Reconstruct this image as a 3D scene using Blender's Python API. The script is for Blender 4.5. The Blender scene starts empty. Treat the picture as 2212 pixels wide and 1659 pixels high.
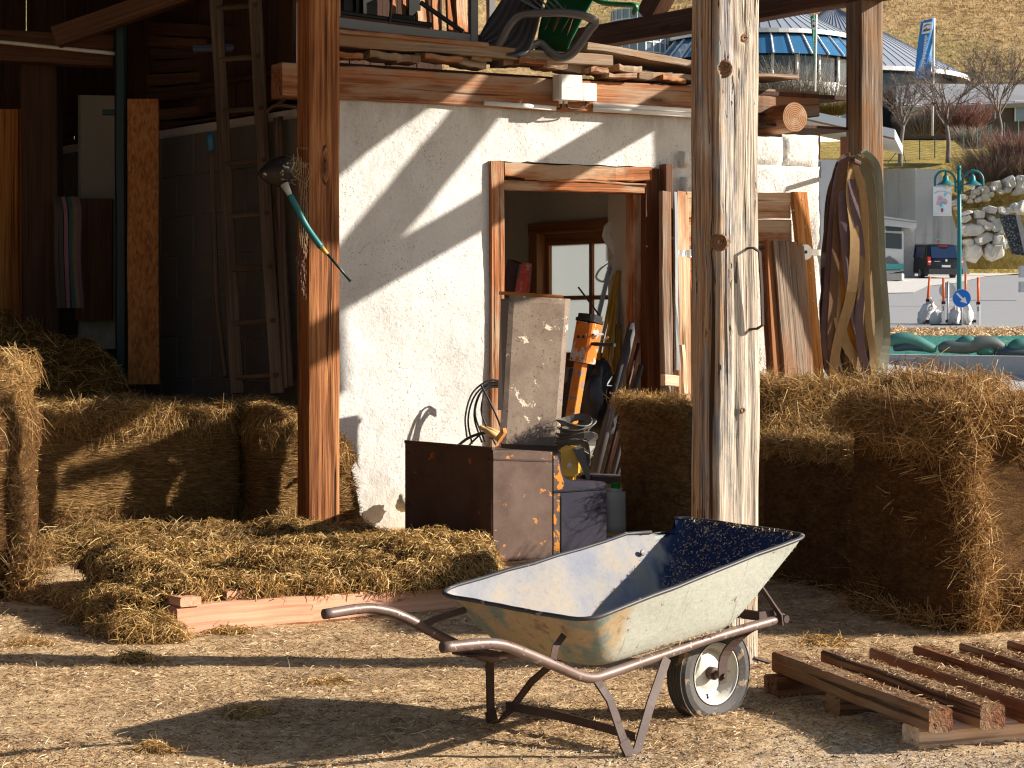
import bpy, math, random
import numpy as np
from mathutils import Vector, Matrix, noise as mnoise

SC = bpy.context.scene
COL = SC.collection
R = math.radians
# ------------------------------------------------------------------ camera
H = 1.35            # eye height
FP = 4500.0         # focal length in pixels of a 2212 px wide picture
U0, V0 = 1106.0, 700.0   # principal column and horizon row in that picture
cam = bpy.data.cameras.new("camera")
cam.sensor_width = 36.0
cam.lens = 36.0 * FP / 2212.0
cam.shift_y = -(829.5 - V0) / 2212.0
cam.clip_start = 0.05
cam.clip_end = 3000
cam.dof.use_dof = True
cam.dof.focus_distance = 9.0
cam.dof.aperture_fstop = 32.0
co = bpy.data.objects.new("camera", cam)
co.location = (0, 0, H)
co.rotation_euler = (R(90), 0, 0)
COL.objects.link(co)
SC.camera = co
# ------------------------------------------------------------------ light
SUN_EL = 23.5
world = bpy.data.worlds.new("World")
SC.world = world
world.use_nodes = True
wn = world.node_tree
sky = wn.nodes.new("ShaderNodeTexSky")
sky.sky_type = 'NISHITA'
sky.sun_disc = False
sky.sun_elevation = R(SUN_EL)
sky.sun_rotation = R(90)
bg = wn.nodes["Background"]
wn.links.new(sky.outputs[0], bg.inputs[0])
bg.inputs[1].default_value = 0.06
sun = bpy.data.lights.new("sun", 'SUN')
sun.energy = 5.0
sun.angle = R(0.5)
sun.color = (1.0, 0.92, 0.81)
so = bpy.data.objects.new("sun", sun)
ray = Vector((-math.cos(R(SUN_EL)), 0.015, -math.sin(R(SUN_EL))))
so.rotation_euler = ray.to_track_quat('-Z', 'Y').to_euler()
so.location = (20, 0, 12)
COL.objects.link(so)
SC.view_settings.view_transform = 'Standard'
SC.view_settings.look = 'None'
SC.view_settings.exposure = 1.05
SC.view_settings.gamma = 1.0
SC.cycles.filter_width = 1.2
SC.cycles.adaptive_threshold = 0.006
SC.cycles.max_bounces = 8
SC.cycles.diffuse_bounces = 4
SC.cycles.transparent_max_bounces = 12

# ------------------------------------------------------------------ helpers
def V(*a):
    return np.array(a, float)

def P(u, v, Y):
    """world point seen at (u, v) of the 2212 px picture at depth Y"""
    return V((u - U0) * Y / FP, Y, H - (v - V0) * Y / FP)

def G(u, v, z=0.0):
    """world point of height z seen at (u, v)"""
    Y = (H - z) * FP / (v - V0)
    return V((u - U0) * Y / FP, Y, z)

def unit(a):
    a = np.asarray(a, float)
    return a / max(np.linalg.norm(a), 1e-9)

WD = unit((0.89, 0.455, 0))      # along the white wall, to the right and away
WN = V(0.455, -0.89, 0)          # its outward normal
PD = unit((-0.6, 0.8, 0))        # along the block wall, to the left and away
W0 = V(-0.92, 13.6, 0)
ZA = V(0, 0, 1)

def on_wall(u, off=0.0, base=W0, d=WD):
    """base + s*d (moved off along WN) under picture column u"""
    b = base + WN * off
    k = (u - U0) / FP
    s = (k * b[1] - b[0]) / (d[0] - k * d[1])
    return b + d * s

def wallP(u, v, off=0.0, base=W0, d=WD):
    q = on_wall(u, off, base, d)
    return V(q[0], q[1], H - (v - V0) * q[1] / FP)

RNG = np.random.default_rng(7)
random.seed(7)
ORG = {}

class MB:
    """collects pieces and links them as one mesh object"""
    def __init__(s):
        s.co = []; s.gc = []; s.ti = []; s.loops = []; s.starts = []; s.mi = []
        s.n = 0; s.nl = 0

    def add(s, verts, faces, gc=None, mi=0, tint=0.5):
        verts = np.asarray(verts, float).reshape(-1, 3)
        gc = verts if gc is None else np.asarray(gc, float)
        s.co.append(verts); s.gc.append(gc)
        t = np.full(len(verts), tint) if np.isscalar(tint) else np.asarray(tint, float)
        s.ti.append(t)
        if isinstance(faces, np.ndarray):
            k = faces.shape[1]
            s.loops.append((faces + s.n).ravel())
            s.starts.append(s.nl + np.arange(len(faces)) * k)
            s.nl += faces.size
        else:
            lp = []; st = []; c = s.nl
            for f in faces:
                st.append(c); c += len(f); lp.extend([i + s.n for i in f])
            s.loops.append(np.array(lp, int)); s.starts.append(np.array(st, int)); s.nl = c
        s.mi.append(np.full(len(faces), mi, int))
        s.n += len(verts)
        return s

    def timber(s, p0, p1, w, h, up=ZA, seg=8, wob=0.003, ch=0.006, mi=0, tint=0.5, side=None):
        """squared timber from p0 to p1; w across, h along up"""
        p0 = np.asarray(p0, float); p1 = np.asarray(p1, float)
        d = p1 - p0; L = np.linalg.norm(d); d = d / L
        if side is not None:
            sd = unit(np.asarray(side) - d * np.dot(side, d)); upv = np.cross(sd, d)
        else:
            u_ = np.asarray(up, float)
            if abs(np.dot(unit(u_), d)) > .98: u_ = V(0, 1, 0)
            sd = unit(np.cross(d, u_)); upv = np.cross(sd, d)
        a, b = w / 2, h / 2; c = min(ch, a * .4, b * .4)
        prof = [(a - c, -b), (a, -b + c), (a, b - c), (a - c, b), (-a + c, b), (-a, b - c), (-a, -b + c), (-a + c, -b)]
        off = RNG.uniform(-20, 20, 3)
        vs = []; gs = []
        ph = RNG.uniform(0, 6, 4)
        for i in range(seg + 1):
            t = i / seg
            wx = wob * (math.sin(3 * t + ph[0]) + .5 * math.sin(9 * t + ph[1]))
            wy = wob * (math.sin(4 * t + ph[2]) + .5 * math.sin(11 * t + ph[3]))
            for (x, y) in prof:
                j = RNG.normal(0, wob * .35, 2)
                vs.append(p0 + d * (L * t) + sd * (x + wx + j[0]) + upv * (y + wy + j[1]))
                gs.append((x + off[0], y + off[1], L * t + off[2]))
        n = 8; fs = []
        for i in range(seg):
            for k in range(n):
                fs.append((i * n + k, i * n + (k + 1) % n, (i + 1) * n + (k + 1) % n, (i + 1) * n + k))
        fs.append(tuple(range(n - 1, -1, -1))); fs.append(tuple(seg * n + k for k in range(n)))
        return s.add(vs, fs, gs, mi, tint)

    def box(s, c, ax, ay, az, ch=0.0, mi=0, tint=0.5):
        """box round c with half-axis vectors"""
        c = np.asarray(c, float)
        return s.timber(c - az, c + az, 2 * np.linalg.norm(ax), 2 * np.linalg.norm(ay), seg=1, wob=0,
                        ch=ch if ch else 1e-4, mi=mi, tint=tint, side=unit(ax))

    def tube(s, pts, r, n=8, mi=0, tint=0.5, flat=None, cap=True):
        pts = np.asarray(pts, float); m = len(pts)
        r = np.full(m, r) if np.isscalar(r) else np.asarray(r, float)
        tg = np.gradient(pts, axis=0); tg /= np.maximum(np.linalg.norm(tg, axis=1), 1e-9)[:, None]
        up = V(0, 0, 1) if abs(tg[0][2]) < .9 else V(1, 0, 0)
        sd = unit(np.cross(tg[0], up)); vs = []; gs = []; ln = 0
        off = RNG.uniform(-9, 9, 3)
        for i in range(m):
            sd = unit(sd - tg[i] * np.dot(sd, tg[i])); b = np.cross(tg[i], sd)
            if i: ln += np.linalg.norm(pts[i] - pts[i - 1])
            for k in range(n):
                a = 2 * math.pi * k / n
                x, y = math.cos(a) * r[i], math.sin(a) * r[i] * (flat or 1)
                vs.append(pts[i] + sd * x + b * y); gs.append((x + off[0], y + off[1], ln + off[2]))
        fs = [(i * n + k, i * n + (k + 1) % n, (i + 1) * n + (k + 1) % n, (i + 1) * n + k) for i in range(m - 1) for k in range(n)]
        if cap:
            fs.append(tuple(range(n - 1, -1, -1))); fs.append(tuple((m - 1) * n + k for k in range(n)))
        return s.add(vs, fs, gs, mi, tint)

    def ribbon(s, pts, w, side, th=0.004, mi=0, tint=0.5):
        """flat strap along pts; side = width direction (one or per point)"""
        pts = np.asarray(pts, float); m = len(pts)
        w = np.full(m, w) if np.isscalar(w) else np.asarray(w, float)
        side = np.asarray(side, float)
        if side.ndim == 1: side = np.tile(side, (m, 1))
        tg = np.gradient(pts, axis=0); tg /= np.maximum(np.linalg.norm(tg, axis=1), 1e-9)[:, None]
        vs = []; gs = []; ln = 0; off = RNG.uniform(-9, 9, 3)
        for i in range(m):
            sd = unit(side[i] - tg[i] * np.dot(side[i], tg[i])); b = np.cross(tg[i], sd)
            if i: ln += np.linalg.norm(pts[i] - pts[i - 1])
            for (x, y) in ((-1, -1), (1, -1), (1, 1), (-1, 1)):
                vs.append(pts[i] + sd * x * w[i] / 2 + b * y * th / 2); gs.append((x * w[i] / 2 + off[0], y * th + off[1], ln + off[2]))
        fs = [(i * 4 + k, i * 4 + (k + 1) % 4, (i + 1) * 4 + (k + 1) % 4, (i + 1) * 4 + k) for i in range(m - 1) for k in range(4)]
        fs += [(3, 2, 1, 0), tuple((m - 1) * 4 + k for k in range(4))]
        return s.add(vs, fs, gs, mi, tint)

    def lathe(s, prof, o, ax=ZA, n=16, mi=0, tint=0.5, ref=None, cap=True):
        """prof: (radius, height) along ax from o"""
        ax = unit(ax); x = unit(np.cross(ax, ref if ref is not None else (V(1, 0, 0) if abs(ax[0]) < .9 else V(0, 1, 0)))); y = np.cross(ax, x)
        o = np.asarray(o, float); vs = []
        for (r, h) in prof:
            for k in range(n):
                a = 2 * math.pi * k / n
                vs.append(o + ax * h + (x * math.cos(a) + y * math.sin(a)) * max(r, 1e-4))
        m = len(prof)
        fs = [(i * n + k, i * n + (k + 1) % n, (i + 1) * n + (k + 1) % n, (i + 1) * n + k) for i in range(m - 1) for k in range(n)]
        if cap: fs.append(tuple(range(n - 1, -1, -1))); fs.append(tuple((m - 1) * n + k for k in range(n)))
        return s.add(vs, fs, np.asarray(vs) - o, mi, tint)

    def prism(s, poly, ext, mi=0, tint=0.5):
        poly = np.asarray(poly, float); ext = np.asarray(ext, float); n = len(poly)
        vs = np.vstack([poly, poly + ext])
        fs = [tuple(range(n - 1, -1, -1)), tuple(range(n, 2 * n))] + [(k, (k + 1) % n, n + (k + 1) % n, n + k) for k in range(n)]
        return s.add(vs, fs, None, mi, tint)

    def blob(s, c, rad, amp=.1, fr=3.0, n=14, mi=0, tint=0.5, rot=None):
        vs = []; c = np.asarray(c, float)
        for i in range(n + 1):
            th = math.pi * i / n
            for k in range(2 * n):
                ph = math.pi * k / n
                q = V(math.sin(th) * math.cos(ph), math.sin(th) * math.sin(ph), math.cos(th))
                f = 1 + amp * mnoise.fractal(Vector(q * fr + c * 1.7), 1, 2, 4)
                q = q * f * np.asarray(rad)
                if rot is not None: q = rot @ q
                vs.append(c + q)
        m = 2 * n
        fs = [(i * m + k, (i + 1) * m + k, (i + 1) * m + (k + 1) % m, i * m + (k + 1) % m) for i in range(n) for k in range(m)]
        return s.add(vs, fs, None, mi, tint)

    def grid(s, pts, mi=0, gc=None, tint=0.5):
        """pts: (a, b, 3)"""
        pts = np.asarray(pts, float); a, b = pts.shape[:2]
        i = np.arange(a - 1)[:, None] * b + np.arange(b - 1)[None, :]
        f = np.stack([i, i + 1, i + b + 1, i + b], -1).reshape(-1, 4)
        return s.add(pts.reshape(-1, 3), f, gc, mi, tint)

    def build(s, name, mat, parent=None, smooth=False):
        me = bpy.data.meshes.new(name)
        cov = np.vstack(s.co); org = np.zeros(3)
        if parent is not None: org = ORG.get(parent.name, np.zeros(3))
        cov = cov - org
        me.vertices.add(len(cov)); me.vertices.foreach_set("co", cov.astype(np.float32).ravel())
        lp = np.concatenate(s.loops); st = np.concatenate(s.starts)
        me.loops.add(len(lp)); me.loops.foreach_set("vertex_index", lp.astype(np.int32))
        me.polygons.add(len(st)); me.polygons.foreach_set("loop_start", st.astype(np.int32))
        mats = mat if isinstance(mat, (list, tuple)) else [mat]
        for m in mats: me.materials.append(m)
        me.polygons.foreach_set("material_index", np.concatenate(s.mi).astype(np.int32))
        me.update(calc_edges=True)
        me.polygons.foreach_set("use_smooth", np.full(len(st), bool(smooth)))
        a = me.attributes.new("gc", 'FLOAT_VECTOR', 'POINT'); a.data.foreach_set("vector", np.vstack(s.gc).astype(np.float32).ravel())
        a = me.attributes.new("tint", 'FLOAT', 'POINT'); a.data.foreach_set("value", np.concatenate(s.ti).astype(np.float32))
        me.validate(); me.update()
        o = bpy.data.objects.new(name, me); COL.objects.link(o)
        if parent is not None:
            o.parent = parent; ORG[o.name] = org
        return o

def tag(o, label=None, cat=None, group=None, kind=None):
    if label: o["label"] = label
    if cat: o["category"] = cat
    if group: o["group"] = group
    if kind: o["kind"] = kind
    return o

def thing(name, label, cat, loc=(0, 0, 0), group=None):
    o = bpy.data.objects.new(name, None); COL.objects.link(o)
    o.empty_display_size = .1; o.location = [float(x) for x in loc]
    ORG[o.name] = np.asarray(loc, float)
    return tag(o, label, cat, group)

def copy_tree(o, parent=None, shift=(0, 0, 0)):
    c = o.copy(); COL.objects.link(c)
    if parent is None: c.location = Vector(o.location) + Vector([float(x) for x in shift])
    c.parent = parent
    for ch in list(o.children): copy_tree(ch, c)
    return c

def spline(pts, n):
    """Catmull-Rom through pts, n samples"""
    p = np.asarray(pts, float); m = len(p)
    q = np.vstack([2 * p[0] - p[1], p, 2 * p[-1] - p[-2]])
    out = []
    for t in np.linspace(0, m - 1, n):
        i = min(int(t), m - 2); f = t - i
        a, b, c, d = q[i], q[i + 1], q[i + 2], q[i + 3]
        out.append(.5 * ((2 * b) + (-a + c) * f + (2 * a - 5 * b + 4 * c - d) * f * f + (-a + 3 * b - 3 * c + d) * f ** 3))
    return np.array(out)

# ------------------------------------------------------------------ materials
class N:
    def __init__(s, name):
        s.m = bpy.data.materials.new(name); s.m.use_nodes = True
        s.t = s.m.node_tree; s.b = s.t.nodes["Principled BSDF"]
        s.g = s.attr("gc")
    def nd(s, typ, ins=None, **pr):
        n = s.t.nodes.new(typ)
        for k, v in pr.items(): setattr(n, k, v)
        for k, v in (ins or {}).items(): s.set(n.inputs[k], v)
        return n
    def set(s, sock, v):
        if hasattr(v, "is_output"): s.t.links.new(v, sock)
        else:
            if isinstance(v, (tuple, list)) and len(v) == 3 and sock.type == 'RGBA': v = (*v, 1)
            sock.default_value = v
    def attr(s, nm):
        n = s.t.nodes.new("ShaderNodeAttribute"); n.attribute_name = nm
        return n.outputs["Fac"] if nm == "tint" else n.outputs["Vector"]
    def sc(s, v, k):
        if not isinstance(k, (tuple, list)): k = (k, k, k)
        return s.nd("ShaderNodeMapping", {"Vector": v, "Scale": k}).outputs[0]
    def noise(s, v, k=1, det=4, ro=.55, dist=0):
        return s.nd("ShaderNodeTexNoise", {"Vector": s.sc(v, k), "Scale": 1.0, "Detail": det, "Roughness": ro, "Distortion": dist}).outputs["Fac"]
    def vor(s, v, k=1, feat='F1', out="Distance"):
        return s.nd("ShaderNodeTexVoronoi", {"Vector": s.sc(v, k), "Scale": 1.0}, feature=feat).outputs[out]
    def ramp(s, f, st, ip='LINEAR'):
        n = s.nd("ShaderNodeValToRGB", {"Fac": f}); r = n.color_ramp; r.interpolation = ip
        while len(r.elements) < len(st): r.elements.new(.5)
        for e, (p, c) in zip(r.elements, st):
            e.position = p; e.color = (*c, 1) if isinstance(c, (tuple, list)) else (c, c, c, 1)
        return n.outputs[0]
    def mix(s, f, a, b, bl='MIX'):
        n = s.t.nodes.new("ShaderNodeMix"); n.data_type = 'RGBA'; n.blend_type = bl
        s.set(n.inputs[0], f); s.set(n.inputs[6], a); s.set(n.inputs[7], b)
        return n.outputs[2]
    def mt(s, op, a, b=0.0, c=0.0):
        n = s.nd("ShaderNodeMath", operation=op)
        s.set(n.inputs[0], a); s.set(n.inputs[1], b); s.set(n.inputs[2], c)
        return n.outputs[0]
    def vadd(s, a, b):
        n = s.nd("ShaderNodeVectorMath", operation='ADD'); s.set(n.inputs[0], a); s.set(n.inputs[1], b); return n.outputs[0]
    def bump(s, h, st=.4, d=.01):
        n = s.nd("ShaderNodeBump", {"Height": h, "Strength": st, "Distance": d}); s.set(s.b.inputs["Normal"], n.outputs[0])
    def fin(s, col, rough=.8, metal=0.0, spec=.3):
        s.set(s.b.inputs["Base Color"], col); s.set(s.b.inputs["Roughness"], rough)
        s.set(s.b.inputs["Metallic"], metal); s.set(s.b.inputs["Specular IOR Level"], spec)
        return s.m

def wood(name, dark, mid, light, crack=.6, knot=True, bump=.5, patch=None, amt=.5, rough=.8, fine=1.0):
    n = N(name); g = n.g
    wv = n.nd("ShaderNodeTexNoise", {"Vector": n.sc(g, (2.5, 2.5, .9)), "Scale": 1.0, "Detail": 2.0}).outputs["Color"]
    wv = n.nd("ShaderNodeVectorMath", {0: wv, 1: (.035, .035, .0)}, operation='MULTIPLY').outputs[0]
    gd = n.vadd(g, wv)
    k = None
    if knot:
        kd = n.vor(g, (4.5, 4.5, 1.3))
        k = n.ramp(kd, [(.03, 1.0), (.17, 0.0)])
        kv = n.nd("ShaderNodeVectorMath", {0: n.nd("ShaderNodeCombineXYZ", {0: k, 1: k}).outputs[0], 1: (.05, .05, 0)}, operation='MULTIPLY').outputs[0]
        gd = n.vadd(gd, kv)
    big = n.noise(g, (3, 3, 1.0), 3)
    ga = n.noise(gd, (55 * fine, 55 * fine, 1.3), 3, .5)
    gb = n.noise(gd, (190 * fine, 190 * fine, 5), 2, .6)
    f = n.mt('ADD', n.mt('MULTIPLY', ga, .55), n.mt('ADD', n.mt('MULTIPLY', big, .35), n.mt('MULTIPLY', gb, .18)))
    c = n.ramp(f, [(.36, dark), (.52, mid), (.68, light)])
    if patch:
        pf = n.ramp(n.noise(g, (6, 6, 1.6), 4, .6), [(.5 - amt * .25, 0.0), (.62, 1.0)])
        c = n.mix(pf, c, n.mix(gb, patch, tuple(x * .7 for x in patch)))
    ck = n.ramp(n.noise(gd, (38, 38, .55), 3, .5), [(.30, 1.0), (.30 + .07 * crack + .01, 0.0)])
    c = n.mix(n.mt('MULTIPLY', ck, .75), c, tuple(x * .25 for x in dark))
    if k is not None: c = n.mix(n.mt('MULTIPLY', k, .7), c, tuple(x * .45 for x in dark))
    h = n.mt('SUBTRACT', n.mt('ADD', ga, n.mt('MULTIPLY', gb, .5)), n.mt('MULTIPLY', ck, 1.6))
    n.bump(h, bump, .006)
    return n.fin(c, rough, 0, .25)

def plain(name, col, rough=.6, metal=0.0, var=.25, k=6, spec=.4, bump=0.0):
    n = N(name)
    f = n.noise(n.g, k, 5, .6)
    c = n.mix(f, tuple(x * (1 - var) for x in col), tuple(min(1, x * (1 + var)) for x in col))
    if bump: n.bump(n.noise(n.g, k * 8, 3), bump, .004)
    return n.fin(c, rough, metal, spec)

def chipped(name, base, base2, chip, cut=.6, k=9, rough=.55, metal=0.0, chip2=None, k2=30, cut2=.66, bump=.25):
    """worn metal: blotchy base with islands of another paint or rust"""
    n = N(name); g = n.g
    c = n.mix(n.ramp(n.noise(g, 5, 6, .65), [(.35, 0.0), (.65, 1.0)]), base, base2)
    f1 = n.noise(g, 70, 3, .6)
    c = n.mix(n.mt('MULTIPLY', f1, .3), c, tuple(x * .5 for x in base))
    ff = n.noise(g, k, 8, .62, .3)
    cf = n.ramp(ff, [(cut, 0.0), (cut + .025, 1.0)])
    c = n.mix(cf, c, chip)
    if chip2:
        cf2 = n.ramp(n.noise(g, k2, 5, .6), [(cut2, 0.0), (cut2 + .03, 1.0)])
        c = n.mix(cf2, c, chip2)
    n.bump(n.mt('ADD', cf, n.mt('MULTIPLY', f1, .5)), bump, .003)
    return n.fin(c, rough, metal, .4)

def hay_mat(name, a, b, c, d):
    n = N(name)
    t = n.attr("tint")
    col = n.ramp(t, [(0, a), (.35, b), (.7, c), (1, d)])
    col = n.mix(n.mt('MULTIPLY', n.noise(n.g, 5, 3), .7), col, n.mix(.5, col, a))
    n.set(n.b.inputs["Base Color"], col); n.b.inputs["Roughness"].default_value = .65
    n.b.inputs["Specular IOR Level"].default_value = .25
    tr = n.nd("ShaderNodeBsdfTranslucent", {"Color": col})
    mx = n.nd("ShaderNodeMixShader", {0: .22, 1: n.b.outputs[0], 2: tr.outputs[0]})
    n.t.links.new(mx.outputs[0], n.t.nodes["Material Output"].inputs[0])
    return n.m

def hay_core(name, a, b, c):  # core toned dark so the gaps between strands look shaded
    n = N(name); g = n.g
    f = n.noise(g, (22, 22, 70), 6, .7, .6)
    f2 = n.noise(g, (7, 7, 16), 4, .6)
    f3 = n.noise(g, (90, 90, 260), 3, .7)
    t = n.mt('ADD', n.mt('MULTIPLY', f, .5), n.mt('ADD', n.mt('MULTIPLY', f2, .25), n.mt('MULTIPLY', f3, .3)))
    col = n.ramp(t, [(.38, a), (.52, b), (.66, c)])
    n.bump(n.mt('ADD', f, f3), .9, .02)
    return n.fin(col, .9, 0, .1)

MAT = {}
MAT['post'] = wood("post_wood", (.07, .02, .006), (.27, .095, .03), (.52, .235, .09), 1.0, True, .9)
MAT['post_old'] = wood("weathered_post_wood", (.16, .10, .06), (.42, .31, .22), (.66, .56, .46), 1.3, False, 1.0, patch=(.36, .20, .09), amt=.25, fine=.7)
MAT['beam'] = wood("beam_wood", (.10, .032, .013), (.29, .11, .045), (.46, .22, .10), .9, True, .7, patch=(.45, .29, .19), amt=.15)
MAT['beam_dark'] = wood("dark_beam_wood", (.055, .025, .013), (.10, .045, .023), (.16, .075, .04), .6, True, .5)
MAT['frame'] = wood("door_frame_wood", (.10, .028, .009), (.32, .105, .034), (.52, .22, .095), 1.0, True, .9, patch=(.55, .36, .22), amt=.1)
MAT['greywood'] = wood("grey_board_wood", (.07, .045, .03), (.21, .145, .10), (.36, .27, .20), 1.0, True, .8, patch=(.28, .14, .07), amt=.25)
MAT['pale'] = wood("pale_board_wood", (.30, .16, .08), (.52, .33, .19), (.66, .48, .32), .8, True, .5, patch=(.42, .19, .08), amt=.3)
MAT['orange'] = wood("orange_board_wood", (.16, .045, .008), (.40, .145, .033), (.58, .26, .075), 1.1, True, .9)
MAT['dirty'] = wood("dirty_pallet_wood", (.045, .016, .006), (.175, .062, .024), (.33, .145, .06), 1.1, False, 1.0, patch=(.30, .19, .11), amt=.25)
MAT['runner'] = wood("pale_runner_wood", (.45, .25, .14), (.76, .52, .35), (.86, .68, .52), 1.0, True, .6)
MAT['pallet_red'] = wood("reddish_pallet_wood", (.38, .17, .095), (.55, .28, .17), (.66, .38, .25), .5, True, .3)
MAT['ladder'] = wood("ladder_wood", (.045, .027, .015), (.095, .06, .036), (.155, .103, .066), .8, False, .5)
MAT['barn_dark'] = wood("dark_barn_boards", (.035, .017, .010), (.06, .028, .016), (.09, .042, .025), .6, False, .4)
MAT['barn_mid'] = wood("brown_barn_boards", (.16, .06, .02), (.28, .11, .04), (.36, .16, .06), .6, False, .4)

def _osb():
    n = N("strand_board"); g = n.g
    v = n.vor(g, (75, 75, 26), 'F1', "Color")
    f = n.nd("ShaderNodeSeparateColor", {0: v}).outputs[0]
    c = n.ramp(n.mt('ADD', n.mt('MULTIPLY', f, .6), n.mt('MULTIPLY', n.noise(g, (20, 20, 6), 4), .5)), [(.2, (.20, .068, .014)), (.6, (.36, .135, .03)), (.95, (.44, .19, .055))])
    n.bump(f, .3, .003)
    return n.fin(c, .7)
MAT['osb'] = _osb()

def _plaster(name, a, b, speck=.5, bs=.5, grime=False):
    n = N(name); g = n.g
    big = n.noise(g, 1.4, 5, .6)
    c = n.mix(n.ramp(big, [(.4, 0.0), (.7, 1.0)]), a, b)
    f = n.noise(g, 45, 5, .65)
    f2 = n.noise(g, 12, 4, .6, .5)
    sp = n.ramp(n.noise(g, 75, 3, .6), [(.345, 1.0), (.395, 0.0)])
    reg = n.ramp(n.noise(g, 2.3, 4, .65), [(.42, 0.0), (.66, 1.0)])
    c = n.mix(n.mt('MULTIPLY', n.mt('MULTIPLY', sp, reg), speck), c, (.16, .14, .11))
    crk = n.ramp(n.vor(n.vadd(g, n.nd("ShaderNodeVectorMath", {0: n.nd("ShaderNodeTexNoise", {"Vector": n.sc(g, 5), "Detail": 4.0}).outputs["Color"], 1: (.25, .25, .25)}, operation='MULTIPLY').outputs[0]), 1.6, 'DISTANCE_TO_EDGE'), [(.0, 1.0), (.006, 0.0)])
    c = n.mix(n.mt('MULTIPLY', n.mt('MULTIPLY', crk, n.ramp(big, [(.42, 0.0), (.58, 1.0)])), speck * .8), c, (.22, .19, .15))
    if grime:   # splash marks at the foot, soot and damp in patches, trowelled repairs
        sx = n.nd("ShaderNodeSeparateXYZ", {0: g})
        w = n.mt('ADD', n.mt('MULTIPLY', n.mt('SUBTRACT', .42, sx.outputs[2]), 1.5), n.mt('MULTIPLY', n.mt('SUBTRACT', n.noise(g, (5, 5, 3), 6, .7), .5), 1.8))
        c = n.mix(n.ramp(w, [(.05, 0.0), (.75, .75)]), c, (.36, .30, .22))
        w2 = n.mt('ADD', n.mt('MULTIPLY', n.mt('SUBTRACT', sx.outputs[2], 2.62), 2.6), n.mt('MULTIPLY', n.mt('SUBTRACT', n.noise(g, (7, 7, 2), 6, .7), .5), 1.6))
        c = n.mix(n.ramp(w2, [(.1, 0.0), (.7, .7)]), c, (.34, .31, .26))
        c = n.mix(n.ramp(n.noise(g, (2.2, 2.2, 1.2), 6, .7, .8), [(.55, 0.0), (.72, .5)]), c, (.52, .49, .44))
        sp2 = n.ramp(n.noise(g, 28, 5, .7, .5), [(.30, 1.0), (.39, 0.0)])
        c = n.mix(n.mt('MULTIPLY', sp2, n.ramp(n.noise(g, 1.7, 3), [(.45, 0.0), (.6, .55)])), c, (.15, .13, .105))
    n.bump(n.mt('ADD', n.mt('MULTIPLY', f, .6), n.mt('SUBTRACT', n.mt('MULTIPLY', f2, .8), n.mt('MULTIPLY', sp, .3))), bs, .012)
    return n.fin(c, .9, 0, .2)
MAT['plaster'] = _plaster("white_plaster", (.73, .71, .675), (.64, .62, .58), .9, .55, True)
MAT['inner'] = _plaster("inner_plaster", (.76, .70, .61), (.64, .58, .49), .4, .3)
MAT['stone'] = _plaster("whitewashed_stone", (.74, .72, .67), (.58, .55, .50), .9, 1.0)
MAT['concrete_wall'] = _plaster("grey_concrete", (.36, .35, .335), (.27, .265, .255), .3, .2)

def _block():
    n = N("concrete_block"); g = n.g
    c = n.mix(n.noise(g, 3, 5, .6), (.12, .108, .09), (.19, .172, .145))
    f = n.noise(g, 60, 4, .7)
    c = n.mix(n.mt('MULTIPLY', f, .35), c, (.10, .09, .08))
    n.bump(f, .5, .006)
    return n.fin(c, .95, 0, .1)
MAT['block'] = _block()
MAT['mortar'] = plain("mortar", (.46, .43, .38), .95, 0, .2, 20)
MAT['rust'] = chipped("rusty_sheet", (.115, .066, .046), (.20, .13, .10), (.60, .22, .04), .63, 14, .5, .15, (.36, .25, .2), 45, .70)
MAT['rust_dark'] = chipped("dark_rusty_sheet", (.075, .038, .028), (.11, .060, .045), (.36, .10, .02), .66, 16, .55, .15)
MAT['hood'] = chipped("worn_hood_sheet", (.19, .13, .095), (.33, .245, .175), (.74, .64, .47), .62, 8, .5, .1, (.12, .08, .06), 60, .60)
MAT['navy'] = chipped("navy_sheet", (.025, .022, .04), (.04, .033, .055), (.45, .17, .04), .72, 14, .5, .1)
MAT['orange_paint'] = chipped("chipped_orange_paint", (.60, .17, .018), (.68, .22, .03), (.22, .17, .15), .55, 22, .45, .1)
MAT['orange_mix'] = chipped("worn_orange_on_steel", (.62, .155, .018), (.70, .22, .03), (.52, .46, .42), .535, 13, .38, .25, (.10, .07, .06), 40, .68)
MAT['strip'] = chipped("orange_flecked_strip", (.12, .075, .055), (.19, .13, .105), (.70, .26, .03), .52, 16, .45, .15)
MAT['yellow'] = chipped("yellow_paint", (.72, .36, .03), (.76, .44, .07), (.70, .64, .55), .6, 20, .5)
MAT['steel'] = plain("worn_steel", (.55, .54, .53), .35, .8, .3, 18)
MAT['rusty_bar'] = chipped("rusty_bar", (.045, .023, .017), (.080, .046, .036), (.045, .018, .010), .6, 20, .65, .05, (.16, .10, .075), 50, .68)
MAT['rusty_handle'] = chipped("brown_tube", (.13, .085, .07), (.22, .155, .135), (.34, .29, .26), .62, 30, .45, .25, (.10, .045, .022), 40, .62)
MAT['black'] = plain("black_plastic", (.012, .012, .013), .4, 0, .3, 10)
MAT['rubber'] = plain("black_rubber", (.018, .017, .016), .6, 0, .4, 12)
MAT['hose'] = plain("grey_rubber_sleeve", (.13, .115, .095), .55, 0, .5, 14)
MAT['white'] = plain("white_plastic", (.80, .79, .76), .45, 0, .04, 8)
MAT['whitebox'] = plain("cream_plastic", (.74, .70, .61), .5, 0, .06, 8)
MAT['teal'] = plain("teal_grip", (.008, .15, .15), .45, 0, .25, 10)
MAT['yell'] = plain("yellow_collar", (.50, .34, .06), .5, 0, .2, 10)
MAT['scoop'] = chipped("scoop_black", (.022, .018, .016), (.05, .04, .035), (.55, .45, .30), .62, 26, .5)
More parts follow.
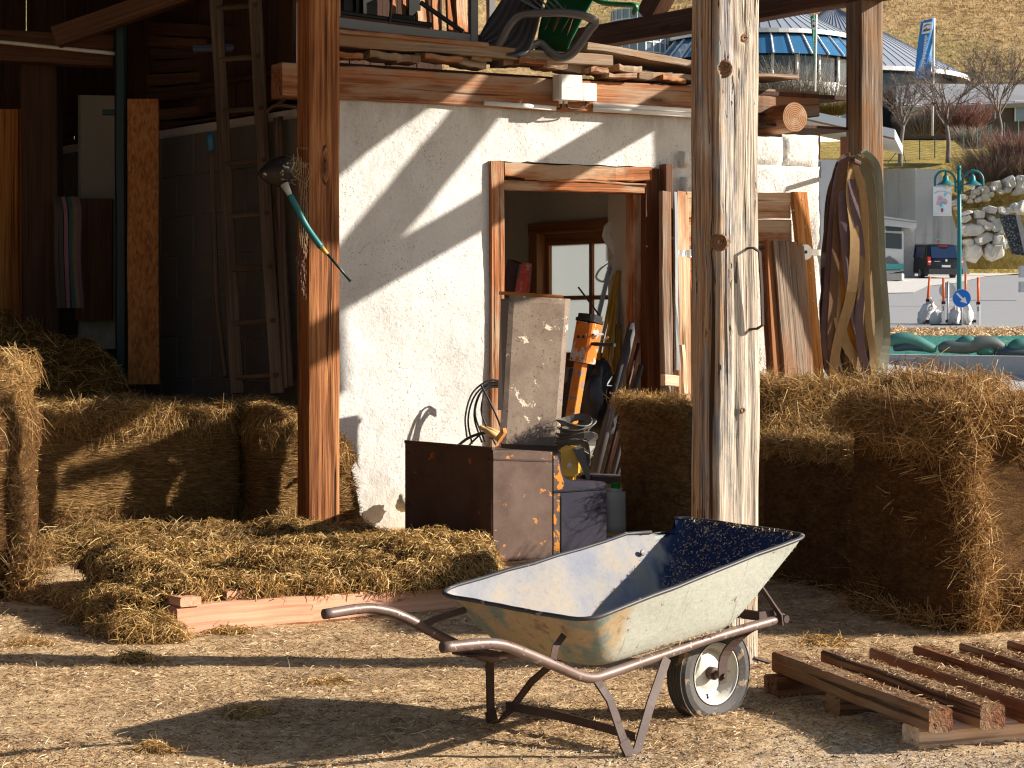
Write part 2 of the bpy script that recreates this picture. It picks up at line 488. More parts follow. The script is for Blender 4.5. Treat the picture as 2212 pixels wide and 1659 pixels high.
MAT['chain'] = plain("rusty_chain", (.13, .065, .045), .6, .4, .4, 30)
MAT['twine'] = plain("old_twine", (.32, .22, .11), .9, 0, .3, 20)
MAT['greymetal'] = plain("grey_painted_metal", (.17, .17, .175), .45, .2, .1, 6)
MAT['darkgreen'] = plain("dark_green_paint", (.008, .028, .026), .5, 0, .3, 6)
MAT['chair_grey'] = plain("grey_chair_plastic", (.085, .085, .095), .28, 0, .2, 10, .5)
MAT['chair_green'] = plain("green_chair_plastic", (.012, .13, .05), .35, 0, .3, 8, .5)
MAT['red_paint'] = chipped("red_paint", (.50, .045, .03), (.58, .09, .06), (.35, .27, .2), .56, 16, .6)
MAT['dkred'] = plain("dark_red_box", (.05, .012, .01), .6)
MAT['glove'] = plain("tan_leather", (.62, .40, .15), .7, 0, .25, 25)
MAT['cord'] = plain("yellow_cord", (.34, .19, .02), .7, 0, .3, 20)
MAT['strapw'] = plain("white_strap", (.50, .47, .40), .7, 0, .2, 20)
MAT['greypipe'] = plain("grey_pipe", (.075, .068, .07), .5, 0, .25, 10)
MAT['bag'] = plain("black_sack", (.02, .02, .023), .45, 0, .4, 9, .5, .6)
MAT['can'] = plain("milky_canister", (.62, .56, .44), .5, 0, .1, 8)
MAT['greencap'] = plain("green_cap", (.01, .25, .03), .4)

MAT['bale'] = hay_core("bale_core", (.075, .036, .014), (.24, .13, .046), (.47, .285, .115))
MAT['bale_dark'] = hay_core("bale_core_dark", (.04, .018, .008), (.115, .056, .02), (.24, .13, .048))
MAT['straw'] = hay_mat("dry_hay", (.10, .048, .015), (.36, .20, .06), (.62, .39, .14), (.82, .62, .32))
MAT['straw_c'] = hay_mat("brown_hay", (.08, .034, .010), (.32, .16, .05), (.58, .35, .125), (.80, .58, .29))
MAT['straw_olive'] = hay_mat("olive_hay", (.07, .033, .008), (.36, .195, .05), (.66, .42, .145), (.90, .68, .33))
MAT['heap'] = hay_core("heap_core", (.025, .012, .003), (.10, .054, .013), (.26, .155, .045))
MAT['chaff'] = hay_mat("chaff", (.11, .06, .028), (.43, .275, .135), (.69, .485, .265), (.90, .74, .50))
# ================================================================== ground
def terrain(x, y):
    z = np.interp(y, [-60, 34, 41, 58, 62, 67, 118, 122, 131, 150, 170, 186, 230, 400, 800],
                  [0, 0, .62, 1.0, 1.18, 1.3, 4.05, 4.3, 11.4, 13.6, 16.6, 17.4, 37, 125, 300])
    return z

def GT(u, v, off=0.0):
    """terrain point seen at (u, v)"""
    lo, hi = 5.0, 700.0
    f = lambda Y: (H - (v - V0) * Y / FP) - terrain(0, Y)
    for Y in np.geomspace(30, 700, 900):
        if f(Y) < 0:
            break
    return V((u - U0) * Y / FP, Y, terrain(0, Y) + off)

def TP(u, Y, off=0.0):
    return V((u - U0) * Y / FP, Y, terrain(0, Y) + off)

def _ground(name, chaff):
    n = N(name); g = n.g
    f1 = n.noise(g, (9, 9, 9), 6, .65, .3)
    f2 = n.noise(g, (60, 60, 60), 4, .7)
    f3 = n.noise(g, 1.1, 4, .6)
    v = n.vor(g, 70, 'F1', "Color")
    vs = n.nd("ShaderNodeSeparateColor", {0: v}).outputs[0]
    c1 = n.ramp(n.mt('ADD', n.mt('MULTIPLY', f1, .6), n.mt('MULTIPLY', f2, .45)), [(.36, (.17, .105, .055)), (.50, (.47, .315, .17)), (.66, (.69, .51, .30))])
    c2 = n.ramp(vs, [(.1, (.22, .195, .165)), (.6, (.46, .415, .36)), (.95, (.68, .64, .58))])
    # bare gravel towards the front right, trodden hay elsewhere
    sx = n.nd("ShaderNodeSeparateXYZ", {0: g})
    w = n.mt('ADD', n.mt('MULTIPLY', n.mt('SUBTRACT', sx.outputs[0], .2), .35), n.mt('MULTIPLY', n.mt('SUBTRACT', 6.9, sx.outputs[1]), .55))
    w = n.mt('ADD', w, n.mt('MULTIPLY', n.mt('SUBTRACT', f3, .5), 2.2))
    wf = n.ramp(w, [(.25, 0.0), (.9, .6)])
    c = n.mix(wf, c1, c2)
    c = n.mix(n.ramp(n.noise(g, 1.7, 6, .7, .8), [(.52, 0.0), (.70, .62)]), c, (.15, .105, .075))
    n.bump(n.mt('ADD', f2, n.mt('MULTIPLY', vs, .5)), .8, .012)
    return n.fin(c, .95, 0, .15)
MAT['yard'] = _ground("trodden_yard", True)

def _grass(name, a, b, c2, green, k=1.0, gy=None):
    n = N(name); g = n.g
    f = n.noise(g, .9 * k, 6, .7); f2 = n.noise(g, .06 * k, 4, .6); f3 = n.noise(g, .22 * k, 5, .65)
    c = n.ramp(n.mt('ADD', n.mt('MULTIPLY', f, .65), n.mt('MULTIPLY', f3, .4)), [(.38, a), (.52, b), (.68, c2)])
    c = n.mix(n.ramp(f2, [(.5, 0.0), (.68, .55)]), c, green)
    n.bump(f, .8, .6)
    return n.fin(c, .95, 0, .1)
MAT['hill'] = _grass("dry_hillside", (.21, .125, .05), (.42, .275, .125), (.57, .405, .21), (.27, .24, .09))
MAT['bank'] = _grass("grass_bank", (.16, .115, .03), (.34, .25, .075), (.46, .35, .13), (.24, .20, .05), 1.6)
MAT['road'] = plain("asphalt", (.29, .29, .295), .85, 0, .12, 1.2)
MAT['gravel'] = plain("pale_gravel", (.56, .535, .50), .95, 0, .35, 5, .2, .8)
MAT['soil'] = plain("straw_soil", (.42, .28, .15), .95, 0, .45, 2.2, .1, .9)

xs = np.concatenate([[-600, -400, -250, -150, -90, -60], np.arange(-40, 41, 4.0), [50, 60, 75, 90, 120, 170, 250, 400, 600]])
ys = np.concatenate([[-60, -30, -10], np.arange(0, 34, 4.0), np.arange(34, 124, 3.0), np.arange(124, 140, 2.0), np.arange(140, 190, 5.0)])
pts = np.array([[(x, y, terrain(x, y) - .012) for x in xs] for y in ys])
tag(MB().grid(pts).build("ground", MAT['bank'], smooth=True), kind="structure")
ys = np.concatenate([np.arange(184, 300, 5.0), np.arange(300, 800, 25.0)])
pts = []
for y in ys:
    row = []
    for x in np.linspace(-300, 420, 150):
        z = terrain(x, y) + (y - 184) * .02 * mnoise.fractal(Vector((x * .02, y * .02, 3)), 1, 2, 4) * 4 - .3 * (y < 190)
        row.append((x, y, z))
    pts.append(row)
tag(MB().grid(np.array(pts)).build("hill", MAT['hill'], smooth=True), kind="structure")

# trodden yard: fine, slightly lumpy sheet over the ground
xs = np.arange(-9, 9.01, .06); ys = np.arange(3.4, 20, .06)
pts = np.zeros((len(ys), len(xs), 3))
for j, y in enumerate(ys):
    for i, x in enumerate(xs):
        e = min(1, (9 - abs(x)) / 1.0, (y - 3.4) / .6, (20 - y) / 1)
        z = .004 + e * (.018 + .020 * mnoise.noise(Vector((x * 1.1, y * 1.1, 0))) + .009 * mnoise.noise(Vector((x * 6, y * 6, 2))))
        pts[j, i] = (x, y, z)
tag(MB().grid(pts).build("yard", MAT['yard'], smooth=True), kind="structure")
xs = np.concatenate([np.arange(-60, -8, 6.0), np.arange(-9, 10, 3.0), np.arange(14, 60, 6.0)])
pts = np.array([[(x, y, -.004) for x in xs] for y in np.arange(-50, 35, 5.0)])
tag(MB().grid(pts).build("yard", MAT['yard']), kind="structure")

# ================================================================== posts
def rough_post(name, mat, c, w, z0, z1, label, knots=(), amp=.004, seg=120, parent=None, ch=.012):
    """squared post turned with the barn; its faces carry cracks, dents and knots as real relief"""
    c = np.asarray(c, float); sx = WD; sy = unit(np.cross(ZA, WD))
    half = w / 2; m = 40
    vs = []; gs = []; off = RNG.uniform(-9, 9, 3) if z1 != 4.1 else V(0, 0, 0)
    if z1 == 4.1: m = 88
    for i in range(seg + 1):
        z = z0 + (z1 - z0) * i / seg
        for k in range(m):
            t = 4 * k / m; sdn = int(t); f = t - sdn; q = (f - .5) * 2 * half
            x, y = [(q, -half), (half, q), (-q, half), (-half, -q)][sdn]
            # chamfer the arris
            e = max(0, abs(x) + abs(y) - (2 * half - ch)); r = 1 - .5 * e / half
            x *= r; y *= r
            d = amp * 1.6 * mnoise.fractal(Vector((x * 9, y * 9, z * 1.1 + off[2])), 1, 2, 3)
            d += amp * mnoise.noise(Vector((x * 46, y * 46, z * 2.2 + off[1])))
            cr = mnoise.noise(Vector((x * 30 + 7, y * 30, z * .7 + off[0])))
            if cr > .30: d -= amp * 7 * (cr - .30)
            d += amp * .5 * mnoise.noise(Vector((x * 110, y * 110, z * 4 + 3)))
            for (fu, kz, kr) in knots:
                dx = math.hypot((fu[0] - x), (fu[1] - y)); dd = math.hypot(dx, (z - kz) * .8)
                if dd < kr * 1.8: d += kr * .28 * math.cos(min(1, dd / (kr * 1.8)) * math.pi * .5) * (1 if dd > kr * .55 else .2)
            n_ = V(x, y, 0) / max(1e-6, math.hypot(x, y))
            p = c + sx * (x + n_[0] * d) + sy * (y + n_[1] * d)
            vs.append((p[0], p[1], z)); gs.append((x + off[0], y + off[1], z + off[2]))
    fs = [(i * m + k, i * m + (k + 1) % m, (i + 1) * m + (k + 1) % m, (i + 1) * m + k) for i in range(seg) for k in range(m)]
    fs.append(tuple(range(m - 1, -1, -1))); fs.append(tuple(seg * m + k for k in range(m)))
    b = MB().add(vs, fs, gs)
    return b

def weathered():
    n = N("weathered_post"); g = n.g
    wv = n.nd("ShaderNodeTexNoise", {"Vector": n.sc(g, (5, 5, 1.3)), "Scale": 1.0, "Detail": 3.0}).outputs["Color"]
    wv = n.nd("ShaderNodeVectorMath", {0: wv, 1: (.03, .03, .0)}, operation='MULTIPLY').outputs[0]
    gd = n.vadd(g, wv)
    ga = n.noise(gd, (60, 60, 1.2), 4, .6); gb = n.noise(gd, (150, 150, 3.5), 3, .65)
    gl = n.mt('ADD', n.mt('MULTIPLY', ga, .5), n.mt('MULTIPLY', gb, .5))
    pale = n.ramp(gl, [(.34, (.10, .07, .05)), (.47, (.40, .325, .25)), (.62, (.66, .575, .465))])
    warm = n.ramp(gl, [(.34, (.095, .045, .022)), (.47, (.34, .20, .11)), (.62, (.55, .385, .235))])
    grey = n.ramp(gl, [(.34, (.05, .045, .045)), (.5, (.24, .22, .21)), (.64, (.47, .44, .41))])
    sx = n.nd("ShaderNodeSeparateXYZ", {0: g})
    lf_ = n.mt('MULTIPLY', n.mt('SUBTRACT', -.035, sx.outputs[0]), 9.0)          # towards the left face
    big = n.noise(g, (5, 5, 1.4), 5, .62, .4)
    m1 = n.ramp(n.mt('ADD', lf_, n.mt('MULTIPLY', n.mt('SUBTRACT', big, .5), 3.2)), [(.12, 0.0), (.5, 1.0)])
    ar = n.mt('SUBTRACT', .42, n.mt('MULTIPLY', n.mt('ABSOLUTE', n.mt('ADD', sx.outputs[0], .045)), 5.0))
    m2 = n.ramp(n.mt('ADD', ar, n.mt('MULTIPLY', n.mt('SUBTRACT', n.noise(g, (8, 8, 2.0), 6, .68, .6), .5), 3.0)), [(.22, 0.0), (.5, .92)])
    m3 = n.ramp(n.noise(g, (6, 6, .9), 4, .6), [(.58, 0.0), (.68, .5)])
    c = n.mix(m3, pale, n.mix(.5, pale, (.48, .27, .10)))
    c = n.mix(m1, c, warm); c = n.mix(m2, c, grey)
    ck = n.ramp(n.noise(gd, (34, 34, .5), 4, .55), [(.375, 1.0), (.405, 0.0)])
    pit = n.ramp(n.noise(gd, (42, 42, 7), 3, .6), [(.32, 1.0), (.37, 0.0)])
    pz_ = n.ramp(n.noise(g, (4, 4, 1.5), 3), [(.45, 0.0), (.55, 1.0)])
    ck = n.mt('MAXIMUM', ck, n.mt('MULTIPLY', pit, pz_))
    c = n.mix(n.mt('MULTIPLY', ck, .92), c, (.022, .013, .009))
    n.bump(n.mt('SUBTRACT', gl, n.mt('MULTIPLY', ck, 1.3)), 1.0, .010)
    return n.fin(c, .85, 0, .2)
MAT['weathered'] = weathered()

RP = V(.835, 8.17, 0); LP = V(-1.185, 12.75, 0); TPOST = V(2.615, 15.45, 0)
hw = .098
t = thing("weathered_post", "pale cracked squared timber post standing behind the wheelbarrow wheel", "post", RP)
rough_post("post", None, RP, .20, -.02, 4.1, None, knots=(((-.07, -hw), 2.335, .042), ((-hw, -.06), 1.665, .045), ((.015, -hw), 1.015, .014), ((.02, -hw), 2.46, .03)), amp=.0040, seg=340).build("post_shaft", MAT['weathered'], t, smooth=True)
m = MB()   # forged staple on the sunlit face
def fpt(a, z, o): return RP + WD * a - unit(np.cross(ZA, WD)) * (hw + o) + V(0, 0, z)
pz = lambda v, y=8.1: H - (v - V0) * y / FP
m.ribbon(np.array([fpt(.042, pz(536), -.02), fpt(.046, pz(536), .035), fpt(.066, pz(545), .045), fpt(.076, pz(620), .045), fpt(.083, pz(702), .042), fpt(.066, pz(710), .03), fpt(.05, pz(712), -.02)]), .011, WD, .008)
m.build("iron_staple", MAT['rusty_bar'], t)
m = MB(); m.tube(spline([fpt(.07, .05, .0), fpt(.13, .03, .01), fpt(.19, .015, .02), fpt(.21, .0, .03)], 8), .008, 6); m.build("foot_iron", MAT['rusty_bar'], t)
def knotm():
    n = N("knot_wood"); l = n.nd("ShaderNodeVectorMath", {0: n.g}, operation='LENGTH').outputs["Value"]
    r = n.mt('SINE', n.mt('ADD', n.mt('MULTIPLY', l, 900), n.mt('MULTIPLY', n.noise(n.g, 60, 3), 8)))
    c = n.mix(n.mt('ADD', n.mt('MULTIPLY', r, .3), .5), (.10, .04, .016), (.34, .17, .08))
    c = n.mix(n.ramp(n.noise(n.g, 90, 3), [(.58, 0.0), (.64, 1.0)]), c, (.02, .012, .008)); n.bump(r, .5, .004)
    return n.fin(c, .8)
MAT['knot'] = knotm()
fn_ = -unit(np.cross(ZA, WD))
for (a, z, r, o, dr) in ((-.072, 2.335, .036, .012, unit(fn_ - WD * .5)), (.015, 1.015, .012, .003, fn_), (.02, 2.46, .016, .006, fn_), (-.088, 1.665, .034, .006, unit(fn_ - WD * .8))):
    m = MB(); m.lathe([(r * 1.04, -.02), (r, .002 + o), (r * .86, .006 + o), (r * .5, .003 + o), (r * .1, .001 + o)], fpt(a, z, 0), dr, 26)
    m.build("knot", MAT['knot'], t, smooth=True)

t = thing("timber_post", "brown squared post between the hay bales and the white wall", "post", LP)
rough_post("post", None, LP, .205, -.02, 4.2, None, amp=.0025, seg=70, ch=.008).build("post_shaft", MAT['post'], t, smooth=False)
MAT['post_grey'] = wood("greyed_post_wood", (.05, .03, .02), (.14, .092, .063), (.27, .20, .145), 1.0, False, .9, patch=(.25, .125, .05), amt=.15)
t = thing("timber_post", "dark grey-brown post at the far right carrying the hanging straps", "post", TPOST)
rough_post("post", None, TPOST, .20, -.02, 3.735, None, amp=.003, seg=60, ch=.008).build("post_shaft", MAT['post_grey'], t)

m = MB(); m.timber(V(4.3, 14.665, -.02), V(4.3, 14.665, 4.2), .25, .20, side=WD)
tag(m.build("timber_post", MAT['post_grey']), "outer barn post standing beyond the right edge of the view", "post")
# ================================================================== overhead timbers and roof
m = MB(); k0, k1 = -3.45, 4.1
m.timber(TPOST + V(.6, -.8, 0) * k0 + V(0, 0, 3.83), TPOST + V(.6, -.8, 0) * k1 + V(0, 0, 3.83), .16, .185, seg=14, wob=.006)
tag(m.build("overhead_beam", MAT['beam_dark']), "long dark squared beam running overhead onto the far right post", "beam")
def bpt(k, z): return TPOST + V(.6, -.8, 0) * k + V(0, 0, z)
m = MB(); m.timber(bpt(2.56, 3.92), bpt(.75, 5.75), .16, .19, side=unit(np.cross(V(.6, -.8, 0), ZA)))
tag(m.build("roof_brace", MAT['beam_dark']), "slanting roof strut rising from the near part of the overhead beam", "brace")
m = MB(); m.timber(bpt(-2.45, 3.92), bpt(-.75, 5.75), .16, .19, side=unit(np.cross(V(.6, -.8, 0), ZA)))
tag(m.build("roof_brace", MAT['beam_dark']), "slanting roof strut above the beam left of the pale post", "brace")

roof = [(5.1, 12.7), (3.52, 13.51), (3.08, 13.79), (-1.5, 16.75), (-1.5, 24), (-16, 24), (-16, 1.9)]
m = MB()
m.prism([(x, y, 4.40 + max(0, (2.0 - x)) * .10) for x, y in roof], (0, 0, .12))
for k in range(5):
    a = V(-1.2 - 2.1 * k, 11.4 - 1.1 * k, 4.42 + .22 * k); 
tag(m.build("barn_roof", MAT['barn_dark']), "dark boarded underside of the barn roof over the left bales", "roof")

# ================================================================== workshop
def s_of(u, off=0.0):
    return float(np.dot(on_wall(u, off) - (W0 + WN * off), WD))
def ws(s, z, off=0.0):
    q = W0 + WD * s + WN * off
    return V(q[0], q[1], z)
shop = thing("workshop", "small white plastered workshop with an open doorway inside the barn", "building", ws(1.2, 0))
C0 = ws(-.32, 0)
sL, sR = s_of(1062), s_of(1424)
zD = H - (350 - V0) * 14.1 / FP
SE = 2.60           # right end of the plaster
def wall_piece(m, s0, s1, z0, z1, st=.05, edge=()):
    na = max(2, int((z1 - z0) / st)); nb = max(2, int((s1 - s0) / st))
    pts = []
    for i in range(na + 1):
        row = []
        for j in range(nb + 1):
            s = s0 + (s1 - s0) * j / nb; z = z0 + (z1 - z0) * i / na
            if j == nb and 'r' in edge: s += .045 * mnoise.fractal(Vector((z * 5, 1, 1)), 1, 2, 4)
            if i == 0 and 'b' in edge: z += .012 * mnoise.fractal(Vector((s * 9, 4, 1)), 1, 2, 3)
            if j == nb and 'w' in edge: s += .012 * mnoise.fractal(Vector((z * 9, 7, 1)), 1, 2, 3)
            d = .010 * mnoise.fractal(Vector((s * 1.7, z * 1.7, 0)), 1, 2, 3) + .0025 * mnoise.noise(Vector((s * 22, z * 22, 5)))
            row.append(ws(s, z, d))
        pts.append(row)
    m.grid(np.array(pts))
m = MB()
wall_piece(m, -.32, sL + .02, -.05, 2.82)
wall_piece(m, sL + .02, SE, zD, 2.82, edge='rb')
wall_piece(m, sR - .02, SE, -.05, zD)
th = .50
for (s0, s1, z0, z1) in ((-.32, sL, -.05, zD), (-.32, SE + .05, zD + .001, 2.80), (s_of(1394), 3.4, -.05, zD)):
    c = (ws(s0, (z0 + z1) / 2, -th / 2 - .025) + ws(s1, (z0 + z1) / 2, -th / 2 - .025)) / 2
    m.box(c, WD * (s1 - s0) / 2, WN * th / 2, V(0, 0, (z1 - z0) / 2))
m.build("front_wall", MAT['plaster'], shop)

# block wall going back to the left
m = MB(); nl = unit(np.cross(PD, ZA)) * -1
if nl[0] > 0: nl = -nl
L = 4.2; th2 = .24
c = C0 + PD * L / 2 - nl * th2 / 2 + V(0, 0, 1.37)
m.box(c, PD * L / 2, nl * th2 / 2, V(0, 0, 1.40), mi=1)
rows = [(.39 - .29 + .29 * k) for k in range(-1, 9)]
for r, z in enumerate(rows):
    x = -.25 if r % 2 else 0
    while x < L:
        a, b = max(.004, x + .006), min(L, x + .494)
        if b - a > .05:
            z1 = min(z + .284, 2.745)
            if z1 - max(z, 0) > .03:
                m.box(C0 + PD * (a + b) / 2 + nl * .006 + V(0, 0, (max(z, 0) + z1) / 2), PD * (b - a) / 2, nl * .012, V(0, 0, (z1 - max(z, 0)) / 2), ch=.006)
        x += .5
m.build("block_wall", [MAT['block'], MAT['mortar']], shop)

# inner walls, ceiling and floor
RW0 = ws(2.62, 0, -.50)
def t_of(u):
    k = (u - U0) / FP
    return float((k * RW0[1] - RW0[0]) / (PD[0] - k * PD[1]))
def rwp(t, z, off=0.0):
    q = RW0 + PD * t + nl * off
    return V(q[0], q[1], z)
tA, tB = t_of(1372), t_of(1160)
YA, YB = rwp(tA, 0)[1], rwp(tB, 0)[1]
zT = H + (V0 - 478) * (YA + YB) / 2 / FP; zB = 1.02
TE = 2.75
m = MB()
for (t0, t1, z0, z1) in ((-.1, tA, 0, 2.78), (tB, TE, 0, 2.78), (tA, tB, zT, 2.78), (tA, tB, 0, zB)):
    c = (rwp(t0, 0, -.12) + rwp(t1, 0, -.12)) / 2 + V(0, 0, (z0 + z1) / 2)
    m.box(c, PD * (t1 - t0) / 2, nl * .12, V(0, 0, (z1 - z0) / 2))
m.build("inner_wall", MAT['inner'], shop)
m = MB()
e0 = rwp(TE - .12, 0); 
m.box(e0 - WD * 1.4 + V(0, 0, 1.39), WD * 1.5, unit(np.cross(ZA, WD)) * .12, V(0, 0, 1.39))
m.build("inner_wall", MAT['inner'], shop)
m = MB(); q = [ws(-.3, 2.79, -.1), ws(4.0, 2.79, -.1), ws(4.0, 2.79, -.1) + PD * 4.1, C0 + PD * 4.1 + V(0, 0, 2.79)]
m.prism(q, (0, 0, .02)); m.build("ceiling", MAT['barn_dark'], shop)
win = MB()
zm = H + (V0 - 643) * (YA + YB) / 2 / FP
fr = .085
tm = t_of(1275)
def rbar(m, t0, z0, t1, z1, w, d, off=0.02):
    m.timber(rwp(t0, z0, off), rwp(t1, z1, off), d, w, side=nl, seg=2, wob=.001, ch=.003)
rbar(win, tA, zT - fr / 2, tB, zT - fr / 2, fr, .14); rbar(win, tA, zB + .03, tB, zB + .03, .06, .14)
rbar(win, tA + .04, zB + .06, tA + .04, zT - fr, .08, .135); rbar(win, tB - .055, zB + .06, tB - .055, zT - fr, .11, .135)
wf = win.build("window", MAT['barn_mid'], shop)
win = MB()
rbar(win, tA + .08, zT - fr - .045, tB - .11, zT - fr - .045, .09, .05, -.02)
rbar(win, tA + .08, zB + .085, tB - .11, zB + .085, .05, .05, -.02)
rbar(win, tB - .13, zB + .11, tB - .13, zT - fr - .09, .05, .05, -.02)
rbar(win, tm, zB + .11, tm, zT - fr - .09, .03, .045, -.02)
rbar(win, tA + .08, zm, tB - .155, zm, .032, .04, -.02)
win.build("sash", MAT['barn_mid'], wf)
def _glass():
    n = N("dirty_pane")
    n.fin(n.mix(n.noise(n.g, 6, 4), (.40, .41, .40), (.60, .61, .60)), .5)
    tr = n.nd("ShaderNodeBsdfTranslucent", {"Color": (.50, .53, .54, 1)})
    mx = n.nd("ShaderNodeMixShader", {0: .75, 1: n.b.outputs[0], 2: tr.outputs[0]})
    n.t.links.new(mx.outputs[0], n.t.nodes["Material Output"].inputs[0])
    return n.m
MAT['pane'] = _glass()
for (t0, t1) in ((tA + .08, tm - .015), (tm + .015, tB - .155)):
    for (z0, z1) in ((zB + .11, zm - .016), (zm + .016, zT - fr - .09)):
        g_ = MB(); g_.box((rwp(t0, z0, -.03) + rwp(t1, z1, -.03)) / 2, PD * (t1 - t0) / 2, nl * .002, V(0, 0, (z1 - z0) / 2)); g_.build("pane", MAT['pane'], wf)

# door frame: outer post and lintel, inner lining
m = MB(); 
MAT['jamb_shaded'] = wood("shaded_jamb_wood", (.04, .013, .005), (.11, .036, .014), (.19, .07, .03), .9, True, .8)  # frame wood darkened for the right jamb; its shade is in the colour
df = thing("door_frame", "old orange-brown timber door frame in the white wall", "door frame", ws((sL + sR) / 2, 0))
def wbar(m, s0, z0, s1, z1, w, d, off, seg=10, wob=.003, ch=.006):
    m.timber(ws(s0, z0, off), ws(s1, z1, off), d, w, side=WN, seg=seg, wob=wob, ch=ch)
wl = s_of(1086) - s_of(1057)
m = MB(); wbar(m, s_of(1071), 0, s_of(1071), zD - .002, wl, .16, -.055); m.build("jamb", MAT['frame'], df)
m = MB(); wbar(m, s_of(1407), 0, s_of(1407), zD - .01, .115, .16, -.06); m.build("jamb", MAT['jamb_shaded'], df); m = MB(); wbar(m, s_of(1384), 0, s_of(1384), zD - .19, .06, .12, -.10); m.build("jamb_lining", MAT['frame'], df)
m = MB(); wbar(m, s_of(1086) + .003, zD - .058, s_of(1404), zD - .052, .098, .15, -.045, 16, .006); m.build("lintel", MAT['frame'], df)
m = MB(); wbar(m, s_of(1086) + .003, zD - .157, s_of(1392), zD - .157, .062, .13, -.05, 12, .002); m.build("lintel_lining", MAT['frame'], df)
m = MB(); wbar(m, s_of(1130), zD - .116, s_of(1392), zD - .122, .018, .05, .0, 12, .006); m.build("split_strip", MAT['frame'], df)
# door lining on the right: dark post with the hinge side
m = MB(); wbar(m, s_of(1436), .2, s_of(1433), zD + .02, .06, .12, .02, 8, .004); tag(m.build("upright_plank", MAT['beam_dark']), "dark red-brown plank upright between doorway and stone pier", "plank")

# wall-plate beam with electrical things
m = MB(); wbar(m, -.63, 2.915, 2.75, 2.915, .215, .20, -.06, 24, .004, .008)
bm = m.build("wall_plate_beam", MAT['beam']); tag(bm, "orange-brown squared beam lying along the top of the white wall", "beam")
def boxat(m, u0, v0, u1, v1, off, d, ch=.012, mi=0):
    a = wallP(u0, v1, off); b = wallP(u1, v0, off); s0 = np.dot(a - W0, WD); s1 = np.dot(b - W0, WD)
    z0, z1 = a[2], b[2]
    m.box(ws((s0 + s1) / 2, (z0 + z1) / 2, off), WD * (s1 - s0) / 2, WN * d / 2, V(0, 0, (z1 - z0) / 2), ch=ch, mi=mi)
t = thing("junction_box", "larger cream junction box on the beam above the doorway", "junction box", wallP(1225, 215, .05))
m = MB(); boxat(m, 1201, 165, 1250, 216, .105, .12); m.build("box_body", MAT['whitebox'], t)
m = MB(); boxat(m, 1213, 172, 1236, 187, .167, .002, 0); m.build("type_plate", MAT['white'], t)
m = MB()
for u in (1211, 1222): m.tube([wallP(u, 216, .10), wallP(u, 224, .10)], .013, 8)
m.build("cable_gland", MAT['white'], t)
t = thing("junction_box", "smaller white junction box right beside the cream one", "junction box", wallP(1268, 215, .05))
m = MB(); boxat(m, 1253, 182, 1284, 218, .085, .08); m.build("box_body", MAT['white'], t)
for (u0, v0, u1, v1, lab) in ((1046, 222, 1200, 234, "white conduit pipe left of the junction boxes"), (1282, 226, 1530, 241, "upper of two white conduit pipes right of the junction boxes"), (1282, 236, 1530, 251, "lower of two white conduit pipes right of the junction boxes")):
    m = MB(); m.tube([wallP(u0, v0, .06), wallP(u1, v1, .06)], .0165, 10); tag(m.build("conduit", MAT['white'], smooth=True), lab, "conduit")
m = MB(); m.tube(spline([wallP(1211, 222, .10), wallP(1212, 230, .10), wallP(1208, 235, .08), wallP(1199, 234, .06)], 10), .007, 6)
m.tube(spline([wallP(1222, 222, .10), wallP(1226, 231, .10), wallP(1236, 235, .09), wallP(1262, 233, .08), wallP(1266, 216, .08)], 14), .006, 6)
tag(m.build("cable", MAT['rubber'], smooth=True), "thin dark cable looping below the two junction boxes", "cable")

# stone pier right of the plaster
def stone_wall_block(m, s0, s1, z0, z1, off, rad=.03, amp=.02, sd=0, d=.5, st=.045, edge_=.12):
    na = max(3, int((z1 - z0) / st)); nb = max(3, int((s1 - s0) / st)); pts = []
    for i in range(na + 1):
        row = []
        for j in range(nb + 1):
            a = s0 + (s1 - s0) * j / nb; z = z0 + (z1 - z0) * i / na
            e = min(a - s0, s1 - a, z - z0, z1 - z)
            o = off - rad * max(0, 1 - e / .05) ** 2 + amp * mnoise.fractal(Vector((a * 4 + sd, z * 4, sd)), 1, 2, 4)
            if j in (0, nb) or i in (0, na): o -= edge_
            row.append(ws(a + .01 * mnoise.noise(Vector((z * 9, sd, j))), z + .01 * mnoise.noise(Vector((a * 9, sd, i))), o))
        pts.append(row)
    m.grid(np.array(pts))
pier = thing("stone_pier", "rough whitewashed stone end of the wall behind the pale post", "stone wall", ws(3.2, 0))
m = MB()
sP0, sP1 = s_of(1490), s_of(1772)
m.box(ws((sP0 + sP1) / 2, 1.34, -.27), WD * (sP1 - sP0 - .06) / 2, WN * .25, V(0, 0, 1.345))
for r, (a, b, z0_, z1_, o_) in enumerate(((s_of(1500), sP1, -.05, 2.50, .02), (s_of(1500), s_of(1690), 2.497, 2.70, .024), (s_of(1690) - .004, sP1 - .015, 2.497, 2.725, .026))):
    stone_wall_block(m, a, b, z0_, z1_, o_, rad=.010, sd=1, amp=.020, st=.025, edge_=.012)
m.build("pier_wall", MAT['stone'], pier, smooth=True)
MAT["mud"] = _plaster("mud_mortar", (.30, .26, .20), (.20, .17, .13), .5, 1.0)
m = MB(); stone_wall_block(m, s_of(1455), s_of(1492), 2.42, 2.60, .06, .06, .03, 3); stone_wall_block(m, s_of(1459), s_of(1496), 2.05, 2.42, .05, .06, .03, 9)
m.build("corner_stone", MAT['stone'], pier, smooth=True)
m = MB(); stone_wall_block(m, s_of(1448), s_of(1500), .2, 2.05, -.06, .03, .05, 17); stone_wall_block(m, s_of(1422), s_of(1500), 2.0, 2.80, -.09, .03, .05, 27); m.build("mortar_bed", MAT["mud"], pier, smooth=True)
m = MB(); m.box(ws(3.2, 2.5, -.45), WD * .55, WN * .2, V(0, 0, .06)); m.build("rear_course", MAT['stone'], pier)

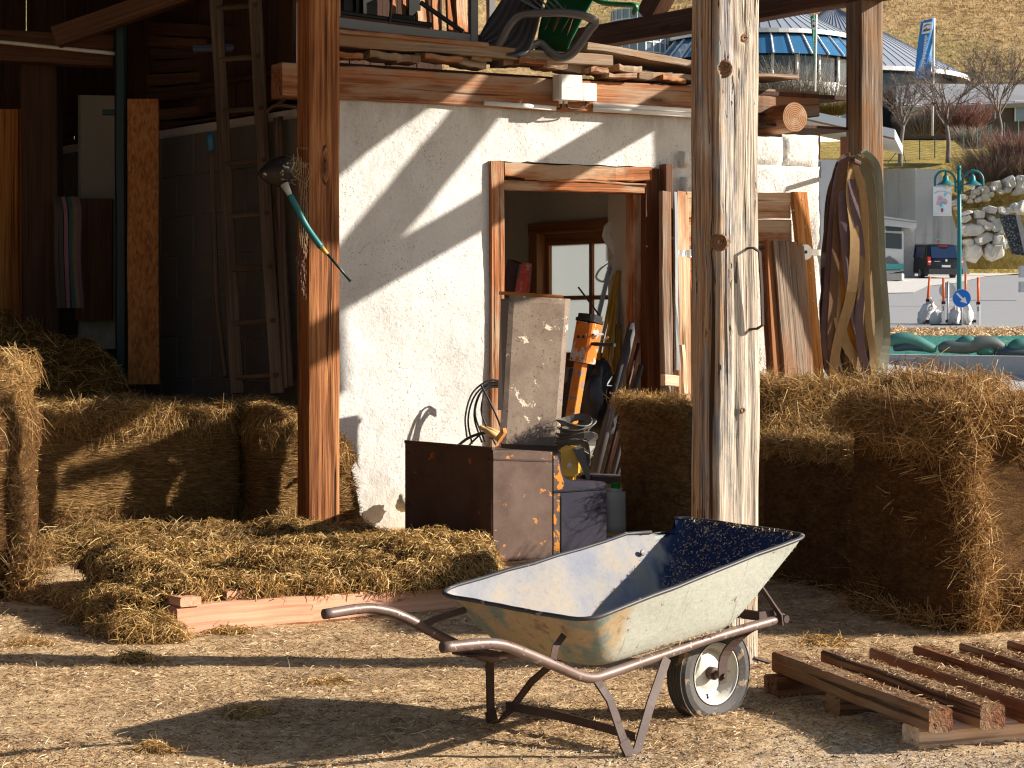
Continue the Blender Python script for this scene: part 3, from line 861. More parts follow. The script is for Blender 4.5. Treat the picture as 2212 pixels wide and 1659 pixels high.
# log end and squared timber on the pier
def endgrain():
    n = N("log_end_grain"); g = n.g
    l = n.nd("ShaderNodeVectorMath", {0: n.nd("ShaderNodeVectorMath", {0: g, 1: (1, 1, 0)}, operation='MULTIPLY').outputs[0]}, operation='LENGTH').outputs["Value"]
    r = n.mt('SINE', n.mt('ADD', n.mt('MULTIPLY', l, 430), n.mt('MULTIPLY', n.noise(g, 9, 3), 6)))
    c = n.mix(n.mt('ADD', n.mt('MULTIPLY', r, .45), .5), (.17, .07, .03), (.42, .23, .115))
    c = n.mix(n.ramp(n.noise(g, 12, 4), [(.5, 0.0), (.7, .6)]), c, (.48, .38, .28))
    return n.fin(c, .85)
MAT['endgrain'] = endgrain()
ld = unit(V(.42, -.9, .0)); lc = P(1717, 253, 15.1)
t = thing("round_log", "short round log with its sawn end out, lying on the stone pier", "log", lc)
m = MB(); rr = .105
ring = [rr * (1 + .07 * mnoise.noise(Vector((math.cos(a) * 1.5, math.sin(a) * 1.5, 0)))) for a in np.linspace(0, 2 * math.pi, 24, endpoint=False)]
x_ = unit(np.cross(ld, ZA)); y_ = np.cross(x_, ld)
vs = []; gs = []
for i, dd in enumerate(np.linspace(-1.0, .0, 9)):
    for k in range(24):
        a = 2 * math.pi * k / 24; q = (x_ * math.cos(a) + y_ * math.sin(a)) * ring[k] * (1 - .02 * (i % 3))
        vs.append(lc + ld * dd + q); gs.append((math.cos(a) * .1, math.sin(a) * .1, dd))
m.add(vs, [(i * 24 + k, i * 24 + (k + 1) % 24, (i + 1) * 24 + (k + 1) % 24, (i + 1) * 24 + k) for i in range(8) for k in range(24)], gs)
m.build("bark_side", MAT['beam'], t, smooth=True)
m = MB(); vs = [lc + ld * .002] + [lc + (x_ * math.cos(2 * math.pi * k / 24) + y_ * math.sin(2 * math.pi * k / 24)) * ring[k] for k in range(24)]
gs = [(0, 0, 0)] + [(math.cos(2 * math.pi * k / 24) * ring[k], math.sin(2 * math.pi * k / 24) * ring[k], 0) for k in range(24)]
m.add(vs, [(0, 1 + k, 1 + (k + 1) % 24) for k in range(24)], gs); m.build("sawn_end", MAT['endgrain'], t)
m = MB(); m.timber(P(1600, 218, 15.3), P(1753, 226, 15.6), .20, .19, seg=10, wob=.008); tag(m.build("timber_offcut", MAT['greywood']), "greyed squared timber lying just behind the round log", "timber")
m = MB(); m.timber(P(1560, 163, 15.0), P(1690, 172, 15.35), .35, .03, seg=6, wob=.004); tag(m.build("loose_board", MAT['greywood']), "short board jutting out right of the pale post above the log", "board")

# boards and rubble on top of the wall
def sbar(name, mat, u0, v0, u1, v1, h, d, off, label, cat="board", **k):
    a, b = wallP(u0, v0, off), wallP(u1, v1, off)
    m = MB(); m.timber(a, b, d, h, **k); o = m.build(name, mat); tag(o, label, cat); return o
MAT['greyboard'] = wood("dusty_board_wood", (.13, .09, .06), (.28, .20, .14), (.44, .34, .25), .9, True, .6, patch=(.34, .20, .11), amt=.3)
sbar("loft_board", MAT['greyboard'], 690, 92, 1297, 136, .078, .34, -.10, "long thick board lying along the beam under the black table frame", wob=.005, seg=16)
sbar("loft_board", MAT['greyboard'], 1240, 106, 1500, 152, .055, .40, -.42, "pale sunlit board on the loft edge right of the chairs", wob=.004)
sbar("loft_board", MAT['beam'], 690, 70, 1034, 103, .032, .30, -.05, "thin brown board directly under the table rail", wob=.002)
sbar("loft_board", MAT['greyboard'], 1310, 165, 1500, 172, .04, .3, -.2, "split pale board end over the beam near the pale post", wob=.007)
offs = [(745, 118, 60), (820, 121, 70), (905, 118, 40), (945, 124, 80), (1030, 124, 45), (1100, 133, 55), (1140, 133, 60), (1185, 141, 50), (1235, 148, 60), (1280, 153, 40), (1350, 150, 50), (1400, 165, 70), (1445, 172, 50), (870, 129, 50), (1010, 136, 60), (1330, 164, 60)]
for i, (u, v, w) in enumerate(offs):
    a = wallP(u - w / 2, v, .0 - .05 * (i % 3)); b = wallP(u + w / 2, v + w * .07 + RNG.uniform(-2, 2), .0 - .05 * (i % 3))
    m = MB(); m.timber(a, b, .16 + .05 * (i % 2), .034 + .012 * (i % 3), seg=5, wob=.006)
    tag(m.build("wood_offcut", MAT['greyboard'] if i % 3 else MAT['beam']), "broken wooden offcut wedged between beam and loft board", "offcut", "offcuts along the beam")
m = MB()
q = [ws(-.3, 3.03, -.12), ws(4.0, 3.03, -.25), ws(4.0, 3.03, -.25) + PD * 3.6, C0 + PD * 4.0 + V(0, 0, 3.03)]
m.prism(q, (0, 0, .03)); tag(m.build("loft_floor", MAT['barn_dark']), "boarded loft floor over the workshop", "floor")
# ================================================================== hay
def normalize(a): return a / np.maximum(np.linalg.norm(a, axis=1), 1e-9)[:, None]

def strands(m, pos, d, nrm, L, W, bend=.3, droop=0.0, tint=(.5, .2), mi=1):
    """thin tapered blades through pos along d; bend pushes the middle out along nrm"""
    n = len(pos); g = RNG
    d = normalize(d)
    L = np.asarray(L)[:, None]; W = np.asarray(W)[:, None]
    rnd = normalize(g.normal(size=(n, 3)))
    c = rnd - d * np.sum(rnd * d, 1)[:, None]
    sd = normalize(np.cross(d, nrm * .6 + rnd)) * W
    p0 = pos - d * L * .5 - nrm * L * .06
    p1 = pos + c * L * bend * g.uniform(-.5, .5, (n, 1)) + nrm * L * bend * .25
    p2 = pos + d * L * .5 + nrm * L * g.uniform(-.05, .22, (n, 1))
    if droop is not None:
        p2[:, 2] -= (L[:, 0] * droop); p1[:, 2] -= L[:, 0] * droop * .25
    vs = np.stack([p0 - sd * .8, p0 + sd * .8, p1 - sd, p1 + sd, p2 - sd * .35, p2 + sd * .35], 1).reshape(-1, 3)
    b = np.arange(n)[:, None] * 6
    f = np.concatenate([b + np.array([[0, 1, 3, 2]]), b + np.array([[2, 3, 5, 4]])], 1).reshape(-1, 4)
    t = np.clip(g.normal(tint[0], tint[1], n), 0, 1)
    m.add(vs, f, np.repeat(pos, 6, 0), mi, np.repeat(t, 6))

def fbm(p, k, o=3, s=0.0):
    return np.array([mnoise.fractal(Vector((x * k + s, y * k + s, z * k - s)), 1, 2, o) for x, y, z in p])

def sample(vs, fs, n, wt=None):
    """n random points on quads; returns points and normals"""
    a, b, c, d = (vs[fs[:, k]] for k in range(4))
    nn = np.cross(c - a, d - b); ar = np.linalg.norm(nn, axis=1)
    w = ar * (1 if wt is None else wt(normalize(nn), (a + b + c + d) / 4)); w = w / w.sum()
    i = RNG.choice(len(fs), n, p=w)
    u, v = RNG.random((n, 1)), RNG.random((n, 1))
    p = (a[i] * (1 - u) + b[i] * u) * (1 - v) + (d[i] * (1 - u) + c[i] * u) * v
    return p, normalize(nn)[i]

def bale(label, o, da, db, la, lb, h, n_side=5000, n_top=4000, amp=.022, top=.035, mats=('bale', 'straw'), name="hay_bale", group=None, z0=0.0, slope=(0, 0), hang=500, rad=.07, seed=0, ragged=(), lside=(.05, .13), tlen=(.06, .20), st=.05, mound=None, thick=.0016, cat="hay bale"):
    """square bale: front edge from o along da (la long), depth lb along db"""
    o = np.asarray(o, float); da = unit(da); db = unit(db)
    ctr = o + da * la / 2 + db * lb / 2 + V(0, 0, z0 + h / 2); hf = V(la / 2, lb / 2, h / 2)
    allv = []; allf = []; nb = 0
    for ax in range(3):
        for sg in (-1, 1):
            u, v = [(1, 2), (2, 0), (0, 1)][ax]
            nu = max(2, int(2 * hf[u] / st)); nv = max(2, int(2 * hf[v] / st))
            A, B = np.meshgrid(np.linspace(-hf[u], hf[u], nu + 1), np.linspace(-hf[v], hf[v], nv + 1), indexing='ij')
            q = np.zeros((nu + 1, nv + 1, 3)); q[..., ax] = sg * hf[ax]; q[..., u] = A; q[..., v] = B
            i = np.arange(nu)[:, None] * (nv + 1) + np.arange(nv)[None, :]
            f = np.stack([i, i + nv + 1, i + nv + 2, i + 1], -1).reshape(-1, 4)
            if sg < 0: f = f[:, ::-1]
            allv.append(q.reshape(-1, 3)); allf.append(f + nb); nb += (nu + 1) * (nv + 1)
    q = np.vstack(allv); fs = np.vstack(allf)
    inner = np.clip(q, -(hf - rad), hf - rad)
    nrm = normalize(q - inner); q = inner + nrm * rad
    w = ctr + q[:, :1] * da + q[:, 1:2] * db + q[:, 2:] * ZA
    wn = nrm[:, :1] * da + nrm[:, 1:2] * db + nrm[:, 2:] * ZA
    k = fbm(w, 3.2, 4, seed); k2 = fbm(w * np.array([1, 1, 2.2]), 9, 3, seed + 5)
    up = np.clip(wn[:, 2], 0, 1)
    w = w + wn * (k * amp + k2 * amp * .55)[:, None]
    w[:, 2] += up * (k * top + top * .6 * fbm(w, 6, 3, seed + 9))
    if mound: w[:, 2] += up * mound(q[:, 0] / hf[0], q[:, 1] / hf[1])
    fr = (q[:, 2] / hf[2] + 1) / 2
    w[:, 2] += fr * (slope[0] * q[:, 0] / hf[0] + slope[1] * q[:, 1] / hf[1])
    w[:, 2] = np.maximum(w[:, 2], .0)
    m = MB(); m.add(w, fs, None, 0)
    # compressed stems on the sides
    ax_h = lambda nn: normalize(np.cross(nn, np.tile(ZA, (len(nn), 1))) + 1e-6)
    p, nn = sample(w, fs, n_side, lambda n_, c_: (np.abs(n_[:, 2]) < .6) * (np.sum(n_ * (V(0, 0, H) - c_), 1) > -.2) + 1e-6)
    d = ax_h(nn) + RNG.normal(0, .15, (n_side, 3)) * np.array([1, 1, 1.0])
    strands(m, p + nn * .002, d, nn, RNG.uniform(*lside, n_side), RNG.uniform(thick * .5, thick, n_side), .10, 0, (.34, .24))
    # loose hay on top
    p, nn = sample(w, fs, n_top, lambda n_, c_: (n_[:, 2] > .35) + .0)
    d = RNG.normal(0, 1, (n_top, 3)) * np.array([1, 1, .35])
    strands(m, p + ZA * RNG.uniform(0, .02, (n_top, 1)), d, nn, RNG.uniform(*tlen, n_top), RNG.uniform(thick * .6, thick * 1.3, n_top), .5, RNG.uniform(-.1, .2, n_top), (.52, .27))
    # wisps hanging over the upper arris and out of the foot
    if hang:
        zt = w[:, 2].max()
        p, nn = sample(w, fs, hang, lambda n_, c_: (np.abs(n_[:, 2]) < .75) * (c_[:, 2] > z0 + h * .80) * (np.sum(n_ * (V(0, 0, H) - c_), 1) > 0) + 1e-9)
        d = nn * .5 + RNG.normal(0, .45, (hang, 3)); d[:, 2] = -RNG.uniform(.3, 1.6, hang)
        strands(m, p + nn * .012, d, nn, RNG.uniform(tlen[0], tlen[1] * 1.3, hang), RNG.uniform(thick * .6, thick * 1.2, hang), .45, .2, (.46, .27))
        p, nn = sample(w, fs, hang, lambda n_, c_: (np.abs(n_[:, 2]) < .75) * (c_[:, 2] < z0 + h * .22) * (np.sum(n_ * (V(0, 0, H) - c_), 1) > 0) + 1e-9)
        d = nn * .5 + RNG.normal(0, .5, (hang, 3)); d[:, 2] -= .8
        strands(m, p + nn * .015, d, nn, RNG.uniform(tlen[0], tlen[1], hang), RNG.uniform(thick * .6, thick * 1.2, hang), .5, .15, (.4, .25))
    # clumps along given lines (torn edges)
    for rg_ in ragged:
        a, b, r, nk = rg_[:4]
        tt = RNG.random((nk, 1)); p = np.asarray(a) * (1 - tt) + np.asarray(b) * tt + RNG.normal(0, r, (nk, 3))
        nn = normalize(RNG.normal(0, 1, (nk, 3))); d = normalize(RNG.normal(0, 1, (nk, 3)))
        strands(m, p, d, nn, RNG.uniform(*tlen, nk), RNG.uniform(thick * .6, thick * 1.2, nk), .6, .1, (.52, .27))
    ob = m.build(name, [MAT[mats[0]], MAT[mats[1]]], smooth=True)
    return tag(ob, label, cat, group)

G_R = "compressed hay bales right of the pale post"
BR_D = unit(V(-.36, .93, 0))      # the right hand bales run away to the left
BR_N = unit(V(.93, .36, 0))
# front right bale with its loose cap
o = G(2112, 1392) + BR_D * .17; o[2] = 0
def mC(a, b): return .09 * np.exp(-((a + .15) / .75) ** 2 - ((b + .15) / .75) ** 2)
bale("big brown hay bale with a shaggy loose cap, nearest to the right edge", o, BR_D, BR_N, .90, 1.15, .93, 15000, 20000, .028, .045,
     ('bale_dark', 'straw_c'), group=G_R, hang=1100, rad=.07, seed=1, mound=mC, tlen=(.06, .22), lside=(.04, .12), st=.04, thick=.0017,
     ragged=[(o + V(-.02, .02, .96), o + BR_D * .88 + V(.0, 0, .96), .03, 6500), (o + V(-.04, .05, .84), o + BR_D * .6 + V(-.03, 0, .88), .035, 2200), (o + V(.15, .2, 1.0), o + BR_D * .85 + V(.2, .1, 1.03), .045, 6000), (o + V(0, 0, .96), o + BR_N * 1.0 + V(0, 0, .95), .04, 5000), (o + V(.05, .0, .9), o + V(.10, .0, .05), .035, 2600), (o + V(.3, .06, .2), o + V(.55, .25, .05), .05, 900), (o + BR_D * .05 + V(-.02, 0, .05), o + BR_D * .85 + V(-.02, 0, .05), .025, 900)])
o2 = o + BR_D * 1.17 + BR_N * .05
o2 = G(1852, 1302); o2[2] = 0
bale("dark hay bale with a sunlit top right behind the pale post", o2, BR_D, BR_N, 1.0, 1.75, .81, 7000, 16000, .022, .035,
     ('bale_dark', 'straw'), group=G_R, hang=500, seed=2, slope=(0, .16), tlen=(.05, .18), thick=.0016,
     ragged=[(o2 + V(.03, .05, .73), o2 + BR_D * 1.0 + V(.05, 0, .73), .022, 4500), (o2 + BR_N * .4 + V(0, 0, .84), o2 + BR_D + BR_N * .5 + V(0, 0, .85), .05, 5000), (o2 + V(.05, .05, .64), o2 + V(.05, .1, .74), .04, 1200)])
o3 = V(1.48, 11.95, 0)
bale("hay bale behind the others at the foot of the strap bundle", o3, BR_D, BR_N, .6, 1.7, .99, 1500, 8000, .025, .035,
     ('bale', 'straw'), group=G_R, hang=600, seed=3, tlen=(.05, .2), ragged=[(o3 + V(0, .05, .97), o3 + BR_N * 1.6 + V(0, 0, .98), .04, 5000), (o3 + V(0, .05, .97), o3 + BR_D * .6 + V(0.05, 0, .98), .04, 3000), (o3 + V(-.05, -.05, .75), o3 + BR_N * 1.2 + V(-.05, -.05, .9), .05, 2500)])
o4 = V(.98, 12.25, 0)
bale("tall hay bale left of the pale post in front of the doorway", V(1.02, 12.3, 0), unit(V(-.42, .9, 0)), unit(V(.9, .42, 0)), .86, .75, .865, 7000, 3500, .02, .03,
     ('bale', 'straw_olive'), group=G_R, hang=500, seed=4, tlen=(.04, .13), ragged=[(V(1.02, 12.3, .87), V(.66, 13.07, .87), .025, 2600)])
o5 = o + BR_N * 1.15 + BR_D * .55
bale("hay bale half hidden at the right edge behind the shaggy one", o + BR_N * 1.02 + BR_D * 1.25, BR_D, BR_N, 1.2, 1.0, .95, 1500, 6000, .025, .035, ('bale_dark', 'straw_c'), group=G_R, hang=500, seed=5, tlen=(.06, .22))

G_L = "compressed hay bales left of the timber post"
a0 = V(-2.99, 12.84, 0)
bale("long hay bale striped with light and shadow left of the timber post", a0, WD, unit(V(-.455, .89, 0)), 1.40, .9, .82, 9000, 9000, .022, .035,
     ('bale', 'straw'), group=G_L, hang=1200, seed=6, tlen=(.05, .17), ragged=[(a0 + V(.15, -.0, .75), a0 + WD * .75 + V(0, 0, .78), .05, 700)])
a1 = a0 + WD * 1.43 + WN * .27
bale("short hay bale with a rounded sunlit shoulder beside the timber post", a1, WD, unit(V(-.455, .89, 0)), .44, .55, .79, 4500, 3500, .022, .03,
     ('bale', 'straw'), group=G_L, hang=500, seed=7, rad=.11, tlen=(.05, .15), slope=(-.06, 0))
bale("upright tuft of hay between the timber post and the white wall", V(-1.165, 12.93, 0), WD, unit(V(-.455, .89, 0)), .24, .3, .60, 2200, 1800, .04, .06,
     ('bale', 'straw'), group=G_L, hang=600, seed=8, rad=.10, tlen=(.04, .13), slope=(-.07, 0))
n0 = V(-4.06, 9.98, 0)
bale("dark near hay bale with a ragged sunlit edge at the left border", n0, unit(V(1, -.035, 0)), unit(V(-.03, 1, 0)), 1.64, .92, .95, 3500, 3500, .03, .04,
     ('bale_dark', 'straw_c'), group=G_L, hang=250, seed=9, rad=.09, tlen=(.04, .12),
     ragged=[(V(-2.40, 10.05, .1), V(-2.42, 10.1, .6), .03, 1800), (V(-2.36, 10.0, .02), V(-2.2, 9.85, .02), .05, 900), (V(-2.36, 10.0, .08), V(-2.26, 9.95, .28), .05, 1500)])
bale("hay lump with a sunlit top lying on the near left bale", V(-3.92, 10.12, 0), unit(V(1, 0, 0)), unit(V(0, 1, 0)), 1.50, .6, .20, 1200, 2600, .04, .06,
     ('bale', 'straw'), name="hay_lump", cat="hay", z0=.94, hang=400, seed=10, rad=.09, tlen=(.05, .16))

def heap(name, label, corners, top, n, mats, nx=46, ny=40, amp=.08, edge=.10, tl=(.05, .16), z0=0.0, seed=0, prof=None, thick=.0016, cat="hay", drape=0, tint=(.52, .27)):
    FL, FR, BR, BL = [np.asarray(c, float) for c in corners]
    pts = np.zeros((ny + 1, nx + 1, 3))
    for j in range(ny + 1):
        b = j / ny
        for i in range(nx + 1):
            a = i / nx
            q = (FL * (1 - a) + FR * a) * (1 - b) + (BL * (1 - a) + BR * a) * b
            e = min(a, 1 - a, b * .8, (1 - b) * .8) / edge
            w = math.sqrt(max(0, 1 - (1 - min(1, e)) ** 2))
            k = mnoise.fractal(Vector((q[0] * 2.6 + seed, q[1] * 2.6, seed)), 1, 2, 5)
            k2 = mnoise.fractal(Vector((q[0] * 6 + seed, q[1] * 6, seed)), 1, 2, 4); k2 = .5 - 1.6 * abs(k2)
            t = top if prof is None else top * prof(a, b)
            z = z0 + max(0.0, w * (t + amp * k + amp * .55 * k2)) * (1 if w > 0 else 0)
            x = q[0] + (.05 * k2 if 0 < w else .07 * k2); y = q[1] + (.05 * k if 0 < w else .07 * k2)
            pts[j, i] = (x, y, z if w > 0 else -.01 if z0 == 0 else z0 - .04)
    m = MB(); m.grid(pts, 0)
    vs = pts.reshape(-1, 3); fs = np.concatenate(m.loops).reshape(-1, 4)
    p, nn = sample(vs, fs, n, lambda n_, c_: .5 + (np.sum(n_ * (V(0, 0, H) - c_), 1) > 0))
    d = RNG.normal(0, 1, (n, 3)); d -= nn * (np.sum(d * nn, 1)[:, None] * .75); d[:, 2] -= .2 * (1 - nn[:, 2])
    strands(m, p + nn * RNG.uniform(0, .022, (n, 1)), d, nn, RNG.uniform(*tl, n), RNG.uniform(thick * .6, thick * 1.3, n), .45, RNG.uniform(-.05, .12, n), tint)
    if drape:
        tt = RNG.random((drape, 1)); p = FL * (1 - tt) + FR * tt
        p[:, 2] = z0 + RNG.uniform(-.03, .05, drape); p += RNG.normal(0, .02, (drape, 3)) * np.array([1, 1, .4])
        clump = np.array([mnoise.noise(Vector((x * 5, y * 5, 3))) for x, y, _ in p]) > -.08
        p = p[clump]; k = len(p)
        d = np.tile(-unit(np.cross(ZA, FR - FL)), (k, 1)) * .35 + RNG.normal(0, .65, (k, 3)); d[:, 2] = -RNG.uniform(.1, 1.1, k)
        strands(m, p, d, np.tile(-unit(np.cross(ZA, FR - FL)), (k, 1)), RNG.uniform(.02, .085, k), RNG.uniform(thick * .6, thick * 1.2, k), .5, .1, tint)
    ob = m.build(name, [MAT[mats[0]], MAT[mats[1]]])
    return tag(ob, label, cat)

# pallet with a loose olive heap on it
pf0 = G(384, 1382); pf1 = G(700, 1352)
pd_ = unit(pf1 - pf0); pdn = unit(np.cross(ZA, pd_))
pal = thing("wooden_pallet", "low reddish wooden pallet carrying the loose heap of hay", "pallet", pf0)
for j in range(3):
    m = MB()
    q = pf0 + pdn * (.055 + .62 * j) + V(0, 0, .075)
    if j == 0:
        m.timber(q, q + pd_ * .66, .11, .125, seg=8, wob=.003, ch=.012); m.timber(q + pd_ * .663, q + pd_ * 1.46, .11, .12, seg=8, wob=.003, ch=.01)
    else: m.timber(q + pd_ * .38, q + pd_ * 1.46, .11, .12, seg=8, wob=.003)
    m.build("runner", MAT['pallet_red'], pal)
for j in range(6):
    m = MB(); q = pf0 + pd_ * (.06 + .26 * j) + V(0, 0, .158)
    m.timber(q + pdn * (.0 if j == 0 else .07), q + pdn * (.8 if j < 2 else 1.42), .10, .04, seg=6, wob=.002); m.build("deck_board", MAT['pallet_red'], pal)
def pr(a, b):
    return 1.0 + .25 * b - .25 * (a < .25) * (1 - b) + .15 * math.sin(a * 17) * (1 - b)
heap("hay_heap", "loose golden heap of hay spread over the low pallet", (V(-1.68, 8.90, 0), V(-.08, 9.77, 0), V(-.12, 11.4, 0), V(-2.2, 10.5, 0)), .035, 34000, ('heap', 'straw_olive'),
     80, 64, .085, .06, (.018, .075), .165, 3, pr, .0021, drape=3600, tint=(.5, .3))
heap("hay_clump", "clump of hay slumped on the ground left of the reddish pallet board", (V(-1.66, 8.62, 0), V(-1.36, 8.66, 0), V(-1.40, 8.92, 0), V(-1.78, 8.98, 0)), .10, 2600, ('heap', 'straw_olive'), 16, 14, .08, .3, (.03, .11), 0, 5)
heap("hay_heap", "sloping left flank of hay hanging off the pallet down to the ground", (V(-1.74, 8.78, 0), V(-1.48, 8.90, 0), V(-1.85, 10.1, 0), V(-2.22, 9.95, 0)), .11, 6500, ('heap', 'straw_olive'), 22, 40, .07, .28, (.03, .12), 0, 7)
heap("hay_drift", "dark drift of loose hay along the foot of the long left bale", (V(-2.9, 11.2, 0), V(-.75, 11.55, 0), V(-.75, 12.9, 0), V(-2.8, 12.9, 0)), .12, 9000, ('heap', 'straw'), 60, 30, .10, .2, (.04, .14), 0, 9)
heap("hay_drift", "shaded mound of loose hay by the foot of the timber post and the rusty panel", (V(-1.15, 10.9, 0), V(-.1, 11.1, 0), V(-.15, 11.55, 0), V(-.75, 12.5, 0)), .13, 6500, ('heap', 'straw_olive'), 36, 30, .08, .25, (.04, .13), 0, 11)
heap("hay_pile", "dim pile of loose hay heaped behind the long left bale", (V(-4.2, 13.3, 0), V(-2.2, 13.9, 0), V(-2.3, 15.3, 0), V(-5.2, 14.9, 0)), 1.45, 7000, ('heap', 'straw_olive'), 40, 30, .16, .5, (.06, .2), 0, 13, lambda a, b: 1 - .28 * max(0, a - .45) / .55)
heap("hay_wisp", "thin wisp of hay lying in the post shadow on the left", (G(225, 1446), G(355, 1446), G(340, 1432), G(245, 1436)), .02, 500, ('heap', 'straw_olive'), 10, 6, .02, .4, (.04, .12), 0, 15)
heap("hay_wisp", "small wisp of hay in front of the reddish pallet board", (G(440, 1388), G(545, 1380), G(540, 1366), G(450, 1372)), .025, 500, ('heap', 'straw_olive'), 10, 6, .02, .4, (.03, .08), 0, 16)

for i_, (u, v, w_, lb) in enumerate(((60, 1405, 60, "thin scrap of hay at the left border near the post shadow"), (520, 1560, 50, "small scrap of hay beside the barrow shadow"), (700, 1490, 70, "flat scrap of hay left of the wheelbarrow's far leg"), (1780, 1400, 60, "scrap of hay behind the slatted pallet"), (330, 1630, 55, "scrap of hay at the lower left"))):
    heap("hay_wisp", lb, (G(u - w_, v + 12), G(u + w_, v + 10), G(u + w_ * .8, v - 8), G(u - w_ * .7, v - 6)), .016, 420, ('heap', 'straw'), 10, 6, .016, .4, (.03, .10), 0, 20 + i_)
# trodden chaff all over the yard
m = MB()
def chaff(n, x0, x1, y0, y1, L, W, tint, dens=None):
    Y = 1 / (RNG.uniform(1 / y1, 1 / y0, n)); x = RNG.uniform(x0, x1, n) * Y / 8.0
    p = np.stack([x, Y, np.full(n, .0)], 1)
    k = np.array([mnoise.fractal(Vector((a * 1.2, b * 1.2, 7)), 1, 2, 3) for a, b in zip(x, Y)])
    keep = RNG.random(n) < np.clip(.75 + k * .9 - np.clip((x - .3) * .25 + (6.8 - Y) * .35, 0, .55), .05, 1)
    p = p[keep]; n = len(p)
    e = np.array([.022 + .020 * mnoise.noise(Vector((a * 1.1, b * 1.1, 0))) + .009 * mnoise.noise(Vector((a * 6, b * 6, 2))) for a, b, _ in p])
    p[:, 2] = e + RNG.uniform(.001, .007, n)
    d = RNG.normal(0, 1, (n, 3)) * np.array([1, 1, .16])
    strands(m, p, d, np.tile(ZA, (n, 1)), RNG.uniform(*L, n), RNG.uniform(*W, n), .3, 0, tint, 0)
chaff(120000, -2.4, 2.4, 5.8, 13, (.008, .040), (.0008, .0019), (.47, .32))
chaff(5000, -2.4, 2.4, 5.8, 12, (.03, .10), (.0007, .0014), (.55, .25))
tag(m.build("scattered_chaff", MAT['chaff']), "short bits of straw and chaff trodden over the yard", "chaff", kind="stuff")

# small stones where the yard is bare
n_ = 5000
Y = 1 / RNG.uniform(1 / 7.6, 1 / 5.8, n_); x = RNG.uniform(-1.0, 2.0, n_) * Y / 8
keep = RNG.random(n_) < np.clip((x - .0) * .5 + (7.0 - Y) * .5 + np.array([.8 * mnoise.noise(Vector((a * 1.6, b * 1.6, 4))) for a, b in zip(x, Y)]), .04, 1); x, Y = x[keep], Y[keep]; n_ = len(x)
e = np.array([.022 + .020 * mnoise.noise(Vector((a * 1.1, b * 1.1, 0))) + .009 * mnoise.noise(Vector((a * 6, b * 6, 2))) for a, b in zip(x, Y)])
c = np.stack([x, Y, e + .001], 1); r = RNG.gamma(3, .0012, n_)[:, None, None]
oc = np.array([(1, 0, 0), (0, 1, 0), (-1, 0, 0), (0, -1, 0), (0, 0, .7), (0, 0, -.7)])[None] * RNG.uniform(.6, 1.3, (n_, 6, 1))
vs = (c[:, None] + oc * r).reshape(-1, 3); f = (np.arange(n_)[:, None, None] * 6 + np.array([(0, 1, 4), (1, 2, 4), (2, 3, 4), (3, 0, 4), (1, 0, 5), (2, 1, 5), (3, 2, 5), (0, 3, 5)])[None]).reshape(-1, 3)
m = MB(); m.add(vs, f, np.repeat(RNG.uniform(-9, 9, (n_, 3)), 6, 0))
tag(m.build("loose_gravel", plain("loose_stones", (.25, .225, .195), .9, 0, .5, 3)), "loose gravel on the bare part of the yard in front", "gravel", kind="stuff")
# ================================================================== wheelbarrow
BM = V(.148, 6.632, 0); BA = unit(V(.768, .64, 0)); BL = V(-.64, .768, 0)
def bw(t, l, z): return BM + BA * t + BL * l + V(0, 0, z)
wb = thing("wheelbarrow", "old wheelbarrow with a battered blue and cream tray and rusty tube frame", "wheelbarrow", bw(.1, 0, 0))
def rrect(c4, rad, n=7):
    """ring of points round four corners (t, l, z), corners rounded"""
    out = []
    c4 = [np.asarray(c, float) for c in c4]
    for i in range(4):
        p, a, b = c4[i], c4[i - 1], c4[(i + 1) % 4]
        r = rad[i]
        pa = p + unit(a - p) * r; pb = p + unit(b - p) * r
        for k in range(n):
            f = k / (n - 1); out.append((1 - f) ** 2 * pa + 2 * f * (1 - f) * p + f * f * pb)
        q = c4[(i + 1) % 4]; qa = q + unit(p - q) * rad[(i + 1) % 4]
        for k in range(1, 9): out.append(pb + (qa - pb) * k / 9)
    return np.array(out)
rim4 = [(-.2176, -.3725, .462), (.851, -.296, .645), (.851, .296, .662), (-.2176, .3725, .472)]
bot4 = [(-.06, -.235, .283), (.60, -.20, .345), (.60, .20, .350), (-.06, .235, .288)]
rimr = (.10, .06, .06, .10); botr = (.09, .07, .07, .09)
levels = []
for f in (0, .04, .10, .20, .34, .5, .66, .82, .94, 1.0):
    c = [np.asarray(b) + (np.asarray(r) - np.asarray(b)) * f for b, r in zip(bot4, rim4)]
    g = rrect(c, [b + (r - b) * f for b, r in zip(botr, rimr)])
    if f < .2:
        ce = g.mean(0); k = {0: .90, .04: .955, .10: .985}.get(f, 1)
        g = ce + (g - ce) * k; 
    levels.append(g)
levels = np.array(levels)
nr = levels.shape[1]
rimpts = levels[-1]
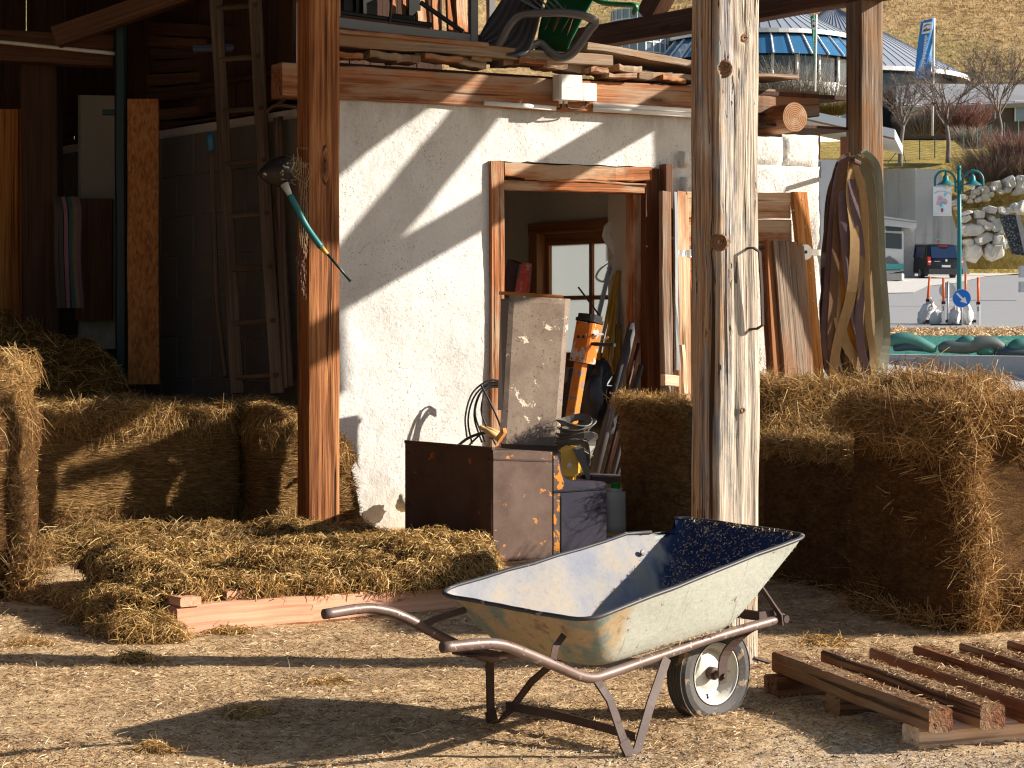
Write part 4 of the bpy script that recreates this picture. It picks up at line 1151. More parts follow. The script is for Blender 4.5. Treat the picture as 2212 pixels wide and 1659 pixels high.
# dents, and the torn notch in the far rim near the front
jn = int(np.argmin(np.linalg.norm(rimpts[:, :2] - np.array([.77, .305]), axis=1)))
for li in range(len(levels)):
    for k in range(nr):
        t, l, z = levels[li, k]
        s_ = (li / (len(levels) - 1)) ** 2
        levels[li, k] += np.array([0, 1, 0]) * .016 * mnoise.noise(Vector((t * 6, l * 6, z * 6))) * (.35 + .65 * s_) + np.array([0, 0, 1]) * .006 * mnoise.noise(Vector((t * 9, l * 9, 4))) * s_
levels[-1, jn] += (0, -.03, -.04); levels[-2, jn] += (0, -.012, -.012); levels[-1, jn + 1] += (0, -.012, -.012); levels[-1, jn - 1] += (0, .004, .006)
def W3(a): return np.array([bw(*q) for q in a])
def tray_shell(m, off, flip):
    vs = []; gs = []
    for li, g in enumerate(levels):
        ce = np.array([.27, 0, .8])
        for q in g:
            d = unit(ce - q) * off
            vs.append(bw(*(q + d))); gs.append(q + d)
    ce = levels[0].mean(0); ce[2] = levels[0][:, 2].mean(); vs.append(bw(*(ce + np.array([0, 0, off])))); gs.append(ce)
    L = len(levels); c = len(vs) - 1
    fs = [(i * nr + k, i * nr + (k + 1) % nr, (i + 1) * nr + (k + 1) % nr, (i + 1) * nr + k) for i in range(L - 1) for k in range(nr)]
    fs += [(c, (k + 1) % nr, k) for k in range(nr)]
    if flip: fs = [f[::-1] for f in fs]
    m.add(vs, fs, gs)
def tray_out():
    n = N("tray_outside"); g = n.g
    f = n.noise(g, 9, 6, .65); f2 = n.noise(g, 60, 4, .65)
    sx = n.nd("ShaderNodeSeparateXYZ", {0: g})
    c = n.mix(n.noise(g, (40, 40, 90), 4, .7), (.29, .305, .26), (.53, .53, .465))
    rear = n.ramp(n.mt('ADD', n.mt('MULTIPLY', sx.outputs[0], -6.0), n.mt('ADD', n.mt('MULTIPLY', n.mt('SUBTRACT', f, .5), 1.6), .55)), [(.40, 0.0), (.75, 1.0)])
    rc = n.ramp(f, [(.36, (.05, .155, .165)), (.45, (.15, .215, .20)), (.50, (.36, .25, .13)), (.58, (.42, .29, .14)), (.66, (.16, .06, .025))])
    rc = n.mix(n.mt('MULTIPLY', f2, .5), rc, (.44, .36, .24))
    c = n.mix(n.mt('MULTIPLY', rear, .9), c, rc)
    sp = n.ramp(n.noise(g, (26, 26, 26), 5, .7), [(.63, 0.0), (.68, 1.0)])
    sc_ = n.ramp(n.noise(g, (60, 6, 6), 4, .7, .3), [(.60, 0.0), (.66, .5)]); c = n.mix(sc_, c, (.22, .21, .18))
    c = n.mix(n.mt('MULTIPLY', sp, .85), c, (.16, .08, .04))
    gr = n.ramp(n.noise(g, (7, 7, 14), 5, .65), [(.55, 0.0), (.75, .35)])
    c = n.mix(gr, c, (.20, .26, .20))
    n.bump(n.mt('ADD', f2, f), .45, .003)
    return n.fin(c, .62, .0, .35)
def tray_in():
    n = N("tray_inside"); g = n.g
    f = n.noise(g, 4.5, 4, .55, .3); f2 = n.noise(g, 50, 5, .7)
    c = n.mix(n.noise(g, 14, 4), (.009, .014, .042), (.014, .030, .09))
    sx = n.nd("ShaderNodeSeparateXYZ", {0: g})
    # dried muck: thick on the far side and rear, thin on the front and along the floor
    w = n.mt('ADD', n.mt('MULTIPLY', sx.outputs[1], 2.6), n.mt('ADD', n.mt('MULTIPLY', n.mt('SUBTRACT', f, .5), 2.2), n.mt('MULTIPLY', n.mt('SUBTRACT', sx.outputs[2], .40), 1.6)))
    w = n.mt('SUBTRACT', w, n.mt('MULTIPLY', n.mt('MAXIMUM', n.mt('SUBTRACT', sx.outputs[0], .55), 0.0), 5.5))
    wf = n.ramp(w, [(-.35, 0.0), (.22, .93)])
    wf = n.mt('MULTIPLY', wf, n.ramp(f2, [(.25, .72), (.5, 1.0)]))
    dust = n.ramp(f, [(.35, (.235, .245, .285)), (.47, (.31, .295, .285)), (.56, (.37, .315, .25)), (.68, (.245, .25, .29))])
    c = n.mix(wf, c, dust)
    n.bump(n.mt('ADD', n.mt('MULTIPLY', wf, .6), f2), .35, .002)
    n.set(n.b.inputs["Roughness"], n.mt('ADD', .34, n.mt('MULTIPLY', wf, .45)))
    n.set(n.b.inputs["Base Color"], c); n.b.inputs["Specular IOR Level"].default_value = .35
    return n.m
MAT['tray_out'] = tray_out(); MAT['tray_in'] = tray_in()
m = MB(); tray_shell(m, 0, True); tray = m.build("tray", MAT['tray_out'], wb, smooth=True)
m = MB(); tray_shell(m, .004, False); m.build("tray_lining", MAT['tray_in'], tray, smooth=True)
MAT['rimp'] = chipped("worn_tray_rim", (.035, .034, .038), (.075, .072, .075), (.30, .27, .21), .62, 18, .5, .15, (.02, .05, .12), 40, .62)
m = MB(); rp = W3(levels[-1]); seq = np.vstack([rp[jn + 1:], rp[:jn]])
m.tube(seq + V(0, 0, .002), .0088, 8, flat=.75); m.build("rolled_rim", MAT['rimp'], tray, smooth=True)
m = MB(); hx = bw(.62, .272, .555); hn = unit(bw(.62, 0, .62) - hx); m.lathe([(.011, .0045), (.009, .008), (.002, .0082)], hx, hn, 12); m.build("rust_hole", MAT['black'], tray)

for sg in (-1, 1):
    e = .04 if sg > 0 else 0
    path = [bw(-.70, .296 * sg, .425 + e * .8), bw(-.56, .296 * sg, .422 + e), bw(-.485, .295 * sg, .412 + e), bw(-.40, .29 * sg, .383 + e), bw(-.24, .275 * sg, .318 + e * .5), bw(-.15, .262 * sg, .282 + e * .3),
            bw(-.085, .252 * sg, .266), bw(-.01, .24 * sg, .268), bw(.25, .20 * sg, .292), bw(.55, .155 * sg, .318), bw(.915, .118 * sg, .345)]
    m = MB(); q = spline(path, 60); m.tube(q, .0165, 12)
    hdl = m.build("frame_tube", MAT['rusty_handle'], wb, smooth=True)
    d0 = unit(q[0] - q[1]); mm = MB(); mm.lathe([(.0125, .0), (.0124, .0012)], q[0], d0, 12); mm.build("tube_bore", MAT['black'], hdl)
m = MB(); m.tube([bw(.90, -.15, .345), bw(.90, .15, .345)], .014, 8); m.ribbon([bw(.90, -.118, .362), bw(.80, -.118, .36), bw(.78, .118, .36)], .03, ZA, .004); m.build("front_crossbar", MAT['rusty_bar'], wb)
m = MB(); m.ribbon([bw(.885, -.137, .325), bw(.880, -.137, .36), bw(.80, -.115, .47), bw(.77, -.11, .56)], .022, BL, .006); m.ribbon([bw(.885, .137, .325), bw(.83, .13, .48)], .022, BL, .006); m.build("front_bracket", MAT['rusty_bar'], wb)
for sg in (-1, 1):
    ft = bw(.0, .335 * sg, .0)
    m = MB()
    m.ribbon([bw(-.07, .252 * sg, .262), bw(-.062, .272 * sg, .235), bw(-.045, .29 * sg, .20), bw(-.02, .318 * sg, .09), ft + V(0, 0, .004)], .030, BA, .007)
    m.ribbon([bw(.012, .338 * sg, .004), bw(-.018, .322 * sg, .075)], .04, BA, .009)
    lg = m.build("leg", MAT['rusty_bar'], wb)
    m = MB(); m.ribbon([ft + BA * .012 + V(0, 0, .004), bw(.13, .285 * sg, .16), bw(.27, .215 * sg, .285)], .03, BA, .007); m.build("strut", MAT['rusty_bar'], lg)
    m = MB()
    m.ribbon([bw(-.27, .285 * sg, .345), bw(-.23, .25 * sg, .375), bw(-.175, .225 * sg, .402)], .02, BA, .006) if sg < 0 else m.ribbon([bw(-.35, .285, .385), bw(-.27, .27, .41), bw(-.185, .24, .432)], .02, ZA, .006)
    m.build("rear_stay", MAT['rusty_bar'], wb)
m = MB(); m.ribbon([bw(.045, .315, .085), bw(.07, .1, .083), bw(.06, -.16, .08), bw(.05, -.30, .075)], .028, ZA, .005); m.build("cross_brace", MAT['rusty_bar'], wb)
m = MB(); m.box(bw(-.12, .27, .283), BA * .06, BL * .05, V(0, 0, .004)); m.build("leg_plate", MAT['rusty_bar'], wb)
# wheel
wc = bw(.676, 0, .168); ax = -BL
whl = thing_ = None
def wheel_profile(R0, w):
    pr = [(R0 * .60, -w * .30), (R0 * .66, -w * .42), (R0 * .80, -w * .5), (R0 * .91, -w * .46), (R0 * .97, -w * .36)]
    for k in range(5):
        x = -w * .34 + w * .68 * k / 4
        pr += [(R0 * .985, x - .0015), (R0, x - .0014), (R0, x + .004), (R0 * .985, x + .0042)]
    pr += [(R0 * .97, w * .36), (R0 * .91, w * .46), (R0 * .80, w * .5), (R0 * .66, w * .42), (R0 * .60, w * .30)]
    return pr
MAT['tyre'] = chipped("muddy_tyre", (.05, .047, .045), (.085, .08, .076), (.26, .185, .115), .57, 16, .7, 0, (.11, .08, .05), 60, .6)
m = MB(); m.lathe(wheel_profile(.168, .088), wc, ax, 48, cap=False); tyre = m.build("wheel", MAT['tyre'], wb, smooth=False)
MAT['rim'] = chipped("cream_wheel_rim", (.60, .57, .49), (.68, .66, .60), (.28, .18, .10), .68, 12, .45, .1, (.42, .36, .28), 30, .64)
m = MB(); m.lathe([(.02, .005), (.045, .006), (.055, .0), (.078, -.008), (.088, .006), (.094, .028), (.104, .033), (.106, .036), (.102, .037), (.100, .0)][::-1], wc, ax, 40, cap=False); m.build("rim", MAT['rim'], tyre, smooth=True)
m = MB(); m.lathe([(.106, -.034), (.098, -.02), (.05, -.006), (.02, -.005)], wc, ax, 32); m.build("rim", MAT['rim'], tyre, smooth=True)
m = MB(); m.tube([wc - ax * .07, wc + ax * .07], .012, 10); m.lathe([(.022, .0), (.022, .03), (.014, .034)], wc, ax, 14); m.lathe([(.022, .0), (.022, .03), (.014, .034)], wc, -ax, 14); m.build("hub", MAT['rusty_bar'], tyre, smooth=False)
m = MB(); m.tube([wc + ax * .012 + BA * -.02 + V(0, 0, -.07), wc + ax * .03 + BA * -.035 + V(0, 0, -.078)], .004, 6); m.build("valve", MAT['rubber'], tyre)
for sg in (-1, 1):
    m = MB(); x = .066 * sg
    m.ribbon(spline([bw(.76, .130 * sg, .325), bw(.735, .10 * sg, .30), bw(.69, .074 * sg, .25), bw(.672, .068 * sg, .20), bw(.676, .066 * sg, .14)], 14), np.linspace(.05, .034, 14), BA, .006)
    m.tube([bw(.676, .06 * sg, .166), bw(.676, .08 * sg, .166)], .010, 6)
    m.build("axle_bracket", MAT['rusty_bar'], wb)
# chaff clinging to the tray
m = MB()
n_ = 1500
a = RNG.random(n_) ** .8; b = RNG.random(n_)
fb = np.array(bot4); ft_ = np.array(rim4)
p1 = (fb[1] * (1 - b[:, None]) + fb[2] * b[:, None]); p2 = (ft_[1] * (1 - b[:, None]) + ft_[2] * b[:, None])
q = p1 * (1 - a[:, None]) + p2 * a[:, None]; q[:, 0] -= .014; q[:, 2] += .006
nn = np.tile(unit(np.cross(BL, bw(*rim4[1]) - bw(*bot4[1]))), (n_, 1))
nn = nn if nn[0][2] > 0 else -nn
d = RNG.normal(0, 1, (n_, 3)); d -= nn * np.sum(d * nn, 1)[:, None]
strands(m, W3(q), d, nn, RNG.uniform(.004, .013, n_), RNG.uniform(.0009, .0017, n_), .3, 0, (.66, .2), 0)
n_ = 900
q = np.stack([RNG.uniform(-.06, .6, n_), RNG.normal(-.08, .1, n_), np.full(n_, .0)], 1); q[:, 1] = np.clip(q[:, 1], -.22, .2); q[:, 2] = .297 + (q[:, 0] + .06) * .094
d = RNG.normal(0, 1, (n_, 3)) * np.array([1, 1, .1])
strands(m, W3(q), d, np.tile(ZA, (n_, 1)), RNG.uniform(.006, .03, n_), RNG.uniform(.001, .0022, n_), .3, 0, (.6, .2), 0)
tag(m.build("tray_chaff", MAT['chaff']), "specks of chaff stuck inside the wheelbarrow tray", "chaff", kind="stuff")

# ================================================================== slatted pallet, front right
pt = thing("wooden_pallet", "dirty slatted pallet of square battens lying at the front right corner", "pallet", V(1.6, 7.0, 0))
rd = unit(V(.956, .293, 0)); rn = unit(np.cross(ZA, rd))
for i, (o_, mt_) in enumerate(((G(1984, 1634), 'runner'), (G(1813, 1564), 'dirty'), (G(1678, 1518), 'dirty'))):
    m = MB(); q = o_ + rn * .055 + V(0, 0, .045)
    m.timber(q, q + rd * 1.25, .115, .09, seg=12, wob=.003, ch=.01); m.build("runner", MAT[mt_], pt)
far = V(.978, 7.54, 0); near = V(1.325, 6.47, 0)
for k in range(6):
    f = V(.978, 7.55, .125) + rd * (.193 * k); e = V(1.325, 6.43, .125) + rd * (.178 * k) + V(0, .0, 0)
    m = MB(); m.timber(f + RNG.normal(0, .006, 3) * V(1, 1, 0), e, .082 + .005 * (k % 2), .074, seg=14, wob=.0014, ch=.007)
    sl = m.build("batten", MAT['dirty'], pt)
m = MB(); n_ = 4200
k = RNG.choice(6, n_, p=[.08, .17, .2, .2, .2, .15]); f = np.clip(RNG.beta(1.4, 1.2, n_), 0, 1)[:, None]
a_ = V(.978, 7.55, .163) + rd * (.193 * k)[:, None]; b_ = V(1.325, 6.43, .163) + rd * (.178 * k)[:, None]
p = a_ * (1 - f) + b_ * f + rd * RNG.normal(0, .018, (n_, 1)); p[:, 2] += RNG.uniform(0, .006, n_)
d = RNG.normal(0, 1, (n_, 3)) * np.array([1, 1, .25])
strands(m, p, d, np.tile(ZA, (n_, 1)), RNG.uniform(.008, .045, n_), RNG.uniform(.0008, .0018, n_), .3, RNG.uniform(0, .25, n_), (.36, .28), 0)
tag(m.build("pallet_chaff", MAT['chaff']), "crumbs of hay caked on top of the slatted pallet battens", "chaff", kind="stuff")
# ================================================================== rusty cabinet group in front of the door
def shell(m, pts, th, mi=0, gc=None):
    """closed thin shell from a grid of points"""
    pts = np.asarray(pts, float); a, b = pts.shape[:2]
    du = np.gradient(pts, axis=0); dv = np.gradient(pts, axis=1)
    nn = np.cross(du, dv); nn /= np.maximum(np.linalg.norm(nn, axis=2), 1e-9)[..., None]
    A = (pts + nn * th / 2).reshape(-1, 3); B = (pts - nn * th / 2).reshape(-1, 3)
    n = a * b; fs = []
    for i in range(a - 1):
        for j in range(b - 1):
            k = i * b + j
            fs.append((k, k + 1, k + b + 1, k + b)); fs.append((n + k, n + k + b, n + k + b + 1, n + k + 1))
    edge = [j for j in range(b)] + [i * b + b - 1 for i in range(1, a)] + [(a - 1) * b + j for j in range(b - 2, -1, -1)] + [i * b for i in range(a - 2, 0, -1)]
    for p, q in zip(edge, edge[1:] + edge[:1]): fs.append((p, n + p, n + q, q))
    g = None
    if gc is not None: g = np.vstack([gc, gc])
    return m.add(np.vstack([A, B]), fs, g, mi)

CA = V(-.105, 11.57, 0); CQ = unit(V(-.65, .76, 0))
def cp(u, v, off=0.0): return wallP(u, v, off, CA)
def cs(u): return float(np.dot(on_wall(u, 0, CA) - CA, WD))
cab = thing("metal_cabinet", "low rusty sheet-metal cabinet with a wide dark side panel below the tall hood", "cabinet", CA)
ZC = .63
m = MB(); m.prism([CA + V(0, 0, 0), CA + CQ * .80, CA + CQ * .80 + V(0, 0, .672), CA + V(0, 0, .665)], unit(np.cross(ZA, CQ)) * -.012)
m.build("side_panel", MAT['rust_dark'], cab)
m = MB(); on_ = -unit(np.cross(ZA, CQ)); on_ = on_ if on_[0] < 0 else -on_
q0_, q1_ = CA + V(0, 0, .658) + on_ * .004, CA + CQ * .80 + V(0, 0, .664) + on_ * .004
m.timber(q0_, q1_, .006, .016, seg=10, wob=.001, ch=.002); m.timber(CA + on_ * .004 + CQ * .02, CA + on_ * .004 + CQ * .02 + V(0, 0, .64), .006, .03, seg=8, wob=.0008, side=on_, ch=.002)
m.build("folded_edge", MAT['rust_dark'], cab)
for f_, z_ in ((.03, .60), (.03, .35), (.77, .60), (.77, .3)):
    m = MB(); m.lathe([(.009, 0), (.008, .004), (.003, .006)], CA + CQ * f_ + V(0, 0, z_) + on_ * .006, on_, 10); m.build("rivet", MAT['rusty_bar'], cab)
m = MB(); q_ = [cp(u, v, .003) for u, v in ((1066, 990), (1193, 994), (1193, 998), (1066, 994))]; m.prism(q_, -WN * .003); m.build("seam", MAT['rust_dark'], cab)
w1 = cs(1193)
m = MB(); m.prism([CA + WD * .003, CA + WD * w1, CA + WD * w1 + CQ * .5, CA + CQ * .5 + WD * .003], (0, 0, ZC)); m.prism([CA + CQ * .55 + WD * .1, CA + CQ * .55 + WD * .75, V(.46, 13.3, 0), V(-.12, 13.3, 0)], (0, 0, .545)); m.build("cabinet_body", MAT['rust'], cab)
# right hand unit with the stepped navy box
poly = [(1196, 1225), (1196, 984), (1205, 984), (1209, 992), (1213, 1012), (1217, 1027), (1224, 1035), (1236, 1039), (1306, 1041), (1310, 1046), (1310, 1205)]
m = MB(); q = [cp(u, v) for u, v in poly]
unit2 = thing("metal_cabinet", "navy and orange-chipped steel unit with a stepped rounded shoulder, right of the rusty cabinet", "cabinet", cp(1250, 1215))
m.prism(q, -WN * .34); m.build("cabinet_body", MAT['navy'], unit2)
m = MB(); q = [cp(u, v, .003) for u, v in ((1196, 1225), (1196, 1066), (1209, 1066), (1209, 1225))]; m.prism(q, -WN * .004); 
q = [cp(u, v, .003) for u, v in ((1196, 1060), (1196, 985), (1204, 985), (1208, 1000), (1211, 1020), (1216, 1034), (1219, 1040), (1216, 1056))]; m.prism(q, -WN * .004)
m.build("paint_strip", MAT['strip'], unit2)
m = MB(); q = [cp(u, v, .0045) for u, v in ((1196.5, 1062), (1310, 1054), (1310, 1057), (1196.5, 1065))]; m.prism(q, -WN * .003); q = [cp(u, v, .005) for u, v in ((1211, 1072), (1213.5, 1072), (1213.5, 1200), (1211, 1200))]; m.prism(q, -WN * .003); m.build("panel_gap", MAT['black'], unit2)
# tall hood
hood = thing("metal_hood", "tall narrow metal hood with rolled edges and flaking pale paint, standing on the rusty cabinet", "hood", P(1145, 972, 13.0))
TL, TR, BR_, BL_ = P(1100, 638, 13.10), P(1232, 646, 13.22), P(1206, 976, 13.10), P(1082, 971, 12.96)
prof = []
back = V(.02, .95, 0)
for k in range(6):
    a = math.pi / 2 * k / 5; prof.append((0.0, .035 * (1 - math.sin(a)) + (.03 if k == 0 else 0), -.035 * (1 - math.cos(a)) * -1))
g = []
nv = 26
for i in range(nv + 1):
    f = i / nv; row = []
    # rolled top and bottom edge
    d = 0; e = min(f, 1 - f) * .9
    if e < .034: d = .034 - math.sqrt(max(0, .034 ** 2 - (.034 - e) ** 2))
    for j in range(13):
        a = j / 12
        p = (TL * (1 - a) + TR * a) * (1 - f) + (BL_ * (1 - a) + BR_ * a) * f
        ed = min(a, 1 - a) * .36
        dd = .010 - math.sqrt(max(0, .010 ** 2 - (.010 - ed) ** 2)) if ed < .010 else 0
        row.append(p + back * (d + dd))
    g.append(row)
m = MB(); shell(m, np.array(g), .004); m.build("hood_front", MAT['hood'], hood, smooth=False)
m = MB(); q0, q1 = TL + V(.0, .03, -.02), BL_ + V(-.0, .03, .02)
q1b = TL + (BL_ - TL) * .75 + V(0, .03, 0)
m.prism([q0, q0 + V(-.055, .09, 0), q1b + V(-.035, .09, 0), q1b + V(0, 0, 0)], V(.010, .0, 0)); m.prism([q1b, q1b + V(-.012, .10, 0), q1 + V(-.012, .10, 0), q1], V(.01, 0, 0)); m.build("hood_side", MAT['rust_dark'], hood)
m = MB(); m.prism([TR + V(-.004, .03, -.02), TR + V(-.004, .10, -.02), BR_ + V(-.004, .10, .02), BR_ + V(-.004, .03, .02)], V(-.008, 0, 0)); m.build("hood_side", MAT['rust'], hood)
m = MB(); m.timber(P(1080, 633, 13.2), P(1214, 641, 13.28), .08, .02, seg=6, wob=.001, ch=.003); tag(m.build("wood_lath", MAT['orange']), "thin orange lath lying across the top of the tall metal hood", "lath")
# control post of the splitter
cpst = thing("control_post", "leaning orange control post with a chipped box head and black lever", "control post", P(1236, 1030, 13.25))
YC = 13.45
def cbx(c0, c1, w, d, ang): pass
axd = unit(P(1273, 690, YC) - P(1258, 786, YC - .03)); fx = unit(V(.62, .78, 0)); fx = unit(fx - axd * np.dot(fx, axd)); fy = np.cross(axd, fx)
def hp(u, v): return P(u, v, YC)
b0, b1 = hp(1258, 783), hp(1273, 697)
m = MB(); m.timber(b0, b1, .128, .135, side=unit(V(.82, -.57, 0)), seg=4, wob=0, ch=.012); hd = m.build("control_box", MAT['orange_mix'], cpst)
m = MB(); m.timber(b1 + axd * .001, b1 + axd * .022, .14, .148, side=unit(V(.82, -.57, 0)), seg=2, wob=0, ch=.015); m.timber(b1 + axd * .024, b1 + axd * .05, .128, .135, side=unit(V(.82, -.57, 0)), seg=2, wob=0, ch=.02); m.build("cap", MAT['black'], hd)
m = MB(); m.tube([hp(1275, 742) + V(0, -.06, 0), hp(1285, 743) + V(0, -.07, 0), hp(1325, 745) + V(.0, -.16, 0)], [.010, .0135, .0135], 12); m.build("lever", MAT['black'], hd)
m = MB(); m.box(hp(1290, 722) + V(.0, -.055, 0), V(.03, .015, 0), V(-.008, .016, 0), V(0, 0, .006)); m.tube([hp(1302, 735) + V(0, -.06, 0), hp(1313, 728) + V(0, -.07, 0)], .006, 8); m.build("latch", MAT['steel'], hd)
m = MB(); 
sdw = unit(V(.82, -.57, 0)); fyn = unit(np.cross(sdw, axd)); fyn = fyn if fyn[1] < 0 else -fyn
for du_ in (-.022, .018): m.lathe([(.010, .0), (.010, .006), (.004, .008)], b0 + (b1 - b0) * .60 + fyn * .067 + sdw * du_, fyn, 12)
for f, du_ in ((.95, -.045), (.95, .04), (.06, -.045), (.06, .04)): m.lathe([(.006, .0), (.005, .003)], b0 + (b1 - b0) * f + fyn * .0675 + sdw * du_, fyn, 8)
m.build("bolt_head", MAT['black'], hd)
m = MB(); m.timber(hp(1231, 930), hp(1255, 784), .066, .066, side=unit(V(.82, -.57, 0)), seg=4, wob=0, ch=.004); m.build("stem", MAT['orange_paint'], cpst)
m = MB(); m.prism([P(u, v, 11.90) for u, v in ((1211, 968), (1222, 962), (1243, 965), (1250, 972), (1249, 1022), (1240, 1029), (1222, 1030), (1213, 1022))], V(.03, .09, 0)); m.prism([P(u, v, 11.93) for u, v in ((1222, 1028), (1238, 1028), (1236, 1060), (1220, 1060))], V(.02, .05, 0)); tag(m.build("yellow_bracket", MAT['yellow']), "chipped yellow bracket under the slumped grey hose", "bracket")
# rubber gaiter of flattened loops
m = MB()
for k in range(6):
    c = P(1240 + (k % 2) * 6, 912 + 12.5 * k, 11.97); r = .075 + .012 * math.sin(k * 2.1) + (.015 if k in (2, 3) else 0)
    pts = [c + V(math.cos(a) * r * 1.15, math.sin(a) * r * .8, .022 * math.sin(a * 1 + k) + .012 * math.sin(2 * a + k)) for a in np.linspace(0, 2 * math.pi, 22)]
    m.ribbon(np.array(pts), .045, np.array([unit(p - c + V(0, 0, .9 * r)) for p in pts]), .006)
m.ribbon(spline([P(1245, 965, 11.90), P(1268, 1000, 11.88), P(1279, 960, 11.88), P(1270, 935, 11.90)], 12), .05, V(.3, .3, 1), .006)
m.ribbon(spline([P(1250, 970, 11.88), P(1264, 1010, 11.87), P(1272, 1035, 11.88)], 8), np.linspace(.06, .02, 8), V(1, 0, 0), .006)
tag(m.build("hose_coil", MAT['hose'], smooth=False), "grey coil of flattened hose slumped round the foot of the orange post", "hose")
# black cables and glove left of the hood
m = MB()
for k in range(5):
    o_ = RNG.normal(0, 1, 3) * .012
    q = [P(1084, 824 + 3 * k, 13.80), P(1055, 822 + 4 * k, 13.78), P(1020 + 5 * k, 850 + 3 * k, 13.75), P(1005 + 8 * k, 900, 13.73), P(1008 + 14 * k, 945 + 4 * k, 13.75)]
    m.tube(spline([a + o_ * (i / 4) for i, a in enumerate(q)], 26), .0065, 7)
m.tube(spline([P(1038, 830, 13.75), P(1058, 868, 13.73), P(1075, 905, 13.75), P(1086, 935, 13.80)], 16), .007, 7)
m.tube(spline([P(990, 962, 13.80), P(1012, 946, 13.75), P(1045, 935, 13.73), P(1080, 938, 13.75)], 16), .010, 7)
m.tube(spline([P(1010, 966, 13.80), P(1025, 950, 13.75), P(1050, 930, 13.73), P(1062, 948, 13.75)], 16), .007, 7)
tag(m.build("cable_coil", MAT['rubber'], smooth=True), "loops of black cable drooping over the rusty cabinet left of the hood", "cable")
m = MB(); m.tube(spline([P(1036, 922, 12.81), P(1048, 928, 12.79), P(1062, 936, 12.77), P(1082, 948, 12.79)], 14), [.012, .018, .020, .019, .020, .022, .024, .025, .027, .028, .03, .03, .03, .026], 10, flat=.8)
m.tube(spline([P(1050, 925, 12.80), P(1064, 930, 12.77), P(1082, 938, 12.79)], 8), .014, 8)
tag(m.build("work_glove", MAT['glove'], smooth=True), "tan leather glove lying among the black cables", "glove")
m = MB(); m.prism([P(1070, 945, 12.70), P(1086, 925, 12.70), P(1088, 935, 12.70), P(1074, 957, 12.70)], V(.02, .04, 0)); tag(m.build("orange_strip", MAT['orange']), "small orange wooden wedge beside the tan glove", "wedge")
# a few things at the foot of the white wall
m = MB(); m.blob(wallP(872, 1086, .10), (.05, .04, .055), .4, 5, 10); tag(m.build("plastic_bag", MAT['can'], smooth=True), "crumpled pale plastic bag at the foot of the white wall", "bag")

# ------------------------------------------------------------------ inside the doorway
m = MB(); m.prism([P(1112, 632, 15.0), P(1138, 632, 15.0), P(1144, 569, 15.1), P(1128, 566, 15.1)], V(.02, .05, 0)); tag(m.build("red_board", MAT['red_paint']), "red painted board leaning inside the doorway above the hood", "board")
m = MB(); m.prism([P(1083, 640, 15.1), P(1110, 640, 15.1), P(1121, 570, 15.15), P(1096, 560, 15.15)], V(.05, .15, 0)); tag(m.build("dark_box", MAT['dkred']), "dark red box tilted beside the red board in the doorway", "box")
m = MB()
for k in range(13):
    x = RNG.uniform(-11, 8)
    q = [P(1326 + x * .4, 474, 15.0), P(1312 + x, 492 + 6 * k % 13, 14.97), P(1318 + 1.3 * x, 522, 14.95), P(1334 + .5 * x, 545 + 2 * k, 14.93), P(1324 + 1.6 * x, 575 + 3 * k, 14.95)]
    q = spline(q, 20); m.ribbon(q, .013, unit(V(1, .3 * math.sin(k), .4 * math.cos(k))), .002)
m.ribbon(spline([P(1318, 566, 14.9), P(1296, 582, 14.88), P(1288, 600, 14.88), P(1304, 608, 14.88), P(1312, 588, 14.9)], 20), .016, V(1, 0, .5), .002)
tag(m.build("strap_tangle", MAT['strapw']), "tangle of pale straps hanging in the doorway before the window", "straps")
m = MB()
for k in range(13):
    x = RNG.uniform(-1, 1); y = RNG.uniform(-1, 1)
    q = [P(1336 + 3 * x, 585, 14.85), P(1326 + 8 * x, 640, 14.83), P(1318 + 12 * x, 700, 14.8 + .05 * y), P(1306 + 16 * x, 770 + 20 * y, 14.78), P(1308 + 24 * x, 835 + 25 * y, 14.78), P(1330 + 8 * x, 800 + 15 * y, 14.8), P(1336 + 4 * x, 700, 14.84)]
    m.tube(spline(q, 34), .0085, 6)
tag(m.build("cord_bundle", MAT['cord'], smooth=True), "hank of dull yellow cord hanging at the right of the doorway", "cord")
m = MB(); a, b = P(1318, 578, 14.8), P(1293, 682, 14.75); dd = unit(b - a); sd = unit(np.cross(dd, V(0, 1, 0)))
m.timber(a, b, .030, .002, side=sd, seg=3, wob=0, ch=.0005)
for k in range(26):
    c = a + dd * (.02 + k * .0115 * 1.0) - sd * .015; m.prism([c, c + dd * .009, c + dd * .0045 - sd * .009], V(0, .002, 0))
m.tube([a - dd * .01, a + dd * .05], .010, 6)
tag(m.build("saw_blade", MAT['greymetal']), "thin dark saw blade hanging teeth outward in the doorway", "saw")
m = MB(); m.timber(P(1249, 620, 14.7), P(1297, 684, 14.7), .022, .012, seg=2, wob=0); tag(m.build("metal_bar", MAT['black']), "short dark bar crossing the window inside the doorway", "bar")
for (u0, v0, u1, v1, r, mt, lb) in ((1368, 700, 1284, 1022, .034, 'greypipe', "thick grey pole leaning inside the doorway"), (1380, 742, 1306, 1030, .012, 'dkred', "thin dark red rod leaning inside the doorway"), (1385, 790, 1322, 1030, .020, 'greypipe', "slim grey channel leaning behind the tall bale"), (1392, 850, 1330, 1035, .016, 'greypipe', "short grey rod leaning lowest inside the doorway")):
    m = MB(); m.tube([P(u0, v0, 14.4), P(u1, v1, 14.0)], r, 8); tag(m.build("leaning_rod", MAT[mt], smooth=True), lb, "rod")
m = MB(); m.blob(P(1275, 880, 14.35), (.19, .2, .34), .35, 4, 16); tag(m.build("dark_sack", MAT['bag'], smooth=True), "crumpled black sack in the shade behind the orange post", "sack")
